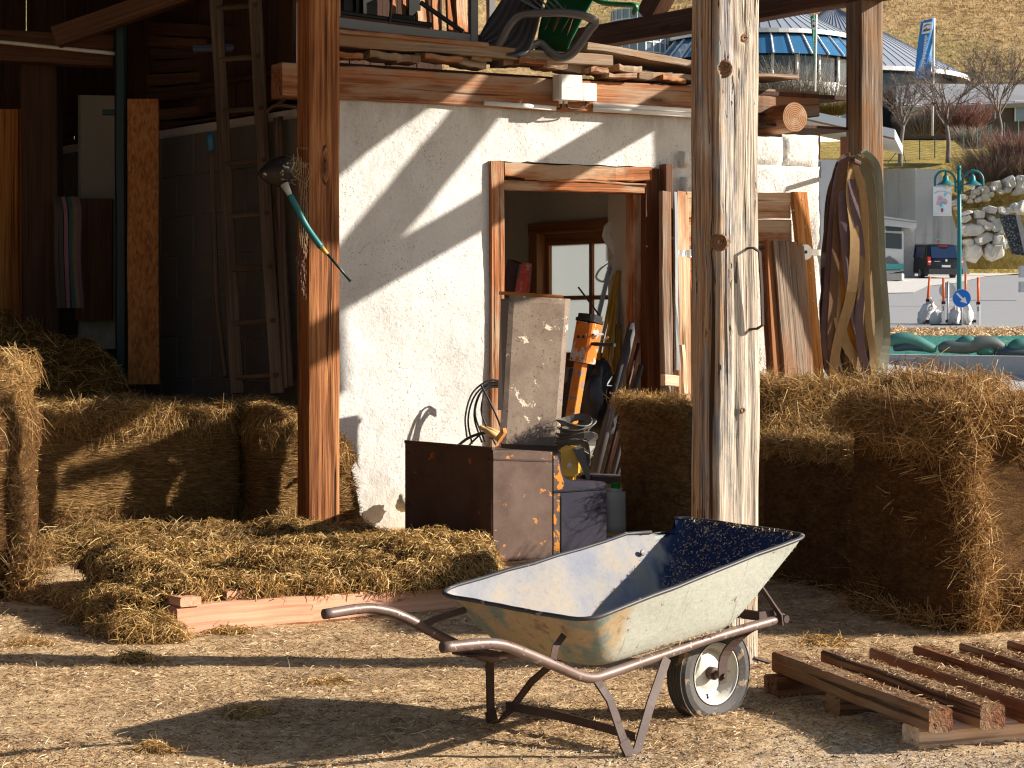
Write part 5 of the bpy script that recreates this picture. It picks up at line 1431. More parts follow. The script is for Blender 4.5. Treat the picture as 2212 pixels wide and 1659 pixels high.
m = MB(); m.timber(P(1250, 1033, 13.3), P(1352, 1035, 13.5), .3, .05, seg=3, wob=.001); tag(m.build("low_bench", MAT['greypipe']), "low grey bench plank behind the navy unit", "bench")
can = thing("canister", "milky plastic canister with a green cap behind the navy unit", "canister", P(1327, 1150, 12.75))
m = MB(); m.timber(P(1327, 1150, 12.75), P(1327, 1062, 12.75), .13, .11, side=WD, seg=5, wob=.001, ch=.03); m.timber(P(1327, 1062, 12.75), P(1327, 1054, 12.75), .09, .08, side=WD, seg=2, wob=.001, ch=.03); m.build("can_body", MAT['can'], can, smooth=True)
m = MB(); m.lathe([(.03, 0), (.03, .03), (.026, .034)], P(1330, 1055, 12.74), ZA, 14); m.build("cap", MAT['greencap'], can)

# ------------------------------------------------------------------ old door leaning on the stone pier
od = thing("old_door", "weathered ledged wooden door leaning on the stone pier behind the pale post", "door", wallP(1600, 905, .30))
def dpt(u, v): return wallP(u, v, .20 + .26 * (v - 410) / 480)
def dbar(m, u0, v0, u1, v1, wpx, d, extra=0.0, **k):
    a, b = dpt(u0, v0) + WN * extra, dpt(u1, v1) + WN * extra
    m.timber(a, b, wpx * 14.7 / FP, d, side=WD if abs(u1 - u0) < abs(v1 - v0) else ZA, **k)
m = MB(); dbar(m, 1434, 415, 1444, 880, 23, .05, wob=.004); m.build("edge_board", MAT['greywood'], od)
m = MB(); dbar(m, 1472, 415, 1477, 890, 30, .04, wob=.003); m.build("stile", MAT['pale'], od)
m = MB(); dbar(m, 1722, 416, 1766, 890, 40, .045, .01, wob=.003); m.build("stile", MAT['orange'], od)
m = MB(); dbar(m, 1483, 443, 1706, 444, 56, .035, -.005, wob=.003); m.build("rail", MAT['pale'], od)
m = MB(); dbar(m, 1483, 503, 1712, 504, 60, .02, -.02); dbar(m, 1483, 560, 1720, 562, 50, .02, -.022); m.build("panel", MAT['frame'], od)
m = MB(); dbar(m, 1483, 534, 1712, 533, 8, .03, -.005); m.build("rail", MAT['greywood'], od)
m = MB(); dbar(m, 1456, 415, 1458, 800, 8, .006, .03, wob=.002); m.build("iron_strip", MAT['greymetal'], od)
m = MB(); dbar(m, 1460, 548, 1490, 548, 15, .006, .026); m.build("iron_strip", MAT['steel'], od)
m = MB(); dbar(m, 1698, 588, 1712, 890, 112, .02, -.03); dbar(m, 1558, 588, 1580, 890, 150, .02, -.03); m.build("panel", MAT['frame'], od)
hg = dpt(1732, 545) + WN * .045
m = MB(); m.lathe([(.055, 0), (.055, .006), (.02, .006)], hg, WN, 18); m.timber(hg + WN * .004, dpt(1766, 546) + WN * .035, .045, .006, side=ZA, seg=2, wob=0); hgo = m.build("hinge", MAT['steel'], od)
m = MB(); m.lathe([(.013, 0), (.012, .002)], hg + WN * .0065, WN, 12); m.build("hinge_eye", MAT['black'], hgo)
m = MB()
for (u, v) in ((1727, 432), (1733, 490), (1744, 590), (1708, 455), (1750, 650)): m.lathe([(.006, 0), (.003, .004)], dpt(u, v) + WN * (.034), WN, 8)
m.build("nail_head", MAT['steel'], od)
for (u0, u1, v0, w, mt, lb, ex) in ((1676, 1700, 523, 62, 'greywood', "wide dark plank leaning against the old door, in half shade", .10), (1708, 1728, 532, 30, 'greywood', "narrow grey plank leaning beside the wide dark plank", .085), (1648, 1662, 520, 22, 'barn_mid', "thin red-brown plank close beside the pale post", .075)):
    m = MB(); a, b = dpt(u0, v0) + WN * ex, dpt(u1, 905) + WN * (ex + .05); m.timber(a, b, w * 14.5 / FP, .028, side=WD, wob=.002); tag(m.build("leaning_plank", MAT[mt]), lb, "plank")
m = MB(); m.timber(wallP(1432, 822, .55), wallP(1462, 822, .55), .075, .06, side=ZA, seg=2); tag(m.build("wood_block", MAT['runner']), "small pale wood block sticking out left of the pale post", "block")
m = MB(); m.timber(wallP(1474, 745, .5), wallP(1478, 850, .52), .035, .03, side=WD, seg=3); tag(m.build("wood_stick", MAT['runner']), "short pale upright stick beside the small wood block", "stick")

for y0, y1, z0_, z1_, lb in ((13.165, 13.255, 3.30, 4.2, "added board, out of view at the right, shading the long left bale"), (13.35, 13.43, 3.25, 4.2, "second added board, out of view at the right, shading the long left bale"), (9.86, 10.14, 3.3, 4.3, "added board, out of view at the right, shading the near left bale")):  # unseen boards added to cast shadows on the left bales
    m = MB(); m.timber(V(4.3 + .8 * (y0 < 11), (y0 + y1) / 2, z0_), V(4.3 + .8 * (y0 < 11), (y0 + y1) / 2, z1_), y1 - y0, .025, side=V(0, 1, 0), seg=8, wob=.004); tag(m.build("shade_board", MAT['greywood']), lb, "board")
m = MB(); m.timber(V(4.3, 12.80, 3.47), V(4.3, 13.2, 3.36), .025, .13, seg=4); tag(m.build("shade_board", MAT['greywood']), "added slanting slat, out of view at the right, shading the long left bale", "slat")  # unseen slat added for a slanting shadow on the long bale
# ------------------------------------------------------------------ hanging straps on the far right post
sb = thing("strap_bundle", "bundle of olive, ochre and purple-brown straps hung over a peg on the far right post", "straps", P(1840, 835, 15.2))
cols = [('olive', (.23, .205, .13)), ('khaki', (.29, .205, .105)), ('ochre', (.46, .20, .03)), ('mauve', (.165, .115, .125)), ('umber', (.15, .085, .05)), ('sage', (.33, .335, .255)), ('tan', (.40, .265, .13))]
def webbing(nm, col):
    n = N(nm); g = n.g
    wv = n.nd("ShaderNodeTexWave", {"Vector": n.sc(g, (1, 1, 220)), "Scale": 1.0, "Distortion": 1.0}, bands_direction='Z').outputs["Fac"]
    f = n.noise(g, (14, 14, 4), 5, .65)
    c = n.mix(f, tuple(x * .55 for x in col), tuple(min(1, x * 1.45) for x in col))
    n.bump(n.mt('ADD', n.mt('MULTIPLY', wv, .4), f), .5, .004)
    return n.fin(c, .85, 0, .2)
WEB = {k: webbing("webbing_" + k, c) for k, c in cols}
SY = 15.31
def sp_(u, v, d=0.0): return P(u, v, SY + d * .7)
straps = [  # (top u, list of (u, v)), width px, colour, depth offset, twist
    ([(1846, 336), (1862, 338), (1886, 360), (1893, 420), (1897, 560), (1906, 700), (1903, 780), (1888, 828)], 32, 'sage', -.06),
    ([(1850, 340), (1872, 360), (1880, 430), (1884, 560), (1892, 690), (1890, 770), (1874, 832)], 24, 'khaki', -.10),
    ([(1840, 340), (1820, 352), (1806, 400), (1793, 500), (1782, 600), (1776, 700), (1786, 780), (1815, 826)], 26, 'umber', -.03),
    ([(1838, 340), (1818, 362), (1804, 430), (1796, 520), (1789, 620), (1784, 720), (1796, 800), (1822, 828)], 20, 'mauve', -.09),
    ([(1836, 342), (1822, 370), (1812, 440), (1806, 540), (1800, 640), (1796, 730), (1808, 800), (1834, 829)], 18, 'umber', -.12),
    ([(1834, 348), (1834, 380), (1830, 450), (1826, 540), (1830, 640), (1842, 740), (1862, 800), (1880, 830)], 24, 'ochre', -.08),
    ([(1838, 352), (1846, 390), (1848, 470), (1850, 560), (1856, 640), (1852, 720), (1866, 790), (1870, 830)], 22, 'ochre', -.05),
    ([(1842, 350), (1856, 400), (1862, 480), (1864, 580), (1866, 660), (1868, 740), (1872, 800), (1868, 834)], 26, 'khaki', -.12),
    ([(1838, 356), (1842, 420), (1856, 520), (1862, 600), (1856, 690), (1860, 760), (1878, 812)], 18, 'mauve', -.14),
    ([(1846, 352), (1864, 420), (1870, 520), (1874, 620), (1876, 700), (1886, 770), (1882, 826)], 14, 'tan', -.15),
    ([(1842, 356), (1838, 440), (1822, 560), (1808, 650), (1822, 730), (1856, 790), (1876, 832)], 22, 'tan', -.10),
    ([(1836, 352), (1812, 420), (1800, 540), (1790, 640), (1770, 720), (1758, 780), (1772, 826)], 22, 'umber', -.05),
    ([(1834, 356), (1824, 440), (1814, 560), (1812, 680), (1830, 760), (1850, 828)], 26, 'umber', -.04),
    ([(1844, 352), (1850, 430), (1842, 540), (1836, 650), (1836, 740), (1846, 830)], 28, 'khaki', -.02),
    ([(1846, 350), (1868, 430), (1876, 560), (1884, 690), (1882, 830)], 30, 'umber', -.01),
    ([(1840, 346), (1828, 400), (1822, 500), (1818, 620), (1816, 720), (1838, 800)], 40, 'umber', .02),
    ([(1842, 346), (1846, 400), (1848, 520), (1846, 640), (1848, 740), (1862, 828)], 44, 'khaki', .03),
    ([(1846, 346), (1866, 410), (1876, 520), (1882, 640), (1880, 740), (1878, 828)], 40, 'olive', .02),
    ([(1838, 346), (1808, 420), (1798, 540), (1792, 660), (1800, 760), (1820, 828)], 40, 'umber', .03),
    ([(1836, 350), (1820, 430), (1828, 560), (1842, 660), (1868, 770), (1876, 830)], 20, 'mauve', -.13),
    ([(1842, 350), (1836, 420), (1846, 520), (1838, 640), (1812, 730), (1800, 800), (1812, 829)], 20, 'tan', -.15),
    ([(1848, 346), (1876, 380), (1888, 500), (1894, 620), (1898, 720), (1884, 800)], 18, 'olive', -.12)]
for i, (q, w, c, d) in enumerate(straps):
    pts = spline([sp_(u, v, d) for u, v in q], 34)
    k = len(pts); tw = np.linspace(0, 1, k)
    side = np.array([unit(V(math.cos(.4 * math.sin(i * 1.3 + 3 * f)), -.30 * math.sin(i * 2.1 + 4 * f), 0)) for f in tw])
    pts[:, 1] += .012 * np.sin(np.arange(k) * .35 + i)
    wd = 1.1 * w * SY / FP * (1 - .15 * np.sin(tw * math.pi * 1.3 + i) ** 2)
    m = MB(); m.ribbon(pts, wd, side, .003); m.build("strap", WEB[c], sb, smooth=False)
m = MB(); m.tube([TPOST + V(-.02, -.08, 2.52), P(1842, 346, 15.05)], .018, 8); m.build("peg", MAT['rusty_bar'], sb)
# ------------------------------------------------------------------ things on the loft
def lf(zx, zy, Y): return P(729 + zx * .2563, zy * .2563, Y)
tb = thing("metal_table", "dark grey metal table frame standing on the loft edge", "table", wallP(880, 70, -.05))
m = MB(); a, b = wallP(690, 44, -.1), wallP(1013, 85, -.1); m.timber(a, b, .04, .068, seg=2, wob=0, ch=.003); m.build("rail", MAT['greymetal'], tb)
m = MB(); m.timber(wallP(1022, 98, -.1), wallP(1022, -160, -.1), .055, .05, side=WD, seg=2, wob=0, ch=.003); m.build("leg", MAT['greymetal'], tb)
m = MB(); m.timber(wallP(700, 60, -.9), wallP(700, -160, -.9), .055, .05, side=WD, seg=2, wob=0, ch=.003); m.build("leg", MAT['greymetal'], tb)
m = MB(); m.timber(wallP(1060, 92, -.95), wallP(1060, -150, -.95), .05, .05, side=WD, seg=2, wob=0, ch=.003); m.build("leg", MAT['greymetal'], tb)
m = MB(); m.timber(lf(440, 190, 14.4), lf(460, -60, 14.4), .018, .04, seg=2, wob=0); m.timber(lf(460, 150, 14.5), lf(650, 170, 14.5), .03, .06, seg=2, wob=0); m.timber(lf(700, 20, 14.3), lf(1060, 270, 14.3), .05, .03, seg=2, wob=0)
m.timber(lf(20, 150, 14.6), lf(760, 250, 14.7), .5, .03, seg=2, wob=0); m.build("brace", MAT['black'], tb)
for zx, w in ((90, .10), (180, .07), (265, .12), (640, .1)):
    m = MB(); m.timber(lf(zx, 230, 15.3), lf(zx - 6, -120, 15.3), w, .05, seg=2, wob=.002, side=WD)
    tag(m.build("black_slat", MAT['black']), "black upright slat in the dark behind the table frame", "slat", "black slats behind the table frame")
for zx, w in ((470, .045), (575, .05), (720, .10), (830, .07), (965, .09), (1045, .09)):
    m = MB(); m.timber(lf(zx + 8, 270, 15.2), lf(zx - 14, -130, 15.5), w, .03, seg=4, wob=.003, side=WD); tag(m.build("upright_board", MAT['frame']), "upright brown board behind the metal table frame on the loft", "board", "boards standing on the loft")
ch = thing("garden_chair", "grey plastic garden chair lying on its side on the loft edge", "chair", lf(1500, 470, 14.25))
L_ = spline([lf(1200, 300, 14.2), lf(1265, 180, 14.25), lf(1340, 70, 14.3), lf(1420, -50, 14.35)], 16)
R_ = spline([lf(1330, 455, 14.0), lf(1560, 470, 13.95), lf(1660, 330, 14.05), lf(1750, -40, 14.2)], 16)
B_ = lf(1250, 420, 14.1)
g = []
for i in range(16):
    row = []
    for j in range(29):
        a = j / 28; p = L_[i] * (1 - a) + R_[i] * a
        p = p + V(.1, .5, .0) * (.16 * a * (1 - a)) - V(.2, 1, 0) * (.012 * (abs(math.sin(a * math.pi * 7)) ** .5))
        row.append(p)
    g.append(row)
m = MB(); shell(m, np.array(g), .008); m.build("seat_back", MAT['chair_grey'], ch, smooth=True)
m = MB(); m.tube(spline([lf(1200, 310, 14.2), lf(1250, 380, 14.12), lf(1300, 425, 14.02), lf(1370, 360, 13.95), lf(1450, 210, 13.9), lf(1540, 130, 13.88), lf(1700, 112, 13.86), lf(1900, 108, 13.88), lf(2080, 135, 13.92), lf(2165, 185, 14.0), lf(2120, 250, 14.02), lf(2040, 370, 14.05), lf(1965, 455, 14.08), lf(1880, 485, 14.1), lf(1790, 440, 14.1), lf(1700, 365, 14.1), lf(1610, 410, 14.05), lf(1520, 465, 14.0)], 90), .034, 10, flat=.55); m.build("armrest", MAT['chair_grey'], ch, smooth=True)
m = MB()
for j in range(5):
    a = lf(1560 + 60 * j, -30, 14.12 - .02 * j); b = lf(1690 + 60 * j, 75 + 8 * j, 14.1 - .02 * j); m.timber(a, b, .035, .012, seg=2, wob=0, ch=.004)
m.timber(lf(1530, -10, 14.1), lf(1720, 95, 14.08), .05, .02, seg=2, wob=0); m.timber(lf(1660, 85, 14.1), lf(1960, 110, 14.0), .05, .02, seg=2, wob=0); m.build("slatted_back", MAT['chair_grey'], ch)
gc_ = thing("garden_chair", "green plastic garden chair lying behind the grey one", "chair", lf(1850, 430, 14.7))
g = []
Lg = spline([lf(1680, 350, 14.75), lf(1720, 150, 14.8), lf(1790, -60, 14.85)], 14); Rg = spline([lf(1920, 440, 14.6), lf(2060, 170, 14.6), lf(2190, -60, 14.65)], 14)
for i in range(14):
    row = []
    for j in range(13):
        a = j / 12; p = Lg[i] * (1 - a) + Rg[i] * a; row.append(p + V(0, .3, 0) * (.25 * a * (1 - a)) + V(0, .12, 0) * (i < 2))
    g.append(row)
m = MB(); shell(m, np.array(g), .01); gb = m.build("seat_back", MAT['chair_green'], gc_, smooth=True)
m = MB()
for k, (x0, y0, x1, y1) in enumerate(((1850, 30, 1745, 250), (1925, 50, 1815, 270), (1990, 80, 1880, 280), (1865, 130, 1820, 240), (1985, 150, 1935, 300))):
    a, b = lf(x0, y0, 14.58), lf(x1, y1, 14.60); m.timber(a, b, .010, .006, seg=2, wob=0)
m.build("slot", MAT['beam_dark'], gb)
m = MB(); m.tube(spline([P(1268, -14, 14.6), P(1300, 5, 14.55), P(1345, 10, 14.5), P(1374, 12, 14.45), P(1370, 25, 14.5)], 20), .038, 10, flat=.5); m.build("armrest", MAT['chair_green'], gc_, smooth=True)
m = MB(); m.tube(spline([lf(1680, 350, 14.7), lf(1720, 480, 14.6), lf(1790, 500, 14.55)], 10), .03, 8, flat=.5); m.build("chair_leg", MAT['chair_green'], gc_, smooth=True)
MAT['palegreen'] = plain("faded_green_plastic", (.33, .43, .33), .4, 0, .15, 8)
m = MB(); m.tube([lf(1985, 440, 14.6), lf(2060, 485, 14.5), lf(2150, 530, 14.45)], .024, 8, flat=.6); m.build("chair_leg", MAT['palegreen'], gc_, smooth=True)
# ================================================================== dim left side of the barn
def board_wall(name, label, a, b, z0, z1, w=.22, mat='barn_dark', th=.03, cat="wall", gap=.006):
    a, b = np.asarray(a, float), np.asarray(b, float); L = np.linalg.norm(b - a); d = (b - a) / L
    m = MB(); x = 0
    while x < L - .02:
        ww = min(w * RNG.uniform(.8, 1.15), L - x)
        m.timber(a + d * (x + ww / 2) + V(0, 0, z0), a + d * (x + ww / 2) + V(0, 0, z1 + RNG.uniform(-.02, .02)), ww - gap, th, side=d, seg=3, wob=.002, ch=.003); x += ww
    return tag(m.build(name, MAT[mat]), label, cat)
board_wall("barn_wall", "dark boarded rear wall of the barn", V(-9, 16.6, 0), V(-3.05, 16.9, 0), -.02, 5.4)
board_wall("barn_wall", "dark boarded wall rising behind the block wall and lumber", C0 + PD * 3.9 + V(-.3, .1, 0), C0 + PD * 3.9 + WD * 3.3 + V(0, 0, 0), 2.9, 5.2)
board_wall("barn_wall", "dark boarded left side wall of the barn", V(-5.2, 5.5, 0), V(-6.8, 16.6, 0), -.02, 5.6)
board_wall("loft_sun_block", "added dark boards keeping the sun out above the block wall", C0 + PD * .55 - nl * .1, C0 + PD * 4.1 - nl * .1, 2.86, 4.7, cat="partition")  # boards added to block sun that would pass over the loft
board_wall("loft_boards", "dark boards at the back of the loft behind the table frame", ws(-.25, 0, -2.1), ws(1.05, 0, -2.1), 3.06, 4.6, .16, cat="partition")
def vb(name, mat, u0, v0, u1, v1, w, Y, d, label, cat="board", side=V(1, 0, 0), Y1=None, **k):
    """upright board centred on (u0,v0)-(u1,v1), w px wide"""
    m = MB(); m.timber(P(u1, v1, Y1 or Y), P(u0, v0, Y), w * Y / FP, d, side=side, **k)
    return tag(m.build(name, MAT[mat]), label, cat)
vb("strand_board", 'osb', 309, 214, 311, 830, 68, 14.55, .02, "orange strand board standing upright left of the ladder", seg=12, wob=.003)
vb("steel_pipe", 'darkgreen', 262, 60, 263, 830, 25, 14.75, .08, "very dark green steel upright left of the strand board", "pipe", ch=.03)
m = MB(); m.timber(P(222, 243, 14.8), P(262, 243, 14.8), .04, .04, seg=1, wob=0); tag(m.build("steel_peg", MAT['darkgreen']), "dark green peg on the steel upright", "peg")
m = MB(); m.box(P(203, 480, 15.6) + V(0, .15, 0), V(.145, .03, 0), V(-.03, .15, 0), V(0, 0, .95), ch=.02)
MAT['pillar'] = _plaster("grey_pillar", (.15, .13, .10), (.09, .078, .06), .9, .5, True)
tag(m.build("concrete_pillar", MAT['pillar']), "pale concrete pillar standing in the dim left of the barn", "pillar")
m = MB(); m.box(P(203, 560, 15.5) , V(.135, .01, 0), V(-.01, .05, 0), V(0, 0, .45)); tag(m.build("brown_crate", MAT['beam_dark']), "brown boards leaning on the foot of the concrete pillar", "boards")
vb("dark_post", 'barn_dark', 88, 120, 96, 830, 78, 15.2, .2, "thick dark timber post at the far left", "post", seg=8)
vb("orange_door", 'orange', 22, 236, 22, 830, 56, 15.6, .03, "orange-brown boarded door panel at the left border", "door", seg=8)
m = MB(); m.timber(P(-160, 92, 15.0), P(250, 112, 15.0), .2, .22, seg=8); tag(m.build("cross_beam", MAT['beam_dark']), "dark cross beam at the top left above the white conduit", "beam")
m = MB(); m.timber(P(120, 80, 14.6), P(470, -40, 14.6), .14, .14, seg=6); tag(m.build("cross_brace", MAT['beam_dark']), "dark slanting brace rising above the cross beam at the top left", "brace")
m = MB(); m.tube([P(-120, 78, 14.8), P(250, 116, 14.8)], .014, 8); tag(m.build("conduit", MAT['whitebox'], smooth=True), "thin white conduit running across the dark top left", "conduit")
for k, (u0, v0, u1, v1, w, mt) in enumerate(((345, 66, 540, 72, 28, 'barn_dark'), (340, 92, 600, 100, 24, 'beam_dark'), (345, 120, 610, 118, 22, 'barn_dark'), (350, 150, 600, 130, 26, 'barn_dark'), (338, 178, 620, 160, 24, 'beam_dark'), (345, 205, 560, 190, 28, 'barn_dark'), (336, 250, 640, 232, 24, 'beam_dark'), (350, 275, 640, 262, 16, 'barn_dark'))):
    m = MB(); m.timber(P(u0, v0, 15.4), P(u1, v1, 14.6), .2, w * 15 / FP, seg=6, wob=.006)
    tag(m.build("stacked_board", MAT[mt]), "old board stacked above the block wall in the dark", "board", "boards stacked above the block wall")
m = MB(); m.tube([P(420, 105, 14.7), P(520, 102, 14.6)], .03, 8); tag(m.build("blue_pipe", plain("dull_blue", (.08, .10, .17), .6)), "short dull blue pipe on the stacked boards behind the ladder", "pipe")
# ladder
lad = thing("ladder", "long grey wooden ladder leaning against the block wall left of the timber post", "ladder", P(550, 830, 13.75))
def lr(f, s): 
    a = P(512, 850, 13.7) if s == 0 else P(599, 850, 13.55); b = P(467, -40, 14.25) if s == 0 else P(549, -40, 14.1)
    return a * (1 - f) + b * f
for s in (0, 1):
    m = MB(); m.timber(lr(0, s), lr(1, s), .088, .045, side=V(1, .0, 0), seg=14, wob=.004); m.build("rail", MAT['ladder'], lad)
for k in range(8):
    f = .04 + k * .128
    m = MB(); m.tube([lr(f, 0) + V(-.02, .0, -.012), lr(f, 1) + V(.02, 0, .012)], .019, 8); r_ = m.build("rung", MAT['ladder'], lad)
    m = MB(); m.lathe([(.018, 0), (.017, .004)], lr(f, 1) + V(0, -.024, .01), V(0, -1, 0), 10); m.build("rung_end", MAT['barn_dark'], r_)
pl = thing("tool_handle", "curved wooden tool handle with a blue-painted tip left of the ladder", "handle", P(480, 800, 13.9))
m = MB(); m.tube(spline([P(487, 815, 13.8), P(478, 740, 13.85), P(468, 640, 13.9), P(462, 480, 13.95), P(456, 325, 14.0)], 30), .019, 8); m.build("shaft", MAT['ladder'], pl, smooth=True)
m = MB(); m.tube(spline([P(456, 326, 14.0), P(454, 300, 14.0), P(456, 286, 14.0)], 6), [.024, .03, .03, .028, .022, .008], 8); m.build("painted_tip", plain("faded_blue", (.03, .13, .19), .5), pl, smooth=True)
for (a, b, c, lb) in (((596, 255), (604, 520), (617, 838), "left one of two thin poles standing right of the ladder"), ((606, 252), (613, 520), (628, 835), "right one of two thin poles standing right of the ladder")):
    m = MB(); m.tube(spline([P(*a, 13.75), P(*b, 13.68), P(*c, 13.55)], 20), .018, 8); tag(m.build("thin_pole", MAT['ladder'], smooth=True), lb, "pole")
m = MB()
for (v, u0) in ((205, 600), (222, 575)): m.tube(spline([P(u0, v + 20, 13.5), P(u0 + 25, v + 5, 13.45), P(660, v + 14, 13.4)], 10), .012, 6)
tag(m.build("old_branch", MAT['ladder']), "two thin sticks laid behind the timber post under the beam end", "stick")
# straps hanging in the dark
sp2 = thing("strap_bundle", "small bundle of pink and green straps hanging in the dark left of the pillar", "straps", P(150, 650, 14.9))
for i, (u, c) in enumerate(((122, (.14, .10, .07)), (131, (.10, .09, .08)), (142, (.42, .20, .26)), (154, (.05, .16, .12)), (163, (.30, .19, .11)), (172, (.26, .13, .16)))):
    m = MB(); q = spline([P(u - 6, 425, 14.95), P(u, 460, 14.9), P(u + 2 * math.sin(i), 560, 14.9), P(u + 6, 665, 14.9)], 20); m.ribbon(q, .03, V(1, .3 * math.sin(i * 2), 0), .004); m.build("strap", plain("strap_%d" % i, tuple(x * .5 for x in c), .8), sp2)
# scoop, chain and twine on the timber post
sc_ = thing("hanging_scoop", "black flaking scoop with a teal grip hung head-down across the timber post", "scoop", P(650, 400, 12.5))
def sq(zx, zy, Y=12.5): return P(540 + zx * .2279, 297 + zy * .2279, Y)
L_ = spline([sq(70, 345), sq(140, 260), sq(250, 195), sq(345, 172)], 14); R_ = spline([sq(72, 350), sq(150, 420), sq(250, 462), sq(355, 470)], 14)
g = []
for i in range(14):
    row = []
    for j in range(13):
        a = j / 12; p = L_[i] * (1 - a) + R_[i] * a; row.append(p + V(0, -.09, 0) * math.sin(a * math.pi) * (i / 13) ** .7 + V(0.03, 0, 0) * math.sin(a * math.pi) * (i == 13))
    g.append(row)
m = MB(); shell(m, np.array(g), .004); m.build("blade", MAT['scoop'], sc_, smooth=True)
m = MB(); m.ribbon(spline([sq(345, 172), sq(400, 190, 12.46), sq(420, 250, 12.44), sq(380, 330, 12.44), sq(352, 400, 12.47)], 12), .014, V(0, 1, 0), .003); m.build("wire_bail", MAT['steel'], sc_)
m = MB(); m.tube([sq(325, 440, 12.46), sq(385, 560, 12.45)], [.026, .014], 10); m.build("socket", MAT['strapw'], sc_, smooth=True)
m = MB(); m.tube(spline([sq(378, 548, 12.45), sq(450, 680, 12.45), sq(540, 850, 12.46), sq(675, 1042, 12.47)], 20), .019, 12); m.build("grip", MAT['teal'], sc_, smooth=True)
m = MB(); m.tube([sq(672, 1038, 12.47), sq(734, 1106, 12.47)], [.017, .012], 10); m.build("collar", MAT['yell'], sc_, smooth=True)
m = MB(); m.tube([sq(730, 1100, 12.47), sq(955, 1365, 12.48)], .008, 8); m.build("rod", plain("dark_teal_rod", (.004, .03, .025), .4), sc_, smooth=True)
cb = thing("rusty_chain", "rusty double chain hanging on the shaded face of the timber post", "chain", P(652, 655, 12.6))
m = MB()
for x0, top, bot in ((-1, 395, 640), (4, 420, 655), (-9, 560, 592), (9, 390, 560)):
    n_ = int((bot - top) / 8.5)
    for k in range(n_):
        v = top + k * 8.5; c = P(652 + x0 + 1.5 * math.sin(k), v, 12.55); a = 0 if k % 2 else 1
        e = V(1, 0, 0) if a else V(0, 1, 0); pts = [c + e * math.cos(t) * .010 + V(0, 0, math.sin(t) * .020) for t in np.linspace(0, 2 * math.pi, 11)]
        m.tube(pts, .0035, 5, cap=False)
m.build("chain_links", MAT['chain'], cb)
m = MB()
for k in range(16):
    c = P(644 + 10 * RNG.uniform(-1, 1), 345 + 10 * abs(RNG.normal()), 12.52); pts = [c]
    for j in range(5): pts.append(pts[-1] + V(RNG.normal(0, .025), RNG.normal(0, .012), RNG.normal(-.012, .035)))
    m.tube(spline(pts, 20), .0022, 5)
for k in range(5):
    pts = [P(640 + 5 * k, 350, 12.52), P(648 + 4 * k, 420 + 20 * k, 12.52), P(646 + 3 * k, 520 + 10 * k, 12.54)]; m.tube(spline(pts, 14), .002, 5)
tag(m.build("twine", MAT['twine']), "frayed twine tangled at the scoop's hanging point", "twine")
# ================================================================== background: road, bank, buildings
def drape(poly, name, mat, off, n=40, label=None):
    """terrain-following sheet: poly = list of (x0, x1, y)"""
    pts = []
    ya = np.array([p[2] for p in poly]); x0 = np.array([p[0] for p in poly]); x1 = np.array([p[1] for p in poly])
    for y in np.linspace(ya[0], ya[-1], n):
        a, b = np.interp(y, ya, x0), np.interp(y, ya, x1)
        pts.append([(x, y, terrain(x, y) + off) for x in np.linspace(a, b, 24)])
    return tag(MB().grid(np.array(pts)).build(name, mat, smooth=True), kind="structure")
xu = lambda u, Y: (u - U0) * Y / FP
drape([(-14, 90, 61.2), (-14, 90, 119)], "road", MAT['road'], .03)
drape([(1.5, 40, 19.8), (1.5, 40, 34)], "paved_strip", plain("pale_paving", (.40, .40, .41), .9, 0, .12, .8), .03, 6)
drape([(1.5, 40, 34.05), (1.5, 40, 41)], "paved_strip", plain("pale_paving", (.40, .40, .41), .9, 0, .12, .8), .03, 8)
drape([(5, xu(1906, 92.5), 92.3), (5, xu(1974, 93), 93), (5, xu(2003, 101), 101), (5, xu(2070, 106), 106), (5, xu(2130, 116.5), 116.5), (5, xu(2212, 121.3), 121.3)], "gravel_lot", MAT['gravel'], .06)
drape([(-12, 60, 56.5), (-12, 60, 61.4)], "soil_strip", MAT['soil'], .035, 10)
m = MB(); n_ = 9000
p = np.stack([RNG.uniform(8, 18, n_), RNG.uniform(56.5, 61.6, n_), np.zeros(n_)], 1); p[:, 2] = [terrain(0, y) + .03 for y in p[:, 1]]
strands(m, p, RNG.normal(0, 1, (n_, 3)) * V(1, 1, .5), np.tile(ZA, (n_, 1)), RNG.uniform(.10, .35, n_), RNG.uniform(.012, .03, n_), .4, 0, (.6, .22), 0)
tag(m.build("straw_mulch", MAT['chaff']), "loose straw mulch strewn along the road edge", "mulch", kind="stuff")
# green netting with sandbag tubes behind the low wall
pts = []
for y in np.linspace(41.3, 56.8, 60):
    row = []
    for x in np.linspace(4, 26, 130):
        row.append((x, y, terrain(x, y) + .06 + .05 * mnoise.fractal(Vector((x * 2.4, y * 1.2, 1)), 1, 2, 4)))
    pts.append(row)
def netting():
    n = N("green_netting"); g = n.g
    c = n.mix(n.noise(g, 3.2, 5, .65), (.018, .13, .105), (.055, .24, .20))
    c = n.mix(n.ramp(n.noise(g, 2.0, 5, .65), [(.64, 0.0), (.67, 1.0)]), c, (.30, .17, .07))
    c = n.mix(n.ramp(n.noise(g, (.5, 2.2, 2.2), 4, .6), [(.66, 0.0), (.68, 1.0)]), c, (.48, .38, .09))
    n.bump(n.noise(g, 7, 4), .6, .08)
    return n.fin(c, .7, 0, .2)
tag(MB().grid(np.array(pts)).build("green_netting", netting(), smooth=True), "wrinkled green netting spread over the bank behind the low wall", "netting")
lw0, lw1 = P(1880, 758.5, 40.9), P(2300, 778, 37.5)
m = MB(); ln_ = lw1 - lw0
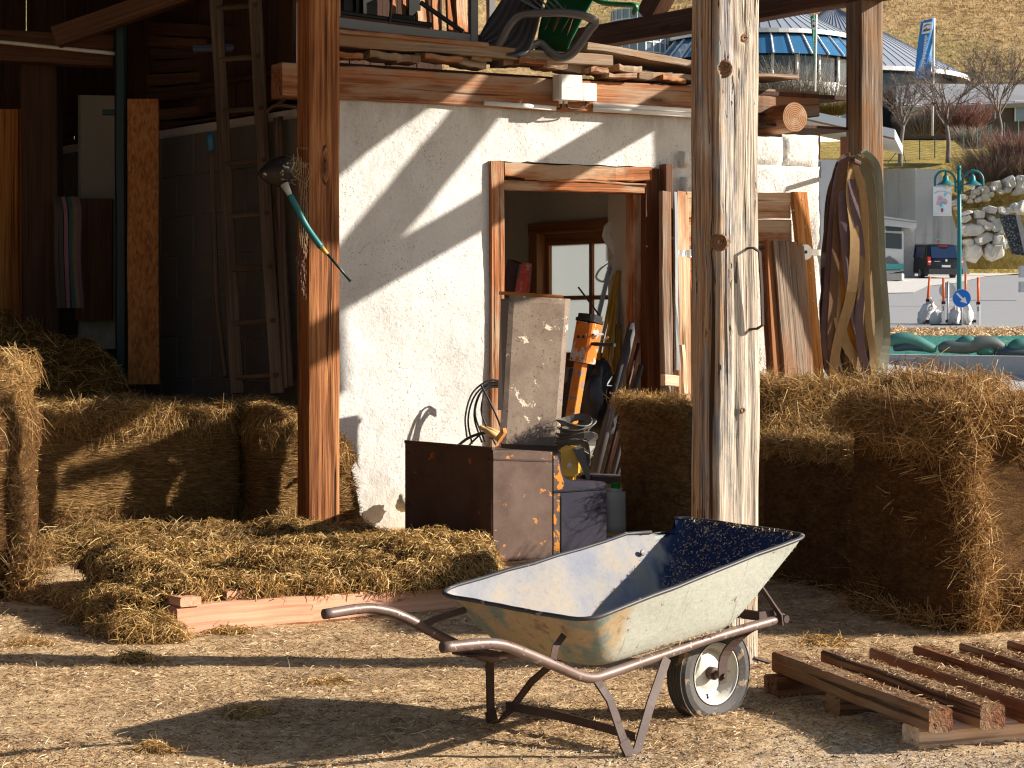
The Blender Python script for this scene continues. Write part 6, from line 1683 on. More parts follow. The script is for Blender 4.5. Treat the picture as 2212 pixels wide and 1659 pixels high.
def wallstrip(m, za, zb, th, off):
    a, b = lw0.copy(), lw1.copy(); a = a - unit(V(ln_[0], ln_[1], 0)) * 9; d = unit(V(ln_[0], ln_[1], 0)); nrm = V(d[1], -d[0], 0)
    zt = lw0[2]
    m.prism([a + nrm * off + V(0, 0, za - a[2]), b + d * 6 + nrm * off + V(0, 0, za - b[2]), b + d * 6 + nrm * off + V(0, 0, zb - b[2]), a + nrm * off + V(0, 0, zb - a[2])], -nrm * th)
zt = (lw0[2] + lw1[2]) / 2
wallstrip(m, -.1, zt, .35, 0.0)
lwall = m.build("low_wall", MAT['concrete_wall'].copy()); tag(lwall, "low pale concrete wall in front of the green netting", "wall")
lw_m = _plaster("pale_concrete", (.52, .49, .455), (.44, .415, .385), .5, .2); lwall.data.materials[0] = lw_m
m = MB(); wallstrip(m, -.1, zt - .40, .05, .35); o_ = m.build("wall_footing", lw_m, None); tag(o_, "pale concrete kerb along the foot of the low wall", "kerb")
tubes = [([(1893, 757), (1915, 743), (1945, 734), (1975, 739), (2005, 753), (2022, 757)], .13, 'g'), ([(1930, 756), (1965, 750), (2005, 757)], .10, 'n'), ([(2028, 757), (2048, 752), (2090, 752), (2120, 744), (2145, 744), (2170, 756)], .15, 'd'), ([(2065, 748), (2088, 739), (2112, 747)], .11, 'g'), ([(2110, 763), (2130, 760), (2146, 764)], .11, 'g'), ([(2148, 767), (2185, 764), (2240, 764)], .13, 'n'), ([(2178, 760), (2200, 748), (2235, 752)], .13, 'g')]
SBM = {'g': plain("green_sandbag", (.05, .17, .15), .6, 0, .3, 3, .3, .6), 'd': plain("dark_sandbag", (.095, .12, .115), .6, 0, .3, 3, .3, .6), 'n': plain("navy_sandbag", (.04, .07, .10), .6, 0, .3, 3, .3, .6)}
SBL = ["bright green sand tube arched at the left of the netting", "navy sand tube under the arched green one", "long dark grey-green sand tube in the middle of the netting", "small green sand tube behind the long dark one", "short green sand tube under the right end of the long dark one", "navy sand tube at the right end of the low wall", "green sand tube arched at the right border"]
for (q, r, c), lb in zip(tubes, SBL):
    m = MB(); pts = spline([P(u, v - 3, 41.4) for u, v in q], 26); rr_ = r * np.sin(np.linspace(.18, math.pi - .18, 26)) ** .4
    m.tube(pts, rr_, 10); tag(m.build("sand_tube", SBM[c], smooth=True), lb, "sandbag")

# traffic island
def pole_at(u, v, Y): return P(u, v, Y)
YI = 66.0
zI = terrain(0, YI)
DEL = [(2004, 2007, 597, 649, 702, 67.5, "leaning orange-topped guide post at the left of the island"), (2038, 2038, 600, 654, 701, 66.0, "orange-topped guide post with a red reflector beside the grey sign back"), (2086, 2087, 591, 652, 702, 67.6, "orange-topped guide post behind the blue arrow sign"), (2113, 2112, 599, 655, 703, 66.2, "orange-topped guide post at the right end of the island")]
ORG_M = plain("orange_tube", (.85, .13, .02), .45, 0, .05, 4); WH = MAT['white']
GALV = plain("galvanised_steel", (.42, .43, .44), .45, .6, .1, 4)
for i, (u0, u1, vt, vm, vb_, Y, lb) in enumerate(DEL):
    t = thing("guide_post", lb, "guide post", P(u0, vb_, Y), "guide posts on the island")
    lean = -3 if i == 0 else 0
    m = MB(); m.timber(P(u0, vb_, Y), P(u0, vm + 3, Y), .115, .05, side=V(1, 0, 0), seg=2, wob=0, ch=.012); m.build("white_base", WH, t)
    m = MB(); m.timber(P(u0, vm + 3, Y), P(u0, vm - 3, Y), .125, .06, side=V(1, 0, 0), seg=1, wob=0, ch=.01); m.build("collar", MAT['black'], t)
    m = MB(); m.tube([P(u0, vm - 3, Y), P(u0 - lean * 1.5, vt, Y)], .04, 10); m.build("orange_tube", ORG_M, t, smooth=True)
    if i in (1, 3):
        m = MB(); m.prism([P(u0 - 1.6, vm + 8, Y - .03), P(u0 + 1.2, vm + 7, Y - .03), P(u0 + 1.2, vm + 17, Y - .03), P(u0 - 1.6, vm + 18, Y - .03)], V(0, .004, 0)); m.build("reflector", MAT['red_paint'] if i == 1 else MAT['greymetal'], t)
t = thing("traffic_sign", "round blue keep-right sign with a white arrow pointing down right", "sign", P(2077, 704, 66.0))
c = P(2077, 644.4, 65.9); r = 20.3 * 65.9 / FP
m = MB(); m.tube([P(2077, 705, 66.0), P(2077, 626, 66.0)], .035, 10); m.build("sign_post", GALV, t, smooth=True)
m = MB(); m.lathe([(r, 0), (r, .03)], c, V(0, -1, 0), 36); m.build("sign_plate", WH, t)
m = MB(); m.lathe([(r * .96, 0), (r * .96, .004)], c + V(0, -.03, 0), V(0, -1, 0), 36); m.build("blue_face", plain("sign_blue", (.008, .16, .62), .4, 0, .04, 3), t)
dx = unit(V(1, 0, -1)); dn = unit(V(1, 0, 1)); cc = c + V(0, -.037, 0)
m = MB(); m.prism([cc + dx * a * r + dn * b * r for a, b in ((-.78, -.10), (.12, -.10), (.12, -.36), (.80, 0), (.12, .36), (.12, .10), (-.78, .10))], V(0, -.004, 0)); m.build("white_arrow", WH, t)
t = thing("traffic_sign", "round grey back of a traffic sign behind the blue arrow sign", "sign", P(2047, 703, 67.3))
m = MB(); m.tube([P(2047, 703, 67.3), P(2048, 608, 67.3)], .035, 8); m.build("sign_post", GALV, t, smooth=True)
m = MB(); m.lathe([(.27, 0), (.27, .03)], P(2046.5, 627.5, 67.4), V(0, -1, 0), 32); m.build("sign_plate", plain("sign_back_grey", (.50, .49, .48), .6, 0, .05, 2), t)
BAG = plain("white_woven_sack", (.62, .61, .60), .7, 0, .2, 3, .2, .8)
for (u, v, w, h, Y, an, lb) in ((2001, 676, 15, 26, 67.4, .5, "tall white sack leaning at the left end of the island"), (2022, 688, 12, 18, 66.8, .2, "small white sack between the left guide posts"), (2062, 685, 12, 22, 66.4, .15, "white sack left of the blue sign's pole"), (2089, 678, 12, 27, 66.7, -.1, "bulging white sack right of the blue sign's pole")):
    m = MB(); s_ = Y / FP; rot = np.array([[math.cos(an), 0, math.sin(an)], [0, 1, 0], [-math.sin(an), 0, math.cos(an)]])
    m.blob(P(u, v, Y), (w * s_, .2, h * s_), .35, 5, 12, rot=rot); tag(m.build("white_sack", BAG, smooth=True), lb, "sack")
for (u0, u1, v, Y, lb) in ((1995, 2110, 694, 67.5, "rear dark rubber base plate of the island"), (2013, 2072, 703, 66.1, "front dark rubber base plate of the island")):
    m = MB(); m.timber(P(u0, v, Y), P(u1, v, Y), .5, .10, seg=2, wob=.003); tag(m.build("base_plate", MAT['rubber']), lb, "base plate")
m = MB(); m.timber(P(2009, 640, 67.4), P(2018, 668, 67.2), .06, .03, seg=1, wob=0); tag(m.build("wood_stake", MAT['runner']), "pale wooden stake stuck between the white sacks", "stake")

# street lamp
YL = 80.0; TEAL = plain("teal_lamp_paint", (.012, .17, .19), .4, 0, .1, 3)
la = thing("street_lamp", "teal two-armed street lamp with bell shades beside the concrete wall", "street lamp", TP(2071.6, YL))
def lp(zx, zy, d=0.0): return P(1835.9 + zx * .26047, 324 + zy * .26047, YL + d)
m = MB(); m.tube([TP(2071.6, YL), lp(908, 700), lp(905, 152)], [.10, .085, .075], 12); m.lathe([(.11, 0), (.06, .12), (.0, .16)], lp(905, 158), ZA, 12); m.build("lamp_pole", TEAL, la, smooth=True)
for sx_ in (-1, 1):
    m = MB(); s0 = 905
    pts = [lp(s0 + sx_ * 30, 350), lp(s0 + sx_ * 30, 260), lp(s0 + sx_ * 45, 215), lp(s0 + sx_ * 85, 180), lp(s0 + sx_ * 120, 172), lp(s0 + sx_ * 165, 185), lp(s0 + sx_ * 196, 230), lp(s0 + sx_ * 200, 300)]
    m.tube(spline(pts, 40), .045, 8); m.tube([lp(s0, 262), lp(s0 + sx_ * 32, 262)], .05, 6); m.tube([lp(s0, 310), lp(s0 + sx_ * 32, 310)], .05, 6); am = m.build("lamp_arm", TEAL, la, smooth=True)
    c = lp(s0 + sx_ * 111, 178)
    m = MB(); k = .26047 * YL / FP; m.lathe([(.02, 0), (.05, -.12), (.11, -.2), (.13, -.34), (.16, -.38), (.34, -.50), (.36, -.52), (.0, -.48)], c, ZA, 20); sh = m.build("lamp_shade", TEAL, am, smooth=True)
    m = MB(); m.blob(c + V(0, 0, -.58), (.10, .10, .13), 0, 1, 8); m.build("lamp_bulb", MAT['white'], am, smooth=True)

# concrete wing wall with the painted sign, low shed
YB = 119.5
t = thing("concrete_building", "grey board-marked concrete building with a sloping right edge behind the van", "building", TP(1990, YB))
CON = None
def concrete():
    n = N("board_marked_concrete"); g = n.g
    st = n.noise(g, (1.6, 1.6, .12), 5, .7)
    c = n.mix(n.noise(g, .7, 5, .65), (.36, .355, .345), (.47, .465, .455))
    c = n.mix(n.ramp(st, [(.5, 0.0), (.72, .75)]), c, (.13, .13, .135))
    sx = n.nd("ShaderNodeSeparateXYZ", {0: g})
    l = n.ramp(n.mt('FRACT', n.mt('MULTIPLY', sx.outputs[2], .62)), [(.0, 1.0), (.02, 0.0)])
    c = n.mix(n.mt('MULTIPLY', l, .4), c, (.2, .2, .2))
    return n.fin(c, .9, 0, .2)
CON = concrete()
pf = lambda u, v, Y=YB: P(u, v, Y)
m = MB(); m.prism([pf(1977, 640), pf(2108, 640), pf(2028, 365), pf(1977, 365)], V(.05, .5, 0)); m.build("wall", CON, t)
m = MB(); m.prism([pf(1978, 640), pf(1978, 364), pf(1860, 369, YB + 7), pf(1860, 640, YB + 7)], V(.2, .5, 0)); m.build("wall", CON, t)
t2 = thing("sign_board", "white board with a drawing of a mushroom house on the concrete wall", "sign", pf(2035, 466))
def sg(x, y, d=.0): return P(2015.6 + 40.0 * x, 404.7 + 61.5 * y, YB - .12 - d)
m = MB(); m.prism([sg(0, 0), sg(1, 0), sg(1, 1), sg(0, 1)], V(0, .10, 0)); m.build("board", plain("sign_white", (.78, .80, .82), .5, 0, .03, 1), t2)
def flat(name, pts, col, d):
    m = MB(); m.prism([sg(x, y, d) for x, y in pts], V(0, -.006, 0)); m.build(name, plain("paint_" + name, col, .6, 0, .05, 1), t2)
el = lambda cx, cy, rx, ry, a0=0, a1=2 * math.pi, n=18: [(cx + rx * math.cos(a), cy + ry * math.sin(a)) for a in np.linspace(a0, a1, n)]
flat("mushroom_stalk", [(.37, .58), (.60, .55), (.60, .66), (.68, .78), (.66, .83), (.56, .85), (.38, .85), (.30, .80), (.31, .74), (.37, .66)], (.62, .78, .80), .002)
flat("mushroom_gills", [(.30, .62), (.34, .54), (.48, .49), (.62, .48), (.72, .55), (.74, .60), (.66, .61), (.50, .57), (.38, .63)], (.22, .52, .66), .010)
flat("mushroom_cap", [(.17, .62), (.18, .55), (.25, .44), (.27, .32), (.36, .28), (.47, .31), (.56, .38), (.68, .39), (.78, .46), (.79, .55), (.72, .60), (.70, .53), (.62, .48), (.48, .485), (.36, .53), (.28, .63)], (.72, .40, .44), .018)
flat("mushroom_smoke", [(.58, .33), (.57, .27), (.62, .20), (.74, .18), (.79, .22), (.70, .27), (.66, .33)], (.22, .58, .75), .012)
flat("mushroom_door", el(.49, .80, .07, .08), (.36, .09, .15), .012)
for k, (x, y) in enumerate(((.37, .42), (.44, .64))): flat("mushroom_window", [(x - .06, y - .03), (x + .05, y - .04), (x + .05, y + .03), (x - .06, y + .04)], (.16, .50, .68), .03)
def textobj(s, size, fn, mat, parent, name):
    """letters laid on a surface: fn(x, y) -> world, x along the word 0..1"""
    cu = bpy.data.curves.new(name, 'FONT'); cu.body = s; cu.size = 1.0; cu.extrude = 0; cu.resolution_u = 3
    to = bpy.data.objects.new(name, cu); COL.objects.link(to); bpy.context.view_layer.update()
    me = bpy.data.meshes.new_from_object(to.evaluated_get(bpy.context.evaluated_depsgraph_get()))
    bpy.data.objects.remove(to); bpy.data.curves.remove(cu)
    vs = np.array([v.co[:] for v in me.vertices]); fs = [tuple(p.vertices) for p in me.polygons]; bpy.data.meshes.remove(me)
    w = vs[:, 0].max()
    m = MB(); m.add(np.array([fn(x / w, y * size) for x, y, _ in vs]), fs); return m.build(name, mat, parent)
TXT = plain("sign_text", (.30, .25, .34), .6)
textobj("Pfifferlingwald", .085, lambda x, y: sg(.05 + .90 * x, .155 - y + .09 * (2 * x - 1) ** 2, .006), TXT, t2, "arched_lettering")
for k in range(2):
    x0, x1 = ((.07, .32), (.36, .93))[k]
    m = MB()
    for j in range(5 if k == 0 else 11):
        a = x0 + (x1 - x0) * j / (5 if k == 0 else 11); m.prism([sg(a, .915 + .008 * (j % 2), .006), sg(a + .03, .915, .006), sg(a + .03, .94, .006), sg(a, .94, .006)], V(0, -.004, 0))
    m.build("faint_word", plain("faint_ink", (.58, .60, .68), .6), t2)
m = MB(); m.prism([P(2021, 515, YB - .05), P(2032, 515, YB - .05), P(2032, 523, YB - .05), P(2021, 523, YB - .05)], V(0, .03, 0)); pq = m.build("small_plaque", plain("plaque_green", (.25, .45, .38), .6)); tag(pq, "small green and red plaque on the concrete wall above the van", "plaque")
m = MB(); m.prism([P(x, y, YB - .06) for x, y in ((2023, 523), (2031, 523), (2030, 519.5), (2027, 518), (2024, 519.5))], V(0, .006, 0)); m.build("red_arch", plain("plaque_red", (.5, .12, .14), .6), pq)
sd = thing("shed", "low white-framed shed with a painted front left of the van", "shed", TP(1940, 112))
Ys = 113.0
m = MB(); m.prism([P(1870, 492, Ys), P(1952, 500, Ys), P(1952, 585, Ys), P(1870, 600, Ys)], V(0, .15, 0)); m.build("front_wall", plain("shed_white", (.58, .60, .60), .7, 0, .15, 1), sd)
m = MB(); m.prism([P(1870, 468, Ys - 1), P(1980, 482, Ys - 1), P(1980, 494, Ys - 1), P(1870, 484, Ys - 1)], V(0, 3, .2)); m.build("roof", plain("shed_roof", (.55, .55, .54), .6, 0, .1, 2), sd)
m = MB(); m.prism([P(1870, 466, Ys - 1.1), P(1980, 480, Ys - 1.1), P(1978, 477, Ys), P(1870, 462, Ys)], V(0, .5, .05)); m.build("roof_edge", MAT['greymetal'], sd)
PANE = plain("dark_window_glass", (.035, .05, .07), .12, 0, .2, .5, .6)
for (a, b, c, d) in ((1872, 1910, 487, 497), (1914, 1948, 485, 499)):
    m = MB(); m.prism([P(a, c, Ys - .05), P(b, c + 3, Ys - .05), P(b, d + 1, Ys - .05), P(a, d, Ys - .05)], V(0, .03, 0)); m.build("window", PANE, sd)
m = MB(); m.prism([P(1870, 503, Ys - .05), P(1909, 503, Ys - .05), P(1909, 535, Ys - .05), P(1870, 535, Ys - .05)], V(0, .03, 0)); m.build("window", PANE, sd)
m = MB(); m.prism([P(1913, 503, Ys - .05), P(1948, 505, Ys - .05), P(1948, 538, Ys - .05), P(1913, 536, Ys - .05)], V(0, .03, 0)); m.build("window", PANE, sd)
m = MB(); m.prism([P(x, y, Ys - .06) for x, y in ((1895, 585), (1905, 562), (1922, 553), (1940, 566), (1946, 584))], V(0, .03, 0)); m.build("painted_hill", plain("paint_slate", (.14, .145, .16), .7), sd)
m = MB(); m.prism([P(x, y, Ys - .08) for x, y in ((1870, 567), (1952, 571), (1952, 582), (1870, 581))], V(0, .01, 0)); m.build("painted_band", plain("paint_turquoise", (.08, .42, .40), .6), sd)
m = MB(); m.prism([P(1976, 490, Ys + 1), P(1952, 490, Ys + 1), P(1952, 600, Ys + 1), P(1976, 600, Ys + 1)], V(0, .3, 0)); m.build("door", plain("shed_door_grey", (.42, .41, .41), .8), sd)
m = MB(); m.prism([P(1890, 593, 108), P(1948, 590, 108), P(1948, 604, 108), P(1890, 610, 108)], V(.5, 2, 0)); tag(m.build("low_plinth", MAT['concrete_wall']), "low grey plinth in front of the shed", "plinth")

# van
VAN = plain("dark_van_paint", (.016, .017, .022), .22, .2, .1, 1, .6)
vv = thing("parked_van", "dark grey van parked with its rear to the road beside the shed", "van", TP(2030, 113))
YV = 112.5
vo = TP(2043, YV); vx = unit(V(.995, .10, 0)); vy = unit(V(-.30, .95, .05)); vz = ZA
vw, vh, vl = 1.93, 1.93, 4.9
def vp(x, y, z): return vo + vx * x + vy * y + vz * z
side = [(0.0, .32), (0.02, .95), (.10, 1.15), (.28, 1.78), (.45, 1.90), (3.3, 1.90), (3.95, 1.22), (4.75, 1.02), (4.9, .75), (4.9, .32)]
g = []
for (y, z) in side + [side[0]]:
    inset = .0 if z < 1.05 else .12 * (z - 1.05) / .85
    g.append([vp(x * (1 - inset), y + (.10 * abs(x) ** 3 if y < .5 else 0), z + (-.06 * abs(x) ** 4 if z > 1.7 else 0)) for x in np.linspace(-vw / 2, vw / 2, 9)])
m = MB(); m.grid(np.array(g)); 
for sx_ in (-1, 1):
    m.add([vp(sx_ * vw / 2 * (1 - (.0 if z < 1.05 else .12 * (z - 1.05) / .85)), y + (.10 * .9 if y < .5 else 0), z + (-.05 if z > 1.7 else 0)) for y, z in side], [tuple(range(len(side)))])
m.build("body", VAN, vv)
VG = plain("van_glass", (.018, .035, .085), .06, 0, .1, 1, .8)
m = MB(); m.prism([vp(-.74, .10, 1.16), vp(.74, .10, 1.16), vp(.68, .30, 1.76), vp(-.68, .30, 1.76)], -vy * .02); m.build("rear_window", VG, vv)
for (ya, yb) in ((.45, 1.45), (1.55, 2.5), (2.6, 3.5)):
    m = MB(); m.prism([vp(-.965, ya, 1.16), vp(-.965, yb + (.15 if yb > 3 else 0), 1.16), vp(-.885, yb - (.3 if yb > 3 else 0), 1.72), vp(-.885, ya + .05, 1.72)], -vx * .015); m.build("side_window", VG, vv)
LR_ = plain("tail_lamp_red", (.55, .02, .02), .25); 
for sx_ in (-1, 1):
    m = MB(); m.timber(vp(sx_ * .89, .07, .78), vp(sx_ * .88, .13, 1.22), .16, .10, side=vx, seg=2, wob=0, ch=.02); tl = m.build("tail_lamp", LR_, vv)
    m = MB(); m.timber(vp(sx_ * .89, .015, .93), vp(sx_ * .888, .025, 1.0), .15, .02, side=vx, seg=1, wob=0); m.build("reverse_lens", WH, tl)
    m = MB(); m.timber(vp(sx_ * 1.02, 3.55, 1.15), vp(sx_ * 1.02, 3.55, 1.35), .2, .12, side=vx, seg=1, wob=0, ch=.03); m.build("wing_mirror", MAT['black'], vv)
    m = MB(); m.timber(vp(sx_ * .68 - .12, -.03, .36), vp(sx_ * .68 + .12, -.03, .36), .03, .05, seg=1, wob=0); m.build("reflector", LR_, vv)
m = MB(); m.timber(vp(-.94, .02, .42), vp(.94, .02, .42), .14, .30, seg=2, wob=0, ch=.04); m.build("bumper", plain("van_bumper", (.035, .036, .04), .5), vv)
m = MB(); m.timber(vp(-.26, -.0, .72), vp(.26, -.0, .72), .02, .12, seg=1, wob=0); npz = m.build("number_plate", plain("plate_white", (.62, .63, .66), .5), vv)
m = MB(); m.timber(vp(-.27, -.012, .72), vp(-.21, -.012, .72), .01, .12, seg=1, wob=0); m.build("plate_band", plain("plate_blue", (.03, .10, .40), .5), npz)
m = MB(); m.lathe([(.075, 0), (.07, .02)], vp(.04, .03, 1.03), -vy, 16); m.build("badge", MAT['steel'], vv)
m = MB(); m.timber(vp(-.62, .02, .98), vp(-.30, .02, .98), .01, .035, seg=1, wob=0); m.build("model_script", MAT['steel'], vv)
m = MB(); m.timber(vp(-.25, .30, 1.80), vp(.25, .30, 1.80), .04, .04, seg=1, wob=0); m.build("brake_lamp", LR_, vv)
for y in (.95, 4.0):
    for sx_ in (-1, 1):
        m = MB(); m.lathe([(.12, 0), (.2, .0), (.30, .0), (.335, .05), (.335, .17), (.30, .22)], vp(sx_ * .76, y, .33), vx * sx_, 20); w_ = m.build("wheel", MAT['rubber'], vv)
        m = MB(); m.lathe([(.20, .222), (.18, .20), (.02, .21)], vp(sx_ * .76, y, .33), vx * sx_, 16); m.build("rim", GALV, w_)

# stone retaining walls
MAT['boulder'] = _plaster("pale_boulder", (.62, .59, .53), (.42, .395, .35), .9, 1.0)
st = thing("stone_wall", "dry retaining wall of large pale boulders right of the lamp", "stone wall", TP(2130, 121))
def bz(zx, zy): return 1835.9 + zx * .26047, 324 + zy * .26047
BO = [(960, 525, 55, 18), (1070, 535, 50, 38), (1165, 495, 50, 30), (960, 570, 45, 30), (1140, 630, 50, 40), (1005, 660, 100, 55), (1210, 620, 45, 55), (1260, 500, 28, 30), (1310, 505, 40, 32), (1370, 480, 36, 36), (1430, 480, 40, 60), (1110, 735, 75, 42), (980, 765, 45, 32), (1230, 750, 55, 60), (1290, 780, 40, 42), (1025, 850, 80, 80), (1155, 840, 40, 70), (1210, 850, 70, 72), (1260, 660, 30, 50), (1310, 640, 40, 60), (1090, 600, 40, 30),
      (930, 660, 30, 40), (1170, 570, 30, 26)]
BO2 = [(945, 395, 32, 24), (1010, 390, 30, 20), (1050, 355, 26, 24), (1110, 335, 45, 38), (1060, 415, 34, 26), (1120, 395, 40, 42), (1165, 370, 26, 28), (1220, 290, 30, 40), (1240, 345, 34, 24), (1330, 270, 48, 50), (1305, 335, 34, 24), (1400, 280, 34, 48), (1395, 345, 50, 30), (1430, 240, 40, 30), (990, 425, 30, 20), (880, 440, 34, 30), (900, 480, 30, 20), (1190, 320, 30, 30), (1440, 330, 40, 30)]
def boulders(lst, Y, parent, seed):
    rg = np.random.default_rng(seed)
    for i, (zx, zy, rx, rz) in enumerate(lst):
        u, v = bz(zx, zy); s_ = Y / FP * .26047; an = .35 * math.sin(i * 2.3 + seed); c = P(u, v, Y); n_ = 7
        A = np.sort(np.arange(n_) * 2 * math.pi / n_ + rg.uniform(-.3, .3, n_)); rr = rg.uniform(.92, 1.18, n_)
        ring = [(np.sign(math.cos(a)) * abs(math.cos(a)) ** .7 * q * rx * s_, np.sign(math.sin(a)) * abs(math.sin(a)) ** .7 * q * rz * s_) for a, q in zip(A, rr)]
        ring = [(x * math.cos(an) - z * math.sin(an), x * math.sin(an) + z * math.cos(an)) for x, z in ring]
        vs = []
        for k, (f, y) in enumerate(((.98, .7), (1.05, .15), (1.0, -.14), (.70, -.30))):
            vs += [c + V(x * f * (1 + rg.uniform(-.05, .05)) + (.05 if k == 3 else 0), y + rg.uniform(-.06, .06), z * f * (1 + rg.uniform(-.05, .05))) for x, z in ring]
        tl = rg.uniform(-.18, .18, 2)
        vs = [p if i2 < 3 * n_ else p + V(0, tl[0] * (p[0] - c[0]) + tl[1] * (p[2] - c[2]), 0) for i2, p in enumerate(vs)]
        m = MB(); m.add(vs, [(a * n_ + k, a * n_ + (k + 1) % n_, (a + 1) * n_ + (k + 1) % n_, (a + 1) * n_ + k) for a in range(3) for k in range(n_)] + [tuple(3 * n_ + k for k in range(n_))])
        m.build("boulder", MAT['boulder'], parent)
boulders(BO, 120.5, st, 1)
st2 = thing("stone_wall", "upper curved row of pale stones above the boulder wall", "stone wall", P(2130, 440, 124))
boulders(BO2, 124.0, st2, 5)
# earth face behind the stones
m = MB(); m.prism([P(u, v, 121.6) for u, v in ((2066, 640), (2260, 640), (2260, 430), (2160, 445), (2070, 452))], V(0, 3.0, 0)); tag(m.build("earth_bank", MAT['bank']), kind="structure")
m = MB(); m.prism([P(u, v, 125.0) for u, v in ((2050, 470), (2260, 470), (2260, 372), (2140, 392), (2080, 420), (2050, 440))], V(0, 3.0, 0)); tag(m.build("earth_bank", MAT['bank']), kind="structure")
t = thing("info_slab", "dark pebbled slab with a pale edge standing by the boulder wall", "slab", P(2190, 553, 117.5))
peb = N("pebble_panel"); c = peb.ramp(peb.vor(peb.g, 9, 'F1', "Distance"), [(.1, (.34, .34, .33)), (.35, (.09, .095, .10)), (.6, (.03, .032, .035))]); peb.fin(c, .7)
m = MB(); m.prism([P(u, v, 117.5) for u, v in ((2160, 463), (2194, 464), (2214, 552), (2188, 549))], V(0, .3, 0)); m.build("pebble_face", peb.m, t)
m = MB(); m.prism([P(u, v, 117.4) for u, v in ((2194, 463), (2203, 465), (2228, 553), (2214, 553))], V(0, .4, 0)); m.build("pale_edge", MAT['concrete_wall'], t)
for (v, h, lb) in ((574, 25, "upper pale grey box at the right border by the road"), (608, 23, "lower pale grey box at the right border by the road")):
    m = MB(); m.prism([P(2205, v, 85), P(2240, v, 85), P(2240, v + h, 85), P(2205, v + h, 85)], V(0, .4, 0)); tag(m.build("grey_box", plain("light_grey_box", (.55, .55, .57), .6)), lb, "box")

# trees, bushes, fence
MAT['twig'] = plain("grey_twigs", (.15, .115, .095), .8, 0, .3, 2)
MAT['trunk'] = plain("grey_bark", (.15, .13, .115), .9, 0, .3, 4)
def tree(base, th, hh, spread, label, cluster, seed, r0=.16):
    rg = np.random.default_rng(seed); t = thing("bare_tree", label, "tree", base, "bare trees on the bank")
    m = MB(); top = base + V(rg.normal(0, .1), 0, th); m.tube(spline([base - V(0, 0, .2), base + V(.05, 0, th * .5), top], 8), np.linspace(r0, r0 * .7, 8), 7); m.build("trunk", MAT['trunk'], t, smooth=True)
    m = MB()
    segs = []
    def grow(p, d, L, r, lev):
        q = p + d * L * .5 + rg.normal(0, .04 * L, 3); e = p + d * L + rg.normal(0, .05 * L, 3)
        segs.append((p, q, e, r, lev))
        if lev >= 5: return
        for k in range(3 if lev < 3 else rg.integers(2, 4)):
            nd_ = unit(d + rg.normal(0, .42, 3) + V(0, 0, .10)); f = rg.uniform(.45, 1)
            grow(p * (1 - f) + e * f, nd_, L * rg.uniform(.58, .8), r * .58, lev + 1)
    for k in range(cluster):
        a = 2 * math.pi * k / cluster + rg.uniform(-.3, .3); grow(top - V(0, 0, rg.uniform(0, .25) * th * .3), unit(V(math.cos(a) * spread, math.sin(a) * spread, 1)), hh * .40, r0 * .45, 0)
    for (p, q, e, r, lev) in segs: m.tube([p, q, e], [r, r * .8, max(.008, r * .55)], 4 if lev < 3 else 3, cap=False)
    m.build("crown", MAT['twig'], t)
tree(P(1944, 352, 128), 2.3, 3.6, .55, "bare tree with a dense upswept crown nearest the dark post", 7, 3)
tree(P(2047, 345, 130), 2.2, 5.2, .55, "bare multi-stemmed tree right of the blue flag pole", 6, 5)
tree(P(2160, 300, 140), 1.6, 5.6, .5, "bare tree with ascending branches near the right border", 6, 9)
def bush(base, rx, ry, hz, n, mat, label, name="bare_bush", group=None, w=(.012, .022)):
    m = MB(); a = RNG.uniform(0, 2 * math.pi, n); k = np.sqrt(RNG.random(n)); d = np.stack([np.cos(a) * k * rx, np.sin(a) * k * ry, np.full(n, hz) * RNG.uniform(.45, 1.0, n)], 1)
    root = np.tile(base, (n, 1)) + np.stack([np.cos(a) * k * rx * .5, np.sin(a) * k * ry * .5, np.zeros(n)], 1)
    L = np.linalg.norm(d, axis=1); strands(m, root + d * .5, d, np.tile(ZA, (n, 1)), L, RNG.uniform(*w, n), .3, 0, (.5, .2), 0)
    k2 = n * 2; f = RNG.uniform(.3, 1, (k2, 1)); i = RNG.integers(0, n, k2); p = root[i] + d[i] * f
    dd = normalize(d[i]) + RNG.normal(0, .5, (k2, 3)); strands(m, p, dd, np.tile(ZA, (k2, 1)), L[i] * RNG.uniform(.15, .4, k2), RNG.uniform(w[0] * .6, w[1] * .7, k2), .3, 0, (.5, .2), 0)
    return tag(m.build(name, mat), label, "bush", group)
BB = hay_mat("bush_brown", (.12, .08, .06), (.23, .155, .12), (.33, .235, .18), (.44, .33, .26)); BRD = hay_mat("bush_red", (.11, .045, .035), (.20, .095, .075), (.28, .15, .12), (.38, .23, .18)); BG = hay_mat("bush_grey", (.16, .135, .11), (.25, .215, .18), (.34, .30, .25), (.44, .40, .34))
bush(P(2072, 290, 137), 1.9, 1.2, 2.2, 700, BRD, "reddish bare bush behind the flag pole")
bush(P(1995, 290, 137), 1.5, 1.0, 1.7, 500, BG, "grey bare bush left of the flag pole")
bush(P(2100, 318, 132), 1.2, .9, 1.3, 420, BG, "low grey bush by the fence right of the flag pole")
for u, v, s_, mt, lb in ((2130, 398, 1.9, BB, "brown bare bush above the upper stones, leftmost of the group"), (2165, 385, 2.2, BB, "tall brown bare bush in the middle above the upper stones"), (2200, 350, 2.0, BRD, "reddish bush at the right border above the stones"), (2212, 395, 1.8, BB, "brown bush lowest at the right border")):
    bush(P(u, v, 127), s_ * .9, 1.0, s_ * .95, 900, mt, lb, w=(.007, .013))
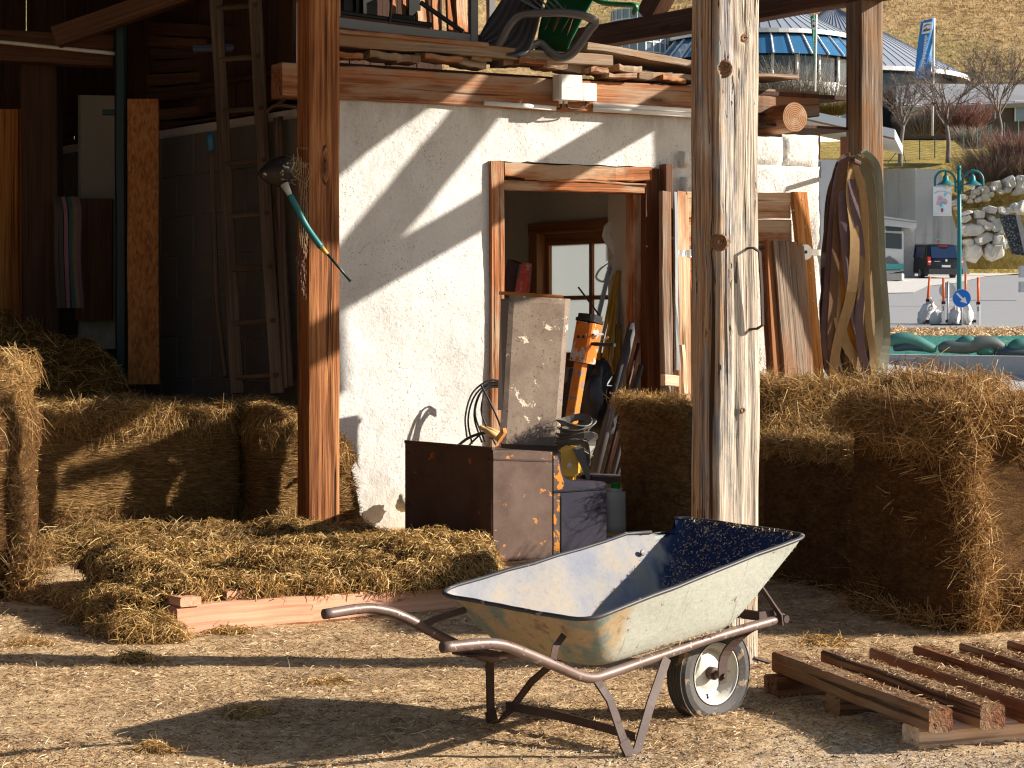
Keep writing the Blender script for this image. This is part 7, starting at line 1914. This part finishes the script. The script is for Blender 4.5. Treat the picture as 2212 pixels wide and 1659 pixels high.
for u, w_, h_, lb in ((1672, 1.9, 3.0, "grey bare bush before the round building, left of the green flag"), (1720, 2.2, 3.6, "rounded bare bush before the round building, beside the green flag"), (1790, 1.6, 2.6, "grey bare bush before the round building, right of the green flag"), (1470, 1.3, 2.0, "small bare bush left of the pale post before the blue glazing")):
    bush(P(u, 250, 160), w_, 1.2, h_ * 1.15, 420, BG, lb, w=(.012, .022))
bush(P(1800, 246, 150), 1.4, .8, .9, 600, hay_mat("shrub_gold", (.06, .05, .015), (.14, .11, .03), (.22, .15, .04), (.30, .17, .05)), "low dark golden shrub over the white canopy")
# hedge along the hilltop
fg = thing("mesh_fence", "green wire mesh fence on thin posts crossing the grass bank", "fence", P(2000, 340, 130))
FZ = [(850, 1575), (1048, 1545), (1215, 1525), (1368, 1492), (1533, 1447), (1685, 1415), (1833, 1377), (1985, 1355), (2140, 1318)]
FM = plain("green_fence_paint", (.02, .12, .10), .5, 0, .1, 3)
fp_ = [(1781.9 + x * .1953, y * .1953) for x, y in FZ]
for i, (u, v) in enumerate(fp_):
    m = MB(); m.tube([P(u, v + 44, 130), P(u, v, 130)], .035, 6)
    if i in (0, 6):
        m.tube([P(u, v + 8, 130), P(u + 8, v + 44, 130)], .025, 5); m.tube([P(u, v + 8, 130), P(u - (8 if i == 6 else 30), v + 44, 130)], .025, 5)
    m.build("fence_post", FM, fg)
m = MB()
for k in range(8):
    for (u0, v0), (u1, v1) in zip(fp_[:-1], fp_[1:]): m.tube([P(u0, v0 + 4 + 5.2 * k, 130), P(u1, v1 + 4 + 5.2 * k, 130)], .006, 3, cap=False)
m.build("wire", FM, fg)

# flags
def flag(u, vt, vb_, Y, pts, col, label, seed):
    t = thing("banner_flag", label, "flag", P(u, vb_, Y))
    m = MB(); m.tube([P(u - 4, vb_, Y), P(u, vt, Y)], .07, 8); m.build("flag_pole", WH, t, smooth=True)
    (a, b), (c, d), (e, f), (g_, h) = pts
    A, B, C, D = P(a, b, Y), P(c, d, Y), P(e, f, Y), P(g_, h, Y)
    gr = []
    for i in range(21):
        row = []
        for j in range(7):
            s_ = j / 6; q = (A * (1 - s_) + B * s_) * (1 - i / 20) + (D * (1 - s_) + C * s_) * (i / 20); row.append(q + V(0, .12 * math.sin(s_ * 5 + i * .25 + seed), 0))
        gr.append(row)
    m = MB(); shell(m, np.array(gr), .01); bn = m.build("banner", col, t, smooth=True)
    def fl(x, y, o=.16): q = (A * (1 - x) + B * x) * (1 - y) + (D * (1 - x) + C * x) * y; return q + V(0, -o, 0)
    m = MB(); m.prism([fl(.15, .05), fl(.88, .05), fl(.86, .235), fl(.12, .235)], V(0, -.01, 0)); m.build("emblem_field", WH, bn)
    m = MB(); INK = plain("emblem_ink", (.10, .10, .13), .6)
    def st_(p): m.tube([fl(x, y, .18) for x, y in p], .035, 4)
    st_([(.25, .115), (.5, .08), (.75, .10)]); st_([(.22, .19), (.36, .155), (.42, .175), (.50, .145), (.55, .175), (.75, .165)]); st_([(.25, .195), (.72, .18)]); m.build("emblem", INK, bn)
    m = MB()
    for k in range(24):
        y = .27 + .027 * k; x = .44 - .05 * k / 24; w_ = .09 + .05 * ((k * 7) % 3); m.prism([fl(x - .05, y), fl(x + w_, y - .004), fl(x + w_, y + .014), fl(x - .05, y + .018)], V(0, -.01, 0))
    m.build("vertical_lettering", WH, bn)
flag(2018, 39, 293, 133, ((1990, 45), (2016, 40), (2011, 172), (1973, 172)), plain("banner_blue", (.06, .27, .66), .6, 0, .08, 1), "tall blue banner flag on a white pole", 0)
flag(1763.5, 31, 262, 140, ((1751, 35), (1762.5, 33), (1761, 170), (1760, 160)), plain("banner_green", (.01, .26, .10), .6, 0, .1, 1), "narrow furled green banner flag before the round building", 2)

# round building with conical roof
MROOF = None
def seam_roof():
    n = N("seamed_metal_roof"); c = n.mix(n.noise(n.g, .5, 4), (.34, .38, .43), (.42, .46, .52)); n.t.nodes["Principled BSDF"].inputs["Metallic"].default_value = .3
    return n.fin(c, .45, .3, .5)
MROOF = seam_roof(); MSEAM = plain("roof_seam", (.20, .22, .26), .5, .3); MGL = plain("blue_glazing", (.04, .15, .30), .12, 0, .25, .6, .8); MWH = plain("white_fascia", (.74, .75, .76), .5, 0, .05, 1); MCL = plain("clear_glazing", (.20, .27, .33), .10, 0, .5, .4, .8); MDK = plain("dark_glazing", (.035, .05, .065), .12, 0, .4, .5, .7)
def cone(parent, c, r1, z1, r0, z0, n, name="roof", a0=0, a1=2 * math.pi):
    c = np.asarray(c); A = np.linspace(a0, a1, n + 1); g = np.array([[c + V(math.cos(a) * r, math.sin(a) * r, z) for a in A] for r, z in ((r1, z1), (r0, z0))])
    m = MB(); shell(m, g, .12); m.build(name, MROOF, parent)
    m = MB()
    for a in A: m.tube([c + V(math.cos(a) * r1, math.sin(a) * r1, z1 + .05), c + V(math.cos(a) * r0, math.sin(a) * r0, z0 + .05)], .06, 4)
    m.build("roof_seam", MSEAM, parent)
def ringm(m, c, r, z, h, w, n=64, a0=0, a1=2 * math.pi):
    pts = [c + V(math.cos(a) * r, math.sin(a) * r, z) for a in np.linspace(a0, a1, n)]; m.ribbon(pts, h, ZA, w)
YC_ = 172.0; zz = lambda v, Y=YC_: H - (v - V0) * Y / FP
rb = thing("round_building", "round glazed building with a conical grey metal roof on the hillside", "building", TP(1640, YC_))
c = V((1640 - U0) * YC_ / FP, YC_, 0); k_ = YC_ / FP
cone(rb, c, .5, zz(-14), 208 * k_, zz(91), 60)
m = MB(); ringm(m, c, 209 * k_, zz(94), .34, .12); m.build("fascia", MWH, rb)
m = MB(); m.grid(np.array([[c + V(math.cos(a) * r, math.sin(a) * r, z) for a in np.linspace(0, 2 * math.pi, 65)] for r, z in ((202 * k_, zz(101)), (244 * k_, zz(146)))])); m.build("glazed_skirt", MGL, rb)
for a in np.linspace(math.pi * 1.02, math.pi * 1.98, 19):
    m = MB(); m.tube([c + V(math.cos(a) * r, math.sin(a) * r, z + .06) for r, z in ((202 * k_, zz(101)), (246 * k_, zz(147)))], .085, 5); m.build("mullion", MWH, rb)
m = MB(); m.grid(np.array([[c + V(math.cos(a) * 226 * k_, math.sin(a) * 226 * k_, z) for a in np.linspace(0, 2 * math.pi, 65)] for z in (zz(146), zz(330))])); m.build("glass_wall", MDK, rb)
m = MB()
for a in np.linspace(0, 2 * math.pi, 29): m.tube([c + V(math.cos(a) * 229 * k_, math.sin(a) * 229 * k_, z) for z in (zz(146), zz(330))], .13, 5)
ringm(m, c, 229 * k_, zz(205), .12, .1); m.build("column", MWH, rb)
m = MB(); m.grid(np.array([[c + V(math.cos(a) * 232 * k_, math.sin(a) * 232 * k_, z) for a in np.linspace(-1.6, -.9, 12)] for z in (zz(200), zz(330))])); m.build("parapet", MWH, rb)
wg = thing("round_building", "lower conical metal roof wing to the right of the round building", "building", TP(1800, 182))
c2 = V((1800 - U0) * 182 / FP, 182, 0); k2_ = 182 / FP
cone(wg, c2, .5, zz(22, 182), 288 * k2_, zz(178, 182), 84)
m = MB(); ringm(m, c2, 288 * k2_, zz(181, 182), .35, .1); m.build("fascia", MWH, wg)
m = MB(); m.grid(np.array([[c2 + V(math.cos(a) * 262 * k2_, math.sin(a) * 262 * k2_, z) for a in np.linspace(0, 2 * math.pi, 60)] for z in (zz(180, 182), zz(330, 182))])); m.build("glass_wall", MDK, wg)
tw = thing("glass_tower", "round glass stair tower left of the conical roof", "tower", TP(1382, 170))
c3 = V((1382 - U0) * 170 / FP, 170, 0); k3 = 170 / FP
m = MB(); m.lathe([(61 * k3, zz(300, 170)), (61 * k3, zz(26, 170)), (1.0, zz(22, 170))], c3, ZA, 40); m.build("glass_drum", MCL, tw)
m = MB()
for a in np.linspace(0, 2 * math.pi, 23): m.tube([c3 + V(math.cos(a) * 62 * k3, math.sin(a) * 62 * k3, z) for z in (zz(300, 170), zz(25, 170))], .055, 4)
for v in (26, 48, 72, 98, 120, 145): ringm(m, c3, 62 * k3, zz(v, 170), .09, .06, 40)
m.build("glazing_bar", MWH, tw)
lb_ = thing("low_building", "long low building with a grey roof at the right on the hillside", "building", TP(2130, 166))
YQ = 166.0
m = MB(); m.prism([P(1935, 232, YQ), P(2330, 218, YQ), P(2330, 184, YQ + 7), P(1935, 180, YQ + 7)], V(0, .1, -.35)); m.build("roof", plain("grey_flat_roof", (.30, .30, .315), .6, .1, .12, 1), lb_)
m = MB(); m.prism([P(1950, 226, YQ + .5), P(2330, 214, YQ + .5), P(2330, 300, YQ + .5), P(1950, 300, YQ + .5)], V(0, 5, 0)); m.build("wall", plain("dark_wood_wall", (.10, .075, .06), .7, 0, .3, 1), lb_)
for (a, b, v0, v1, mt) in ((1942, 1990, 227, 250, 'w'), (2060, 2092, 226, 256, 'd'), (2126, 2150, 233, 256, 'd'), (2193, 2240, 219, 262, 'c'), (2095, 2120, 222, 256, 'd')):
    m = MB(); m.prism([P(a, v0, YQ + .3), P(b, v0, YQ + .3), P(b, v1, YQ + .3), P(a, v1, YQ + .3)], V(0, .2, 0))
    o_ = m.build("window", {'d': MDK, 'c': MCL, 'w': plain("tan_panel", (.52, .33, .18), .7)}[mt], lb_)
    m = MB(); m.tube([P(a, v1, YQ + .25), P(a, v0, YQ + .25), P(b, v0, YQ + .25), P(b, v1, YQ + .25)], .07, 4); m.build("frame", MWH, o_)
m = MB()
for k in range(90):
    u = 2085 + k * 2.8; m.tube([P(u, 183, 185), P(u + 1, 154, 185)], .03, 3, cap=False)
m.tube([P(2080, 157, 185), P(2340, 150, 185)], .035, 4); m.tube([P(2080, 180, 185), P(2340, 176, 185)], .03, 4)
tag(m.build("railing", MAT['greymetal']), "thin railing above the roof of the low building", "railing")
# white canopy with brown soffit
cn = thing("canopy_roof", "white-edged canopy roof with a brown soffit between pale post and dark post", "canopy", TP(1840, 128))
YN = 116.0
m = MB(); m.prism([P(1690, 226, YN), P(1933, 279, YN - 2), P(1933, 298, YN - 2), P(1690, 245, YN)], V(2.5, 11, 0)); m.build("fascia", MWH, cn)
m = MB(); m.prism([P(1690, 246, YN + .1), P(1932, 299, YN - 1.9), P(1900, 294, YN + 8), P(1690, 264, YN + 9)], V(0, 0, -.08)); m.build("soffit", plain("brown_soffit", (.34, .17, .10), .7, 0, .15, 1), cn)
for u, v in ((1765, 290), (1822, 300), (1728, 280)):
    m = MB(); m.timber(P(u, 380, YN + 6), P(u, v - 4, YN + 6), .32, .3, side=V(1, 0, 0), seg=1, wob=0); m.build("column", plain("red_column", (.25, .08, .05), .7), cn)
m = MB(); m.prism([P(1700, 345, 100), P(1815, 345, 100), P(1815, 560, 100), P(1700, 560, 100)], V(0, .4, 0)); tag(m.build("grey_hoarding", plain("hoarding_grey", (.52, .52, .53), .7, 0, .2, 1)), "pale grey boarded hoarding beyond the stone pier", "hoarding")
# dry tufts on the hillside
n_ = 45000
Y = RNG.uniform(187, 275, n_); x = RNG.uniform(xu(1200, 1) , xu(2330, 1), n_) * Y
p = np.stack([x, Y, [terrain(0, y) + (y - 184) * .02 * mnoise.fractal(Vector((a * .02, y * .02, 3)), 1, 2, 4) * 4 for a, y in zip(x, Y)]], 1)
k = np.array([mnoise.fractal(Vector((a * .06, b * .06, 2)), 1, 2, 4) for a, b in zip(x, Y)]); p = p[RNG.random(n_) < np.clip(.55 + k, .1, 1)]; n_ = len(p)
d = RNG.normal(0, .5, (n_, 3)) + V(0, -.25, 1.0)
m = MB(); strands(m, p + V(0, 0, .12), d, np.tile(unit(V(0, -.5, 1)), (n_, 1)), RNG.uniform(.25, .7, n_), RNG.uniform(.025, .06, n_), .5, .1, (.5, .2), 0)
tag(m.build("hill_grass", hay_mat("hill_grass", (.17, .10, .04), (.38, .25, .11), (.56, .40, .20), (.70, .54, .30))), "dry tufted grass on the hillside", "grass", kind="stuff")
# dark shrubs high on the hill
for u, v, s_, lb in ((2135, -8, 7, "dark shrub at the top right of the hillside"), (2190, 10, 8, "wide dark shrub at the upper right corner")):
    Y = 250; bush(np.array([(u - U0) * Y / FP, Y, H - (v + 20 - V0) * Y / FP]), s_ * .55, 2, s_ * .38, 900, BB, lb, "hill_shrub", w=(.05, .10))
